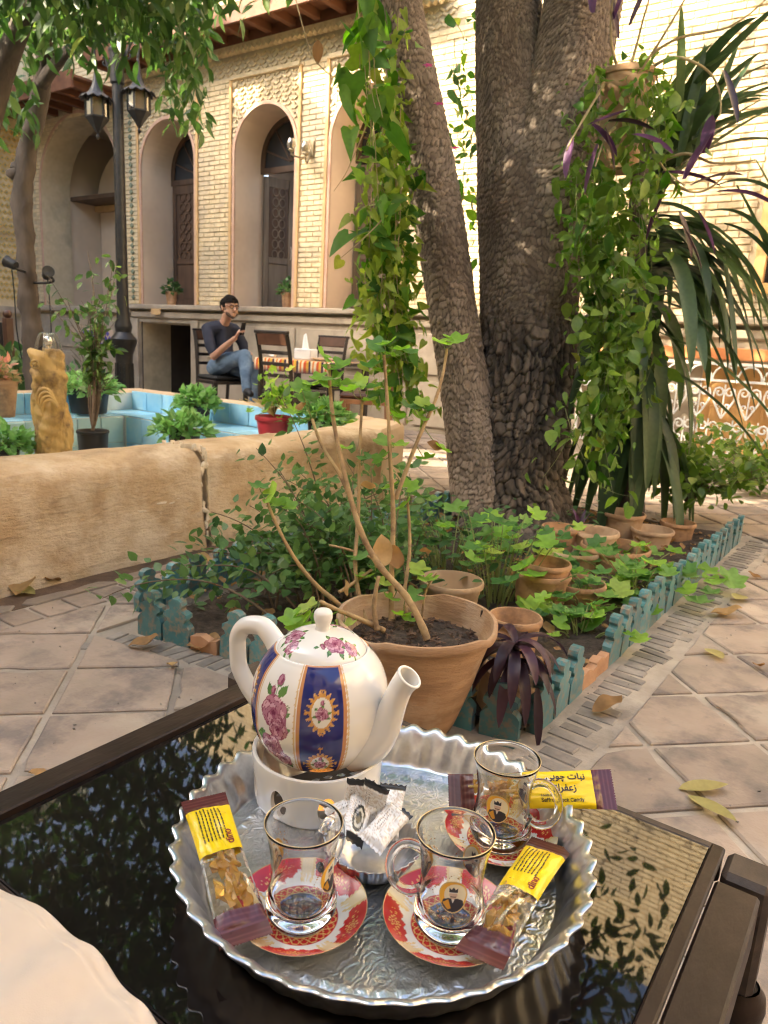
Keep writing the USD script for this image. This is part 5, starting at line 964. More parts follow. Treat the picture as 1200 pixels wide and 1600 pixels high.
gl = [(505, 555, 1.85, .048), (528, 572, 1.86, .062), (520, 590, 1.84, .050), (540, 600, 1.86, .045), (498, 590, 1.87, .04), (470, 605, 1.9, .05), (490, 600, 1.9, .055), (455, 645, 1.9, .05), (480, 622, 1.92, .055), (500, 640, 1.92, .045), (516, 600, 1.86, .05),
    (590, 540, 1.92, .055), (605, 535, 1.90, .05), (612, 555, 1.93, .045), (580, 570, 1.92, .05), (596, 580, 1.94, .045), (625, 545, 1.93, .05), (640, 550, 1.94, .04), (690, 535, 2.0, .052), (712, 530, 2.02, .058), (640, 635, 1.97, .05), (660, 630, 1.98, .045), (620, 650, 1.96, .05), (672, 640, 1.98, .04), (655, 650, 1.98, .045),
    (560, 600, 2.02, .055), (580, 605, 2.02, .05), (545, 608, 2.0, .05), (575, 625, 2.02, .045), (600, 690, 1.95, .05), (622, 695, 1.95, .048), (595, 715, 1.93, .045), (575, 715, 2.0, .05), (540, 700, 1.88, .04), (640, 760, 2.04, .05), (655, 775, 2.04, .055), (630, 790, 2.04, .05), (610, 760, 2.0, .045), (675, 780, 2.05, .05),
    (425, 770, 1.78, .05), (430, 785, 1.79, .05), (405, 760, 1.8, .045), (450, 790, 1.8, .04), (470, 975, 1.74, .060), (490, 985, 1.72, .055), (505, 965, 1.76, .06), (480, 950, 1.78, .055), (520, 990, 1.72, .05), (540, 975, 1.76, .045), (455, 965, 1.75, .05), (585, 890, 1.9, .045), (570, 900, 1.95, .05), (600, 910, 1.92, .045), (612, 935, 1.9, .04),
    (628, 960, 1.9, .045), (642, 968, 1.9, .04), (560, 870, 1.95, .05), (668, 905, 1.92, .05), (655, 890, 1.95, .05), (648, 930, 1.92, .045), (690, 700, 2.0, .05), (665, 715, 2.0, .045), (520, 645, 1.86, .04), (545, 660, 1.88, .04)]
rg = np.random.default_rng(33); stalks = []; allc = [gpath(rows, a, b)[0] for rows, a, b in canes]; allp = np.vstack(allc); gv = []
for k, (x, y, d, s) in enumerate(gl):
    p = DP(x, y, d); near = allp[np.argmin(np.linalg.norm((allp-p)*[1, 1, .7], axis=1))]; dirn = unit(p-near+np.array([0, 0, .001])+rg.normal(size=3)*.01); s *= 1.3
    nr = np.array([0, 0, 1.0])+rg.normal(size=3)*.30+.25*unit(CAM-p)+.3*dirn; dd = dirn+rg.normal(size=3)*.2; dd[2] *= .3
    base = leaf_ger(k, 5); V, F = put(base, [p-unit(dd)*s*.5], [dd], [nr], [s]); gv.append((V, F))
    m_ = (p+near)/2+np.array([0, 0, -.006]); stalks.append(tube(spline([near, m_, p-unit(dd)*s*.2], 6), .0013, 5))
foliage(ger, gv, ['leaf_ger', 'leaf_ger', 'leaf_ger_dark'], 300); part(ger, 'leaf_stalks', cat(stalks), 'stem_green', True, kind='stuff')
dl = [put(leaf_curl(k), [DP(x, y, d)], [unit(rnd(1, k)[0])+[0, 0, -.8]], [rnd(1, k+9)[0]], [s]) for k, (x, y, d, s) in enumerate(((596, 835, 1.9, .10), (606, 850, 1.92, .09), (588, 760, 1.95, .05), (478, 630, 1.92, .04), (655, 860, 1.95, .04), (668, 690, 1.98, .05), (540, 905, 1.85, .05)))]
foliage(ger, dl, 'leaf_dry', 50, 'dry_leaf')
# ------------------------------------------------------------------ geraniums growing in the bed
def ger_bed(label, cen, n, spread, size, seed, m, hgt=.16):
    t = thing('geranium_clump', label, 'plant'); rg = np.random.default_rng(seed); gv, st = [], []
    for k in range(n):
        o = rg.normal(size=2)*spread; p = np.asarray(cen)+[o[0], o[1], hgt*(.55+.6*rg.random())-.25*np.linalg.norm(o)]; p[2] = max(p[2], .05); root = np.array([cen[0]+.3*o[0], cen[1]+.3*o[1], .0]); s = size*(.65+.6*rg.random())
        dd = np.r_[o+rg.normal(size=2)*.05, 0]; nr = np.array([0, 0, 1])+rg.normal(size=3)*.28+.25*unit(CAM-p)
        gv.append(put(leaf_ger(k, 6), [p], [dd], [nr], [s])); st.append(tube(spline([root, (root+p)/2+[0, 0, .02], p], 6), [.003, .003, .0025, .002, .002, .0016], 5))
    foliage(t, gv, m, 300); part(t, 'stalks', cat(st), 'stem_green', True, kind='stuff'); return t
c = G(915, 960); ger_bed('low geranium with round pale green leaves beside the right edging', c, 50, .125, .105, 1, ['leaf_ger', 'leaf_ger_dark'], .12)
c = G(985, 912); ger_bed('low geranium with broad leaves farther along the right edging', c, 52, .14, .11, 2, ['leaf_ger_dark', 'leaf_ger', 'leaf_ger_dark'], .15)
c = G(772, 945); ger_bed('upright geranium with lit leaves between the empty pots', c, 34, .10, .095, 3, ['leaf_ger', 'leaf_ger_dark'], .34)
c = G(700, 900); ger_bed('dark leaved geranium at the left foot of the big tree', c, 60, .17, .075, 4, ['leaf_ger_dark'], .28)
c = G(1010, 950); c[2] += .02; ger_bed('single drooping geranium leaf cluster hanging over the right edging', c+np.array([-.04, .0, .06]), 4, .03, .10, 5, ['leaf_ger_dark'], .12)
# ------------------------------------------------------------------ rose bush
rb = thing('rose_bush', 'sprawling dark green rose bush filling the left of the bed', 'bush'); rg = np.random.default_rng(55)
stems, P, Dd, Nn, S_ = [], [], [], [], []
arch_ = [((430, 960), (300, 860), 2.5), ((520, 940), (400, 700), 2.7), ((480, 950), (390, 790), 2.5), ((560, 930), (470, 740), 2.75), ((540, 930), (440, 840), 2.4), ((600, 930), (540, 720), 2.8), ((470, 960), (250, 900), 2.4), ((430, 970), (160, 935), 2.35), ((600, 920), (610, 780), 2.9), ((560, 940), (500, 800), 2.55), ((520, 950), (360, 870), 2.5), ((640, 920), (680, 800), 2.9), ((500, 960), (420, 900), 2.35), ((590, 940), (560, 860), 2.55), ((470, 950), (330, 800), 2.6), ((530, 930), (440, 620), 2.8), ((640, 900), (640, 740), 3.0), ((490, 950), (450, 760), 2.6)]
arch_ += [((rg.integers(430, 640), 950), (rg.integers(330, 650), rg.integers(720, 900)), 2.35+.6*rg.random()) for _ in range(26)]
for (x0, y0), (x1, y1), d in arch_:
    a = G(x0, y0); a = DP(x0, y0, d); a[2] = max(min(a[2], .15), 0); b = DP(x1, y1, d+.1*(rg.random()-.5)); m_ = (a+b)/2+np.array([0, 0, .10]); S = spline([a, m_, b], 16); stems.append(tube(S, np.linspace(.0045, .0012, 16), 5))
    for q in np.linspace(.25, 1, 11):
        i = int(q*15); p = S[i]; td = unit(S[min(i+1, 15)]-S[max(i-1, 0)])
        for k in range(5):
            side = unit(np.cross(td, rg.normal(size=3))); pp = p+side*.012*(1+k)+td*.016*(k-2)+rg.normal(size=3)*.010
            P.append(pp); Dd.append(side+.4*td+rg.normal(size=3)*.3); Nn.append(np.array([0, 0, 1])+rg.normal(size=3)*.5); S_.append(.030+.020*rg.random())
P, Dd, Nn, S_ = map(np.array, (P, Dd, Nn, S_)); foliage(rb, [put(leaf_oval(.62, .15, .12, 5, .8), P, Dd, Nn, S_)], 'leaf_rose', 300); part(rb, 'stems', cat(stems), 'twig', True, kind='stuff')
gc = thing('ground_cover', 'mass of small dark leaves covering the soil behind the rose bush', 'ground cover', kind='stuff'); n = 800
px = np.c_[-2.0+.95*rg.random(n), 1.55+2.2*rg.random(n), .02+.20*rg.random(n)**1.5]; Vc, Fc = put(leaf_oval(.6), px, rnd(n, 8)*[1, 1, .4], rnd(n, 9)*.8+[0, 0, 1], .032+.022*rg.random(n)); part(gc, 'leaves', cat([(v, Fc) for v in Vc]), 'leaf_rose', True, kind='stuff')
# ------------------------------------------------------------------ climbing vines
def vine(name, label, strands, leafb, m, seed, size, dens, jit, nind=300, sname='vine_stem', stemr=.0022, cat_='vine'):
    t = thing(name, label, cat_); rg = np.random.default_rng(seed); st, P, Dd, Nn, S_ = [], [], [], [], []
    for rows in strands:
        S = spline([DP(*q) for q in rows], 40); S = S+(meshkit.fbm(S*6+seed, 2)[:, None]-.5)*.02; st.append(tube(S, np.linspace(stemr*1.3, stemr*.6, 40), 5)); L = np.linalg.norm(np.diff(S, axis=0), axis=1).sum(); n = int(L*dens)
        for q in rg.random(n):
            p = S[int(q*39)]+rg.normal(size=3)*jit; tc = unit(CAM-p)
            P.append(p); Dd.append(np.array([0, 0, -.7])+rg.normal(size=3)*.75); Nn.append(tc*.55+np.array([0, 0, .7])+rg.normal(size=3)*.7); S_.append(size*(.4+1.2*rg.random()**1.4))
    P, Dd, Nn, S_ = map(np.array, (P, Dd, Nn, S_)); h = np.arange(len(P)) % 2 == 0
    foliage(t, [put(leafb, P[h], Dd[h], Nn[h], S_[h]), put((leafb[0]*[1, .72, 1]-np.c_[0*leafb[0][:, :2], .30*leafb[0][:, 0]**2-.25*np.abs(leafb[0][:, 1])], leafb[1]), P[~h], Dd[~h], Nn[~h], S_[~h])], m, nind); part(t, 'vine_stems', cat(st), sname, True, kind='stuff'); return t
rg = np.random.default_rng(77); ss = []
for k in range(19):
    x0 = 572+62*rg.random(); ss.append([(x0-16+30*rg.random(), 60+290*rg.random()-(110 if k % 5 == 0 else 0), 3.35+.3*rg.random()), (x0+12*(rg.random()-.5), 330+60*rg.random(), 3.4+.25*rg.random()), (x0+25*(rg.random()-.5), 450, 3.45+.25*rg.random()), (x0+25+35*(rg.random()-.5), 560+110*rg.random(), 3.5+.2*rg.random())])
vine('climbing_vine', 'bright green heart leaved vine hanging down left of the thin trunk', ss, leaf_heart(.8), ['leaf_vine', 'leaf_vine'], 5, .066, 48, .045)
ss = [[(555+8*k, -30, 3.0), (560+9*k, 60+20*k, 3.0), (565+10*k, 140+15*k, 3.05)] for k in range(4)]+[[(570, 200, 3.1), (545, 260, 3.1), (520, 300, 3.12)], [(600, 340, 3.2), (560, 380, 3.2), (530, 405, 3.2)], [(560, -20, 3.1), (580, 150, 3.1), (590, 300, 3.2), (560, 330, 3.2)]]
vine('climbing_vine', 'sprays of large sunlit vine leaves hanging at the top left of the thin trunk', ss, leaf_heart(.95), ['leaf_vine'], 6, .105, 13, .05, 120)
ss = []
for k in range(24):
    x0 = 900+110*rg.random(); y0 = 235+120*rg.random(); ss.append([(x0, y0, 3.45+.25*rg.random()), (x0-12+30*rg.random(), y0+140, 3.4+.25*rg.random()), (.5*x0+465+50*rg.random(), y0+250+50*rg.random(), 3.45+.2*rg.random()), (880+75*rg.random(), 590+120*rg.random(), 3.5+.2*rg.random())])
ss += [[(880, 640, 3.5), (900, 690, 3.4), (940, 760, 3.35), (985, 775, 3.3)], [(900, 650, 3.5), (880, 700, 3.45), (850, 745, 3.4)], [(930, 640, 3.45), (950, 720, 3.4), (960, 770, 3.35)], [(905, 160, 3.6), (890, 290, 3.5), (900, 330, 3.5)], [(960, 130, 3.5), (1010, 160, 3.45), (1030, 230, 3.45)], [(960, 120, 3.5), (985, 180, 3.42), (975, 260, 3.42)]]+[[(975+9*k, 110+6*(k % 3), 3.45), (985+9*k, 150, 3.38), (980+10*k, 230, 3.36), (970+11*k, 330, 3.4)] for k in range(7)]+[[(930+6*k, 118, 3.45), (925+5*k, 190, 3.4), (915+6*k, 300, 3.42)] for k in range(3)]
vine('climbing_vine', 'glossy green creeper cascading from the hanging pot right of the trunk', ss, leaf_oval(.62, .2, .25), ['leaf_vine_glossy', 'leaf_vine'], 7, .064, 48, .055, stemr=.0014, sname='vine_green')
ss = [[(700+40*rg.random(), 20+40*k, 4.6), (715+20*rg.random(), 80+45*k, 4.6), (705+35*rg.random(), 140+50*k, 4.6)] for k in range(7)]
vine('climbing_vine', 'leafy twigs seen between the thin trunk and the thick trunk', ss, leaf_oval(.6), ['leaf_vine', 'leaf_rose'], 8, .085, 26, .07, 80)
for k, (x, y) in enumerate(((669, 103), (686, 163), (712, 232))):
    p = DP(x, y, 3.55); solo('pink_flower', cat([(put(leaf_oval(.6), [p], [[math.cos(q), math.sin(q), .3]], [[0, 0, 1]], [.028])[0][0], leaf_oval(.6)[1]) for q in np.arange(5)*1.256]), 'petal_pink', ['pink flower highest on the thin trunk', 'pink flower lower down beside the thin trunk', 'small pink flower between the two trunks'][k], 'flower')
# ------------------------------------------------------------------ hanging clay pot with purple plant, strap leaved plant, shrub
hp = DP(965, 268, 3.62); pot('tall clay pot hanging against the right of the trunk, trailing purple and green stems', hp, .135, .09, .44, 'terracotta_old', 0, .03, .36, name='hanging_pot')
wire = [DP(905, 150, 3.75), DP(930, 185, 3.62), DP(985, 190, 3.5)]; solo('wire_tie', tube(spline(wire, 16), .004, 6), 'twig', 'wire holding the hanging clay pot to the trunk', 'wire')
def strap(p, d0, L, W, sag, n=12, twist=0.0):
    d = unit(d0); pts = [np.asarray(p, float)]; 
    for k in range(n-1): d = unit(d+np.array([0, 0, -sag/n])); pts.append(pts[-1]+d*L/(n-1))
    S = np.array(pts); T = unit(np.gradient(S, axis=0)); side = np.cross(T, [0, 0, 1.0]); side = unit(side+1e-9); x = np.linspace(0, 1, n); w = W/2*np.clip(np.sin(PI*np.clip(x*.88+.10, 0, 1)), 0, 1)**.7; w[-1] = .001
    up = np.cross(side, T); side = side*np.cos(twist*x)[:, None]+up*np.sin(twist*x)[:, None]; up = np.cross(side, T)
    return np.stack([S-side*w[:, None]+up*w[:, None]*.35, S, S+side*w[:, None]+up*w[:, None]*.35], 1).reshape(-1, 3), gridf(n, 3)
rg = np.random.default_rng(91)
pu = thing('purple_plant', 'purple trailing plant with lance leaves spilling from the hanging pot', 'plant'); gv = []; st = []
pst = [[(945, 130, 3.5), (915, 180, 3.3), (895, 215, 3.2), (885, 235, 3.18)], [(960, 200, 3.4), (940, 230, 3.25), (930, 260, 3.2)], [(985, 130, 3.5), (1010, 210, 3.4), (1035, 260, 3.35), (1070, 290, 3.3)], [(970, 120, 3.55), (955, 60, 3.5), (960, -10, 3.5)], [(990, 125, 3.55), (1040, 50, 3.45), (1075, -10, 3.4)], [(985, 120, 3.5), (1060, 60, 3.4), (1130, 45, 3.35), (1200, -5, 3.3)], [(980, 120, 3.55), (1000, 50, 3.5), (1020, -20, 3.5)], [(1000, 125, 3.5), (1050, 90, 3.4), (1110, 115, 3.35), (1125, 180, 3.3)], [(1040, 250, 3.4), (1070, 240, 3.35), (1120, 255, 3.3), (1180, 250, 3.25)], [(1040, 270, 3.4), (1090, 300, 3.35), (1140, 265, 3.3)]]
for rows in pst: S = spline([DP(*q) for q in rows], 24); st.append(tube(S, np.linspace(.008, .004, 24), 6))
part(pu, 'stems', cat(st), 'vine_stem', True)
for x, y, d, dx, dy, L, sag in ((920, 195, 3.25, .6, -.5, .20, 0), (925, 195, 3.22, .9, .5, .17, .6), (945, 200, 3.22, .5, .9, .18, .5), (935, 225, 3.2, -.2, 1, .20, .3), (895, 215, 3.2, -.3, 1, .16, .3), (950, 190, 3.3, 1, .1, .22, .6), (960, 30, 3.5, .3, -1, .30, .3), (965, 60, 3.5, -.3, -1, .26, .2), (985, 40, 3.5, .4, -1, .28, .3), (1035, 270, 3.35, 1, -.2, .26, .5), (1070, 280, 3.3, .3, -1, .24, .3), (1080, 290, 3.3, 1, -.6, .26, .6), (1100, 240, 3.3, .2, -1, .2, .4), (1090, 330, 3.3, .3, 1, .2, .3), (1060, 330, 3.35, .4, 1, .22, .3), (1040, 300, 3.4, -.4, 1, .22, .5), (1120, 300, 3.3, 1, .1, .3, .8), (1130, 110, 3.3, .2, 1, .26, .3), (925, 20, 3.6, .2, -1, .3, .1), (1050, 240, 3.3, -.6, -.4, .2, .6), (1065, 350, 3.3, .6, .8, .22, .3)):
    d0 = CR*dx-CU*dy+.25*unit(rg.normal(size=3)); gv.append(tuple([strap(DP(x, y, d), d0, L*1.05, .056, sag, 9)[0][None], strap((0, 0, 0), (1, 0, 0), 1, .1, 0, 9)[1]]))
foliage(pu, gv, ['leaf_purple', 'leaf_purple', 'leaf_dark_purple'], 60)
yc = thing('strap_leaf_plant', 'tall plant with long dark drooping strap leaves at the right of the trunk', 'plant')
gv = []
for k in range(150):
    z = k/150; base_ = DP(1025+35*(rg.random()-.5)-30*z, 215+445*z+40*(rg.random()-.5), 3.85+.2*rg.random()); az = rg.random()*2*PI
    if z < .45 and math.cos(az)*CR[0]+math.sin(az)*CR[1] < -.15: az += PI
    if z < .25: d0 = np.array([.75*math.cos(az), .75*math.sin(az), .9]); sag = .5+.8*rg.random(); L = .55+.4*rg.random()
    elif z < .62: d0 = np.array([math.cos(az)*.9, math.sin(az)*.9, .35]); sag = 2.0+1.4*rg.random(); L = .65+.35*rg.random()
    else: d0 = np.array([math.cos(az)*.8, math.sin(az)*.8, -.35]); sag = 2.4+rg.random(); L = .55+.3*rg.random()
    gv.append((strap(base_, d0, L, .062+.030*rg.random(), sag, 13, .5*(rg.random()-.5))[0][None], gridf(13, 3)))
for x, y, dx, dy, L, sag in ((1060, 260, .12, -1, .58, .1), (1085, 240, .18, -1, .55, .1), (1110, 200, .5, -1, .42, .1), (1085, 250, .36, -1, .62, .15), (1040, 200, -.1, -1, .40, .1), (1060, 190, .05, -1, .5, .1), (1120, 290, .8, -.55, .55, 2.2), (1110, 330, 1, -.3, .6, 2.4), (1130, 350, 1, .1, .5, 1.6), (1060, 420, .8, .3, .7, 1.6), (1050, 440, .6, .8, .8, .8), (1020, 470, .9, .2, .8, 1.8), (1030, 520, 1, .35, .9, .9), (1010, 560, 1, .3, .85, .8), (1040, 400, 1, -.1, .8, 2.0), (1090, 380, .7, .8, .6, .6), (1150, 290, .6, .9, .6, .4), (1180, 250, .3, 1, .7, .3), (1130, 400, .3, 1, .6, .2)):
    gv.append((strap(DP(x, y, 3.5+.25*rg.random()), CR*dx-CU*dy+.12*rg.normal(size=3), L, .055, sag, 13)[0][None], gridf(13, 3)))
foliage(yc, gv, 'leaf_strap', 300); S = spline([DP(985, 805, 3.95), DP(985, 600, 3.9), DP(995, 400, 3.85), DP(1000, 180, 3.8)], 40); part(yc, 'stalk', tube(S, np.linspace(.075, .04, 40)*(1+.06*np.sin(np.arange(40)*1.7)), 12), 'citrus_bark', True)
def shrub(name, label, cen, n_st, h, spread, leafb, m, size, nl, seed, catg='bush', nind=150, stemm='twig'):
    t = thing(name, label, catg); rg = np.random.default_rng(seed); st, P, Dd, Nn, S_ = [], [], [], [], []
    for k in range(n_st):
        a = rg.random()*2*PI; e = np.asarray(cen)+[spread*rg.random()*math.cos(a), spread*rg.random()*math.sin(a), h*(.45+.6*rg.random())]; S = spline([cen, np.asarray(cen)*.6+e*.4+[0, 0, h*.12], e], 12); st.append(tube(S, np.linspace(.006, .0018, 12)*max(h, .4), 5))
        for q in .25+.75*rg.random(nl):
            p = S[int(q*11)]+rg.normal(size=3)*size*.7; P.append(p); Dd.append(rg.normal(size=3)+[0, 0, -.1]); Nn.append(np.array([0, 0, 1])+rg.normal(size=3)*.6); S_.append(size*(.65+.7*rg.random()))
    P, Dd, Nn, S_ = map(np.array, (P, Dd, Nn, S_)); foliage(t, [put(leafb, P, Dd, Nn, S_)], m, nind); part(t, 'stems', cat(st), stemm, True, kind='stuff'); return t
c = G(1070, 812); shrub('garden_shrub', 'loose thin stemmed shrub arching over the path at the right edge', c+np.array([0, 0, .1]), 40, .42, .75, leaf_oval(.6, .2, .2), ['leaf_vine_glossy', 'leaf_ger_dark'], .066, 20, 12)
c = G(1180, 790); shrub('garden_shrub', 'twiggy leafy shrub at the far right edge in front of the grille', np.array([c[0]-.1, c[1]+.4, 0.05]), 24, .45, .6, leaf_oval(.6, .2, .2), ['leaf_vine_glossy', 'leaf_vine'], .07, 18, 13)
ll = thing('leaf_litter', 'dry leaf litter and husks lying on the soil of the bed', 'litter', kind='stuff'); n = 420; rg = np.random.default_rng(63)
px = np.c_[-1.95+1.3*rg.random(n), 1.55+2.6*rg.random(n), .03+.02*rg.random(n)]; Vc, Fc = put(leaf_curl(5), px, rnd(n, 18)*[1, 1, .3], rnd(n, 19)*.8+[0, 0, 1], .025+.04*rg.random(n)); part(ll, 'leaves', cat([(v, Fc) for v in Vc]), 'leaf_dry', True, kind='stuff')
c = G(905, 1000); ger_bed('sparse low geranium between the grooved pot and the broken edging', c, 16, .06, .075, 9, ['leaf_ger_dark', 'leaf_ger'], .12)
# dark purple plant at the near corner
dp = thing('dark_purple_plant', 'dark purple plant with drooping lance leaves at the near corner of the bed', 'plant'); gv = []; cP = G(800, 1062, .12)
for k in range(24):
    az = k*2.4; d0 = np.array([math.cos(az), math.sin(az), .9*(1-k/24)+.15]); gv.append((strap(cP+np.array([0, 0, .05+.05*(1-k/24)]), d0, .13+.06*rg.random(), .030, 2.2+1.2*rg.random(), 10)[0][None], gridf(10, 3)))
gv.append((strap(G(838, 1075, .13), CR*.05-CU*1+np.array([0, 0, -.1]), .15, .028, .2, 10)[0][None], gridf(10, 3)))
foliage(dp, gv, 'leaf_dark_purple', 60); part(dp, 'stem', tube(spline([cP-[0, 0, .06], cP, cP+[0, 0, .10]], 8), .008, 7), 'leaf_dark_purple', True)
c = G(905, 830, .12); sp_ = thing('purple_seedling', 'small purple seedling in the shallow pale bowl', 'plant'); foliage(sp_, [(strap(c, [.3*math.cos(q), .3*math.sin(q), 1], .11, .02, .8, 8)[0][None], gridf(8, 3)) for q in (0, 1.5, 3, 4.5)], 'leaf_purple', 10)
# fallen leaves: each lies on the paving
FL = [(200, 1012, .075, 'dry', 'curled brown fallen leaf lying alone on the slabs left of the teapot'), (292, 1012, .085, 'dry', 'long reddish brown fallen leaf against the left edging'), (268, 1038, .04, 'dry', 'small tan leaf scrap beside the long fallen leaf'), (55, 930, .09, 'green', 'yellowish curled leaf in the drain beside the stone basin'), (95, 908, .06, 'dry', 'brown leaf standing up in the drain by the basin'), (25, 932, .11, 'dry', 'dark leaf half under the basin at the far left'), (1160, 932, .10, 'green', 'pale green leaf on the paving at the right, farthest up the path'), (1110, 960, .09, 'dry', 'upright brown leaf below the edging on the right path'), (1105, 1015, .085, 'green', 'rolled yellow leaf on the right path'), (1115, 898, .09, 'green', 'flat olive leaf beside the slate strip'), (925, 1115, .075, 'dry', 'reddish leaf lying on the slate strip'), (1075, 1245, .085, 'green', 'olive green leaf pair beside the table corner'), (1060, 1235, .075, 'green', 'olive leaf under another by the table corner'), (1190, 905, .05, 'dry', 'small brown leaf at the right edge of the picture'), (60, 1205, .045, 'dry', 'crumpled dry leaf in the mortar joint left of the table'), (335, 880, .07, 'dry', 'orange dry leaf in the drain behind the edging'), (1010, 925, .05, 'dry', 'small brown leaf on the slate strip under the geranium'), (1180, 1040, .04, 'dry', 'tiny brown leaf by a slab joint at the right')]
for k, (x, y, s, kd, lab) in enumerate(FL):
    b = leaf_curl(k) if kd == 'dry' else (leaf_oval(.42, .3, -.10, 9)[0], leaf_oval(.42, .3, -.10, 9)[1]); p = G(x, y, .0); a = hsh(k, 7)*6.28; V, F = put(b, [p], [[math.cos(a), math.sin(a), .05]], [[.3*(hsh(k, 1)-.5), .3*(hsh(k, 2)-.5), 1]], [s*1.45]); V = V[0]; V[:, 2] += .004-V[:, 2].min()
    solo('fallen_leaf', (V, F), 'leaf_dry' if kd == 'dry' else 'leaf_dry_green', lab, 'leaf', 'fallen leaves on the paving', smooth=True)
# ------------------------------------------------------------------ lamp post
mat('black_iron', (.008, .0075, .007), (.018, .017, .015), 12, .42, .2, 60, .003, metal=.0, spec=.45, c3=(.03, .025, .02), s3=9)
MATS['amber_pane'] = usdkit.material(stage, '/World/Looks/amber_pane', {'t': ('transparent_bsdf', {'color': (.72, .55, .34)}), 'g': ('glossy_bsdf', {'roughness': .12, 'color': (.9, .85, .75)}), 'd': ('diffuse_bsdf', {'color': (.30, .21, .12)}), 'f': ('fresnel', {'IOR': 1.7}), 'm0': ('mix_closure', {'fac': .35}), 'm': ('mix_closure', {})},
    [('t.BSDF', 'm0.closure1'), ('d.BSDF', 'm0.closure2'), ('f.fac', 'm.fac'), ('m0.closure', 'm.closure1'), ('g.BSDF', 'm.closure2')], surface='m.closure')
LD = 8.9; L0 = DP(195, 600, LD); L0[2] = 0
lamp = thing('lamp_post', 'black iron lamp post with two scalloped hexagonal lanterns beyond the pool', 'street lamp')
ztop = DP(187, 118, LD)[2]
part(lamp, 'post', lathe([(0, 0), (.15, 0), (.15, .10), (.12, .16), (.105, .20), (.098, .55), (.105, .64), (.13, .72), (.152, .78), (.155, .82), (.12, .86), (.09, .90), (.10, .95), (.10, .98), (.078, 1.05), (.068, 1.2), (.062, 2.2), (.058, ztop-.35), (.075, ztop-.33), (.078, ztop-.05), (.09, ztop-.03), (.09, ztop), (.05, ztop+.04), (.045, ztop+.08), (.06, ztop+.12), (.0, ztop+.19)], 24, L0), 'black_iron', 35)
part(lamp, 'post_fluting', cat([tube([L0+[.099*math.cos(a), .099*math.sin(a), .21], L0+[.095*math.cos(a), .095*math.sin(a), .54]], .014, 6) for a in np.arange(12)*PI/6]), 'black_iron')
cr2 = np.array([math.cos(YAW), math.sin(YAW), 0])
def hexr(rows, c, n=6, rot=0.0): return lathe(rows, n, c)
for sx, px_, ytop in ((-1, 158, 138), (1, 217, 130)):
    c = DP(px_, ytop+45, LD); c[:2] = (L0+cr2*sx*.235)[:2]; z0 = c[2]
    t = np.linspace(0, 1, 22)
    arm = L0+cr2*sx*np.interp(t, [0, .5, .8, 1], [.05, .20, .25, .235])[:, None]+np.array([0, 0, 1])*np.interp(t, [0, .35, .7, 1], [z0+.18, z0+.50, z0+.60, z0+.34])[:, None]
    part(lamp, 'bracket', tube(spline(arm[::3], 24), .016, 7), 'black_iron', True)
    sc_ = [L0+cr2*sx*(.13+.055*(1-q*.7)*math.cos(6*q+1))+np.array([0, 0, z0+.37+.055*(1-q*.7)*math.sin(6*q+1)]) for q in np.linspace(0, 1, 20)]; part(lamp, 'bracket_scroll', tube(np.array(sc_), .010, 6), 'black_iron', True)
    la = part(lamp, 'lantern', cat([hexr([(0, -.42), (.012, -.41), (.022, -.385), (.010, -.36), (.028, -.34), (.05, -.30), (.115, -.215), (.128, -.20), (.128, -.185), (0, -.185)], c)]+[box(c+np.array([.118*math.cos(a), .118*math.sin(a), -.09]), (.022, .022, .20), rotm(0, 0, a)) for a in np.arange(6)*PI/3]), 'black_iron')
    n = 72; a = np.arange(n)*2*PI/n; pr3 = spline([(.0, .36), (.014, .35), (.018, .30), (.030, .22), (.052, .13), (.095, .055), (.150, .018), (.178, .0), (.176, -.012), (.14, .008), (0, .02)], 26)
    sca = 1+.055*np.cos(12*a)[None]*np.clip((pr3[:, :1]-.03)/.12, 0, 1); V = np.stack([pr3[:, :1]*sca*np.cos(a), pr3[:, :1]*sca*np.sin(a), pr3[:, 1:]-.03*np.cos(12*a)[None]*np.clip((pr3[:, :1]-.1)/.08, 0, 1)*.5], -1).reshape(-1, 3); part(la, 'lantern_roof', (V+c, gridf(26, n, True)[:, ::-1]), 'black_iron', True)
    for k in range(6):
        a0 = k*PI/3+PI/6; part(la, 'lantern_pane', box(c+np.array([.100*math.cos(a0), .100*math.sin(a0), -.09]), (.004, .098, .19), rotm(0, 0, a0)), 'amber_pane')
# ------------------------------------------------------------------ fish fountain
mat('carved_stone', (.42, .25, .075), (.60, .40, .15), 5, .6, .5, 50, .006, c3=(.20, .12, .05), s3=9, mid=(.50, .32, .10), stretch=(1, 1, .35)); mat('chrome', (.75, .76, .78), None, 4, .08, metal=1.0)
fc = DP(83, 705, 4.65); fz = fc[2]; ft = thing('fish_fountain', 'carved honey coloured stone fish fountain with a chrome spray head, standing in the pool', 'fountain')
def limb(js):
    ms = []
    for (p, r), (q, s) in zip(js[:-1], js[1:]):
        a = m3.Manifold.sphere(r, 20).translate(list(map(float, p))); b = m3.Manifold.sphere(s, 20).translate(list(map(float, q))); ms.append(m3.Manifold.batch_hull([a, b]))
    return m3.Manifold.batch_boolean(ms, m3.OpType.Add)
def smoothm(man, edge, it=12):
    V, F = meshkit.arrays(man.refine_to_length(edge))[:2]; m = trimesh.Trimesh(V, F, process=True); trimesh.smoothing.filter_taubin(m, lamb=.5, nu=.52, iterations=it); return m
S3 = lambda q: fc+cr2*q[0]+np.array([0, 0, q[2]])+np.array([-math.sin(YAW), math.cos(YAW), 0])*q[1]
H = .63
tw = lambda ph, z0, z1, R, n=12: [np.array([R*math.cos(ph+2.4*t), R*math.sin(ph+2.4*t)*.9, z0+(z1-z0)*t]) for t in np.linspace(0, 1, n)]
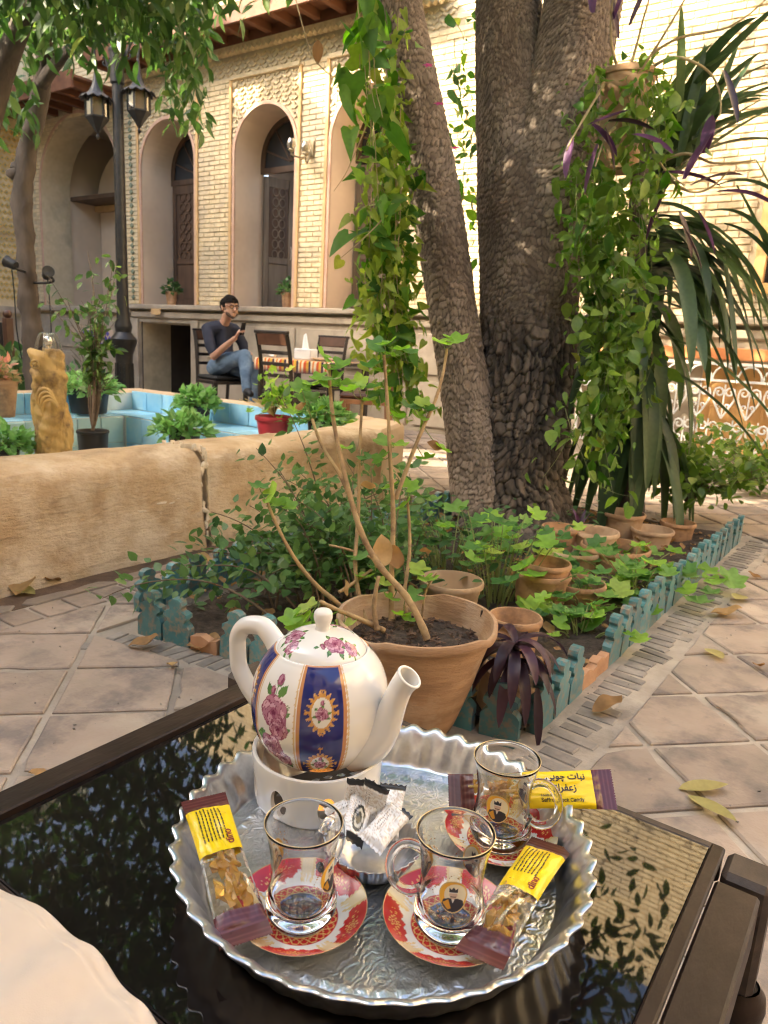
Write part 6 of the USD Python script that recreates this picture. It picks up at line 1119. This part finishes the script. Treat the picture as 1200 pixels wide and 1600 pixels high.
man = limb([((.0, 0, -.30), .125), ((.0, 0, .0), .12), ((-.005, 0, .2), .11), ((-.01, 0, .40), .095), ((0, 0, .52), .085)])
for ph in (-2.3, -.3, 1.7): man = man+limb([(p, .052+.020*math.sin(PI*min(1, k/9.))) for k, p in enumerate(tw(ph, -.05, .47, .072))])
man = man+limb([((.03, -.03, .47), .075), ((-.03, -.05, .56), .060), ((-.095, -.06, .608), .026)])+limb([((.02, -.03, .47), .06), ((-.05, -.055, .49), .042), ((-.09, -.06, .50), .022)])+limb([((.03, .0, .50), .070), ((.05, -.0, .58), .060)])+limb([((.02, .02, .5), .07), ((.02, .0, .60), .06)])
man = man-m3.Manifold.cube([.5, .5, .2]).translate([-.25, -.25, .632])
fm = smoothm(man, .010, 8); V = np.array(fm.vertices)*[.86, .86, 1]; a = np.arctan2(V[:, 1], V[:, 0])
sc1 = np.abs(np.sin(a*11+V[:, 2]*26))*np.abs(np.sin(a*11-V[:, 2]*26)); N = fm.vertex_normals
V = V+N*((.0045*sc1*(np.sin(a*2.2+V[:, 2]*9) > -.2)*(V[:, 2] < .44)+.004*np.sin(V[:, 2]*85+a*3)*(np.sin(a*2.2+V[:, 2]*9) <= -.2))[:, None])+N*((meshkit.fbm(V*30, 3, 5)-.5)*.008)[:, None]
part(ft, 'fish_body', (np.array([S3(q) for q in V]), np.array(fm.faces)), 'carved_stone', True)
eye = []
for p in ((-.035, -.108, .540),):
    q = np.linspace(0, 2*PI, 18); eye.append(tube(np.array([S3((p[0]+.024*math.cos(t), p[1]-.002, p[2]+.024*math.sin(t))) for t in q]), .006, 6, closed=False)); eye.append(xf(trimesh.creation.icosphere(2, .013), S3(p)))
part(ft, 'fish_eyes', cat(eye), 'carved_stone', True, kind='stuff')
fin = [tube(np.array([S3((.02+.05*math.cos(t)+.012*k, -.118-.004*k, .33+.07*math.sin(t)-.022*k)) for t in np.linspace(.3, 3.6, 16)]), np.linspace(.012, .006, 16), 6) for k in range(4)]
part(ft, 'fins', cat(fin), 'carved_stone', True, kind='stuff')
part(ft, 'spray_head', lathe([(0, .628), (.018, .628), (.018, .65), (.026, .655), (.028, .68), (.020, .70), (.010, .708), (0, .71)], 20, fc), 'chrome', 30)
jets = [tube(np.array([S3((math.cos(a)*.075*t, math.sin(a)*.075*t, .70+.09*t-.155*t*t*t)) for t in np.linspace(0, 1.25, 12)]), np.linspace(.0035, .006, 12), 6) for a in np.arange(7)*2*PI/7+.3]
glassmat('water_jet', (1, 1, 1), .02, 1.33); part(ft, 'water_jets', cat(jets), 'water_jet', True, kind='stuff')
# ------------------------------------------------------------------ potted plants in and round the pool
mat('black_plastic', (.012, .012, .012), (.022, .021, .02), 8, .45); mat('red_plastic', (.30, .02, .03), (.38, .03, .045), 8, .4); mat('dry_grass', (.42, .30, .12), (.55, .42, .18), 20, .8)
def bush(label, c, rx, h, n, size, m, seed, name='potted_plant'):
    t = thing(name, label, 'plant'); rg = np.random.default_rng(seed); q = unit(rg.normal(size=(n, 3))); q[:, 2] = np.abs(q[:, 2]); r = rg.random(n)**.33; P = np.asarray(c)+q*r[:, None]*np.array([rx, rx, h])*(.8+.4*meshkit.noise(q*2.5+seed, 2))[:, None]; P[:, 2] -= .35*rx*np.clip(np.hypot(q[:, 0], q[:, 1])*r-.6, 0, 1)
    foliage(t, [put(leaf_oval(.6, .2, .15, 4, .8), P, q+rg.normal(size=(n, 3))*.45, np.array([0, 0, .8])+q*.4+rg.normal(size=(n, 3))*.4, size*(.6+.7*rg.random(n)))], m, 110); st = [tube(np.array([np.asarray(c)-[0, 0, .03], (np.asarray(c)*2+p)/3+[0, 0, .02], p]), .003, 4) for p in P[::9]]; part(t, 'stems', cat(st), 'stem_green', True, kind='stuff'); return t
PP = 'black pots standing on the pool bench'
pots_ = [('black pot on the far pool bench under the taller succulent', 'bushy succulent in the farthest black pot on the pool bench', 308, 632, 5.5, .105, .15, 'black_plastic', .16, .12),
         ('black pot nearest the pool wall left of the crack, holding a spreading succulent', 'spreading succulent with tiny pink flowers in the black pot near the wall', 288, 672, 4.75, .105, .34, 'black_plastic', .19, .10),
         ('wide black bowl on the left pool bench behind the fountain', 'low green plant in the wide black bowl behind the twiggy stem', 138, 606, 5.65, .16, .19, 'black_plastic', .24, .11),
         ('black pot at the far left edge inside the pool', 'floppy leaved plant in the black pot at the left edge of the picture', 4, 698, 4.5, .10, .22, 'black_plastic', .21, .14),
         ('black pot on the pool bench right of the red pot', 'rounded succulent in the black pot right of the red pot', 505, 655, 4.82, .11, .15, 'black_plastic', .18, .12)]
for k, (lp_, lb, x, y, d, r, h, m, rx, hh) in enumerate(pots_):
    c = DP(x, y, d); pot(lp_, c-[0, 0, h], r, r*.8, h, m, 0, .02, h*.8, wall=.005, name='plastic_pot', n=32); bush(lb, c+[0, 0, -.01], rx, hh, 330, .065, 'leaf_succulent', 60+k)
c = DP(428, 650, 4.88); pot('red plastic pot of straggly yellowing geranium on the pool bench', c-[0, 0, .16], .125, .09, .16, 'red_plastic', 0, .03, .13, wall=.006, name='plastic_pot', n=32)
shrub('potted_plant', 'straggly yellowing geranium growing in the red plastic pot', c, 9, .30, .22, leaf_ger(3), ['leaf_ger', 'leaf_dry_green', 'leaf_ger'], .065, 7, 70, 'plant', 60)
part('/World/potted_plant', 'dry_tuft', cat([tube(c+np.array([[0, 0, 0], rnd(1, k)[0]*[.12, .12, 0]+[-.05, 0, .06], rnd(1, k)[0]*[.3, .3, 0]+[-.07, 0, .10]]), .0025, 4) for k in range(40)]), 'dry_grass', kind='stuff')
c = DP(145, 672, 4.9); pot('black pot in the pool beside the fountain, holding a tall twiggy tree', c-[0, 0, .29], .105, .08, .29, 'black_plastic', 0, .02, .26, wall=.005, name='plastic_pot', n=32)
tt = thing('potted_tree', 'tall thin twiggy tree with sparse yellowing leaves in the black pot by the fountain', 'plant'); rg = np.random.default_rng(404); st, P = [], []
for k in range(13):
    e = DP(70+115*rg.random(), 380+190*rg.random(), 4.9+.4*(rg.random()-.5)); mid = DP(148+10*(rg.random()-.5), 560, 4.9); S = spline([c, mid, (mid+e)/2+rnd(1, k)[0]*.06, e], 24); st.append(tube(S, np.linspace(.010 if k < 4 else .005, .002, 24), 5))
    for q in .35+.65*rg.random(26): P.append(S[int(q*23)]+rg.normal(size=3)*.035)
for k in range(60):
    p = DP(148+30*(rg.random()-.5), 510+110*rg.random(), 4.9); st.append(tube(np.array([p, p+rnd(1, k+500)[0]*[.12, .12, .1]+[0, 0, .06], p+rnd(1, k+500)[0]*[.22, .22, .1]+[0, 0, .13]]), .0016, 4))
P = np.array(P); n = len(P); foliage(tt, [put(leaf_oval(.5), P, rg.normal(size=(n, 3))+[0, 0, -.4], rg.normal(size=(n, 3))*.6+[0, 0, 1], .05+.035*rg.random(n))], ['leaf_citrus', 'leaf_ger_dark', 'leaf_dry_green', 'leaf_ger_dark'], 160); part(tt, 'twigs', cat(st), 'twig', True, kind='stuff')
c = DP(-2, 590, 5.25); pot('pale terracotta pot of pink tipped plant on the pool bench at the left edge', c-[0, 0, .28], .13, .09, .27, 'terracotta', 0, .03, .2, n=32); bush('pink tipped leafy plant in the terracotta pot at the left edge', c, .13, .13, 160, .06, 'leaf_salmon', 71)
c = DP(25, 610, 7.4); c[2] = .25; bush('dark green bush behind the pool at the left edge', c, .48, .45, 420, .12, 'leaf_rose', 72, 'garden_bush')
c = DP(130, 590, 8.2); c[2] = .0; bush('low weedy green growth beyond the pool between fountain and lamp', c, .55, .5, 260, .10, 'leaf_rose', 73, 'garden_bush')
# ------------------------------------------------------------------ chairs, tea table for two, sitting man
mat('dark_chair', (.014, .010, .009), (.03, .022, .018), 8, .35, .2, 50, .002, stretch=(1, 1, .2)); mat('brown_chair', (.055, .022, .012), (.10, .045, .024), 8, .4); mat('seat_black', (.012, .012, .013), None, 30, .5, .2, 90); mat('carved_wood', (.17, .075, .035), (.30, .15, .075), 9, .45, .4, 50, .004, stretch=(1, 1, .2))
def chair(label, loc, rz, carved=False):
    """origin at the floor under the seat's middle, backrest at -x"""
    t = thing('carved_chair' if carved else 'dining_chair', label, 'chair', loc=loc, rz=rz); m = 'carved_wood' if carved else 'dark_chair'
    for y in (-.20, .20):
        part(t, 'leg', hull([(.20+a, y+b, 0) for a in (-.016, .016) for b in (-.016, .016)]+[(.20+a, y+b, .42) for a in (-.024, .024) for b in (-.024, .024)]), m)
        S = spline([(-.25, y, 0), (-.20, y, .42), (-.22, y, .72), (-.27, y, .96)], 14); part(t, 'leg', tube(S, .024, 4), m)
    part(t, 'seat_frame', rbx(-.22, .23, -.215, .215, .38, .425, .006), m); part(t, 'seat', rbx(-.215, .235, -.21, .21, .427, .475, .018), 'seat_black' if not carved else 'brown_chair')
    if carved:
        pl = Polygon([(-.19, .50), (.19, .50), (.17, .72), (.20, .86), (.13, .98), (.06, 1.02), (0, 1.08), (-.06, 1.02), (-.13, .98), (-.20, .86), (-.17, .72)]).buffer(.02)
        bm_ = extr(pl.difference(sbox(-.11, .56, .11, .90)), .03, 'x', -.26); part(t, 'back_frame', bm_, m); part(t, 'back_panel', extr(sbox(-.12, .55, .12, .91), .016, 'x', -.252), 'brown_chair')
        part(t, 'back_carving', cat([tube(np.array([(-.225, .06*math.cos(a)*s, z+.05*math.sin(a)) for a in np.linspace(0, 5, 14)]), .010, 5) for z in (.65, .78) for s in (-1, 1)]), m)
    else:
        part(t, 'back_rail', rbox((-.262, 0, .915), (.026, .39, .11), .006, rotm(0, -.20, 0)), 'brown_chair')
        for z, x in ((.80, -.237), (.70, -.221), (.60, -.21)): part(t, 'back_slat', rbox((x, 0, z), (.020, .38, .034), .004), m)
        part(t, 'top_rail', rbox((-.275, 0, .975), (.032, .45, .028), .006), m)
    return t
MP = np.array([-6.55, 6.0, 0]); MR = -.22
chair('dark wooden chair the man sits on, set against the plinth', MP+np.array([-.02, .0, 0]), MR)
cB = AY(440, 640, 4.95); chair('dark slatted chair standing with its back to the pool, in front of the laid table', (cB[0], 5.1, 0), PI/2-.10)
cC = AY(505, 560, 6.55); chair('dark chair on the far side of the laid table, against the plinth', (cC[0], 6.45, 0), -PI/2)
cD = AY(556, 600, 5.5); chair('carved brown wooden chair at the right end of the laid table', (cD[0]+.1, 5.55, 0), PI+.55, True)
mat('cloth_dark', (.05, .02, .035), None, 8, .85)
tb = thing('dining_table', 'dark table laid with a striped cloth in front of the seated man', 'table'); tx0, tx1 = AY(418, 560, 5.75)[0], AY(540, 560, 5.75)[0]
part(tb, 'table_top', rbx(tx0, tx1, 5.55, 6.22, .69, .72, .006), 'dark_chair')
for x in (tx0+.06, tx1-.06):
    for y in (5.61, 6.16): part(tb, 'leg', rbx(x-.03, x+.03, y-.03, y+.03, 0, .688, .005), 'dark_chair')
colmat('striped_cloth', .9); nx = 240; xs = np.linspace(tx0+.02, tx1-.02, nx); yz = [(6.15, .7245), (5.56, .7245), (5.542, .722), (5.535, .70), (5.533, .66), (5.532, .60)]
V = np.array([[x, y+.008*math.sin(x*40)*(z < .71), z] for y, z in yz for x in xs]); si = np.floor((V[:, 0]-tx0)/.027).astype(int) % 6
pal = np.array([(.70, .20, .03), (.72, .62, .42), (.62, .10, .03), (.70, .42, .06), (.06, .03, .06), (.70, .60, .40)]); ccol = pal[si]; ccol[(V[:, 2] < .61)] = (.06, .03, .05)
solo('tablecloth', (V, gridf(6, nx)), 'striped_cloth', 'orange and cream striped cloth hanging over the laid table', 'tablecloth', smooth=True, col=ccol)
mat('white_plastic', (.72, .74, .76), None, 9, .3); mat('tissue', (.78, .78, .78), None, 9, .9)
c = AY(478, 548, 5.75); c[2] = .727; t = thing('tissue_box', 'white tissue box with a tissue pulled up, on the laid table', 'tissue box'); part(t, 'box', rbox(c+[0, 0, .055], (.22, .12, .11), .008), 'white_plastic'); part(t, 'tissue', hull(np.vstack([c+[0, 0, .11]+rnd(12, 3)*[.10, .05, .01], c+[-.02, 0, .23]+rnd(8, 4)*[.05, .03, .06]])), 'tissue', 40)
c = AY(505, 549, 5.72); c[2] = .727; solo('plate', lathe([(0, .01), (.07, .01), (.11, .03), (.115, .032), (.11, .026), (.07, .0), (0, .0)], 40, c), 'white_glaze', 'white bowl plate at the right end of the striped cloth', 'plate', smooth=True)
c = AY(425, 552, 5.8); c[2] = .727; solo('folded_napkin', hull(c+np.array([0, 0, .03])+rnd(22, 6)*[.20, .14, .06]), 'tissue', 'crumpled pale napkin on the table in front of the man', 'napkin', smooth=40)
# the man
mat('skin', (.40, .225, .15), (.46, .27, .185), 9, .5, subsurface_weight=.08, subsurface_scale=.01); mat('navy_shirt', (.010, .013, .028), (.018, .022, .042), 9, .85, .3, 120, .003); mat('jeans', (.055, .10, .17), (.12, .19, .29), 7, .85, .35, 150, .003, c3=(.17, .25, .35), s3=5); mat('hair_black', (.010, .008, .007), (.014, .012, .010), 30, .9, .6, 150, .004, spec=.1); mat('beard', (.07, .045, .035), (.10, .065, .05), 40, .8); mat('screen_black', (.01, .01, .012), None, 5, .12)
Rm = rotm(0, 0, MR); mw = lambda m: xf(m, MP, Rm)
def body_of(chains): return m3.Manifold.batch_boolean([limb(c) for c in chains], m3.OpType.Add)
HC = np.array([.145, 0, 1.222])
torso = [((.0, 0, .56), .125), ((.0, 0, .70), .115), ((-.035, 0, .85), .118), ((-.03, 0, .96), .105)]
sh = [((-.035, -.15, .985), .070), ((-.02, 0, 1.0), .085), ((-.035, .15, .985), .070)]
armR = [((-.035, -.175, .985), .058), ((.08, -.215, .82), .047), ((.175, -.215, .69), .040), ((.33, -.175, .80), .036), ((.47, -.125, .90), .026)]; armL = [((-.035, .175, .985), .058), ((.06, .225, .84), .047), ((.12, .22, .70), .040), ((.28, .14, .72), .034), ((.43, .03, .755), .026)]
legR = [((.0, -.09, .56), .095), ((.26, -.08, .65), .082), ((.53, -.03, .715), .062), ((.63, -.08, .56), .054), ((.73, -.13, .36), .040)]; legL = [((.0, .09, .56), .095), ((.25, .11, .57), .082), ((.50, .12, .575), .062), ((.50, .12, .34), .052), ((.48, .12, .10), .040)]
neck = [((-.01, 0, 1.02), .062), ((.06, 0, 1.10), .054), ((.115, 0, 1.18), .055)]
head = [limb([(HC+[-.018, 0, .028], .093), (HC+[.012, 0, .034], .088)]), limb([(HC+[.02, 0, .0], .076), (HC+[.048, 0, -.065], .046), (HC+[.066, 0, -.083], .026)]), limb([(HC+[.03, -.035, -.03], .045), (HC+[.03, .035, -.03], .045)]),
        limb([(HC+[.092, 0, .022], .011), (HC+[.112, 0, -.018], .016)]), limb([(HC+[.093, -.016, -.052], .010), (HC+[.093, .016, -.052], .010)]), limb([(HC+[.083, -.04, .035], .011), (HC+[.094, 0, .040], .010)]), limb([(HC+[.083, .04, .035], .011), (HC+[.094, 0, .040], .010)])]
for s in (-1, 1): head.append(limb([(HC+[-.012, s*.090, .018], .014), (HC+[-.006, s*.088, -.014], .011)]))
hands = []
def hand(w, d, pn, curl):
    """wrist w, direction d towards the knuckles, palm normal pn; unequal bent fingers and a side thumb"""
    d = unit(d); pn = unit(np.asarray(pn)-d*(np.asarray(pn)@d)); sd = np.cross(pn, d); o = []
    for k, (y, L) in enumerate(((-.03, .075), (-.010, .083), (.010, .078), (.029, .062))):
        b = w+d*.085+sd*y; a1 = unit(d*math.cos(curl)+pn*math.sin(curl)); a2 = unit(d*math.cos(2*curl)+pn*math.sin(2*curl)); p1 = b+a1*L*.5; p2 = p1+a2*L*.32; o.append(limb([(w+d*.02+sd*y*.7, .014), (b, .0105), (p1, .0090), (p2, .0078)]))
    tb_ = w+d*.025-sd*.030; t1 = tb_+unit(d*.7-sd*.7+pn*.4)*.042; t2 = t1+unit(d*.9+pn*.5)*.030; o.append(limb([(w+d*.01, .015), (tb_, .0125), (t1, .0105), (t2, .0085)])); return o
hands += hand(np.array([.48, -.122, .905]), (.55, .1, .8), (.6, .7, -.2), .75); hands += hand(np.array([.44, .025, .757]), (.9, -.3, .05), (.1, 0, -1), .35)
skin = body_of([torso, sh, armR, armL, legR, legL, neck])+m3.Manifold.batch_boolean(head+hands, m3.OpType.Add)
man = thing('person', 'man in a navy shirt and blue jeans sitting cross legged, looking over his phone', 'person')
b_ = smoothm(skin, .012, 6); part(man, 'body', mw((np.array(b_.vertices), np.array(b_.faces))), 'skin', True)
gr_ = lambda c, e: [(p, r+e) for p, r in c]
cut = lambda c, n, e: gr_(c[:n], e)
slv = lambda a: gr_(a[:2], .012)+[(tuple(np.array(a[1][0])*.35+np.array(a[2][0])*.65), a[2][1]+.012)]
shirt = body_of([gr_(torso, .012), gr_(sh, .012), slv(armR), slv(armL)]); s_ = smoothm(shirt, .014, 5); V = np.array(s_.vertices); V += s_.vertex_normals*((meshkit.fbm(V*np.array([9, 9, 14]), 3, 2)-.5)*.018)[:, None]; part(man, 'shirt', mw((V, np.array(s_.faces))), 'navy_shirt', True)
jn = body_of([[((.0, 0, .56), .135), ((.0, 0, .64), .128)], gr_(legR, .013), gr_(legL, .013)]); s_ = smoothm(jn, .014, 5); V = np.array(s_.vertices); V += s_.vertex_normals*((meshkit.fbm(V*11, 3, 3)-.5)*.02)[:, None]; part(man, 'jeans', mw((V, np.array(s_.faces))), 'jeans', True)
hr = (limb([(HC+[-.025, 0, .038], .101), (HC+[.012, 0, .050], .094)])+limb([(HC+[.05, 0, .098], .045), (HC+[-.02, 0, .105], .05)]))-m3.Manifold.cube([.3, .4, .16]).translate([float(HC[0]+.042), -.2, float(HC[2]-.10)])-m3.Manifold.cube([.4, .4, .2]).translate([float(HC[0]-.022), -.2, float(HC[2]-.19)])-m3.Manifold.cube([.6, .4, .2]).translate([float(HC[0]-.3), -.2, float(HC[2]-.26)])
s_ = smoothm(hr, .010, 6); V = np.array(s_.vertices); V += s_.vertex_normals*((meshkit.fbm(V*60, 2, 3)-.5)*.012)[:, None]; part(man, 'hair', mw((V, np.array(s_.faces))), 'hair_black', True)
bd = limb([(HC+[.042, -.048, -.055], .026), (HC+[.066, 0, -.086], .027), (HC+[.042, .048, -.055], .026)])+limb([(HC+[.098, -.016, -.044], .0055), (HC+[.098, .016, -.044], .0055)])+limb([(HC+[.03, -.062, -.01], .018), (HC+[.042, -.050, -.05], .025)]); s_ = smoothm(bd, .008, 4); part(man, 'beard', mw((np.array(s_.vertices), np.array(s_.faces))), 'beard', True)
ey = []
for s in (-1, 1): ey.append(limb([(HC+[.080, s*.022, .045], .006), (HC+[.074, s*.050, .042], .006)]))
e_ = meshkit.arrays(m3.Manifold.batch_boolean(ey, m3.OpType.Add))[:2]; part(man, 'eyebrows', mw(e_), 'hair_black')
part(man, 'eyes', mw(cat([xf(trimesh.creation.icosphere(2, .0115), HC+[.078, s*.034, .020]) for s in (-1, 1)])), 'hair_black', True)
q = np.linspace(0, 2*PI, 18, endpoint=False); gl_ = [tube(np.array([HC+[.101, s*.034+.026*math.cos(a), .018+.019*math.sin(a)] for a in q]), .0035, 5, closed=True) for s in (-1, 1)]+[tube(np.array([HC+[.098, s*.060, .024], HC+[-.01, s*.096, .028]]), .003, 5) for s in (-1, 1)]+[tube(np.array([HC+[.104, -.009, .022], HC+[.104, .009, .022]]), .003, 5)]
part(man, 'glasses', mw(cat(gl_)), 'screen_black')
for s, p0, p1, f in ((0, (.73, -.13, .35), (.86, -.16, .33), 1), (1, (.47, .12, .055), (.64, .12, .045), 1)):
    sm_ = smoothm(limb([(p0, .046), (((np.array(p0)+p1)/2), .044), (p1, .034)]), .012, 4); part(man, 'shoe', mw((np.array(sm_.vertices), np.array(sm_.faces))), 'seat_black', True)
solo('phone', mw(rbox((.565, -.085, 1.005), (.010, .072, .145), .004, rotm(.1, .35, .25))), 'screen_black', 'black phone held up in the seated man\'s hand', 'phone')
# ------------------------------------------------------------------ small things on the walls
mat('old_brass', (.20, .16, .09), (.34, .28, .17), 20, .45, metal=.6); glassmat('frosted', (.42, .40, .30), .25, 1.4)
sc_ = thing('wall_sconce', 'old brass wall sconce with a leaf plate and two glass globes on the brick pier', 'wall lamp'); c0 = AY(486, 232, YF-.03)
part(sc_, 'back_plate', hull(c0+rnd(30, 12)*[.10, .03, .22]), 'old_brass', 40)
for dx, dz in ((-.12, -.02), (.10, -.08)):
    e = c0+np.array([dx, -.20, dz]); part(sc_, 'arm', tube(spline([c0, c0+[dx*.4, -.12, dz-.10], e+[0, 0, -.07], e+[0, 0, -.03]], 16), .010, 7), 'old_brass', True); g = part(sc_, 'globe', lathe([(.015, -.045), (.04, -.034), (.056, .0), (.045, .038), (.034, .055), (.038, .064)], 24, e+[0, 0, .03]), 'frosted', True); part(g, 'collar', lathe([(0, -.075), (.03, -.07), (.035, -.05), (0, -.045)], 16, e+[0, 0, .03]), 'old_brass', True)
for x, y, Y, lab, lab2 in ((268, 470, 7.12, 'small clay pot on the sill of the left arched door', 'spiky little plant in the clay pot on the left sill'), (449, 474, 7.12, 'small clay pot on the sill of the arched door above the man', 'small leafy plant in the clay pot on the sill above the man')):
    c = AY(x, y, Y); c[2] = 1.302; pot(lab, c, .085, .06, .19, 'terracotta', 0, .03, .15, n=28); bush(lab2, c+[0, 0, .18], .11, .16, 70, .08, 'leaf_rose', int(x), 'sill_plant')
for x, y, d, lab in ((18, 412, 6.6, 'black spotlight fixed to the thin citrus trunk, facing left'), (74, 428, 6.7, 'black spotlight on the right of the thin citrus trunk')):
    c = DP(x, y, d); t = thing('spotlight', lab, 'spotlight'); part(t, 'housing', xf(lathe([(0, -.05), (.034, -.05), (.042, -.04), (.048, .042), (.053, .048), (.053, .058), (.04, .058), (0, .048)], 24), c, rotm(0, -1.2, .4 if x < 50 else 2.8)), 'black_iron', 35)
    part(t, 'bracket', tube(spline([c, c+[.05, .03, -.05], DP(38, y+14, 6.85)], 10), .012, 6), 'black_iron', True); part(t, 'cable', tube(spline([c+[0, 0, -.05], c+[.02, 0, -.5], DP(34, 560, 6.85)], 14), .006, 5), 'black_iron', True)
c = DP(4, 560, 7.6); bn = thing('carved_bench', 'dark carved wooden bench end at the left edge beyond the pool', 'bench'); px0 = DP(12, 500, 7.6)
part(bn, 'post', rbx(px0[0]-.04, px0[0]+.04, px0[1]-.04, px0[1]+.04, 0, px0[2]+.02, .006), 'brown_chair'); part(bn, 'finial', xf(trimesh.creation.icosphere(2, .045), px0+[0, 0, .06]), 'brown_chair', True)
part(bn, 'back_panel', box(px0+np.array([-.55, -.38, -.28]), (1.2, .03, .50), rotm(0, 0, YAW)), 'dark_chair'); part(bn, 'seat', box(px0+np.array([-.5, -.60, -.62]), (1.1, .40, .05), rotm(0, 0, YAW)), 'dark_chair')
part(bn, 'back_fretwork', cat([tube(np.array([px0+np.array([-.1-.16*k, -.12-.11*k, -.25])+np.array([math.cos(YAW)*.06*math.cos(a), math.sin(YAW)*.06*math.cos(a)-.04, .10*math.sin(a)]) for a in np.linspace(0, 6.28, 14)]), .012, 5) for k in range(4)]), 'brown_chair')
c = DP(497, 62, 3.0); solo('hanging_leaf', (lambda m: (m[0][0], m[1]))(put(leaf_oval(.5, .3, .1, 7), [c], [[0, 0, -1]], [unit(CAM-c)], [.09])), 'leaf_dry', 'yellow dry leaf dangling from a tendril under the eave', 'leaf', smooth=True)
solo('tendril', tube(spline([DP(455, -30, 3.0), DP(470, 30, 3.0), DP(490, 90, 3.02), DP(520, 120, 3.05)], 24), .0025, 5), 'vine_stem', 'thin curling tendril hanging in front of the brick house', 'vine', smooth=True)
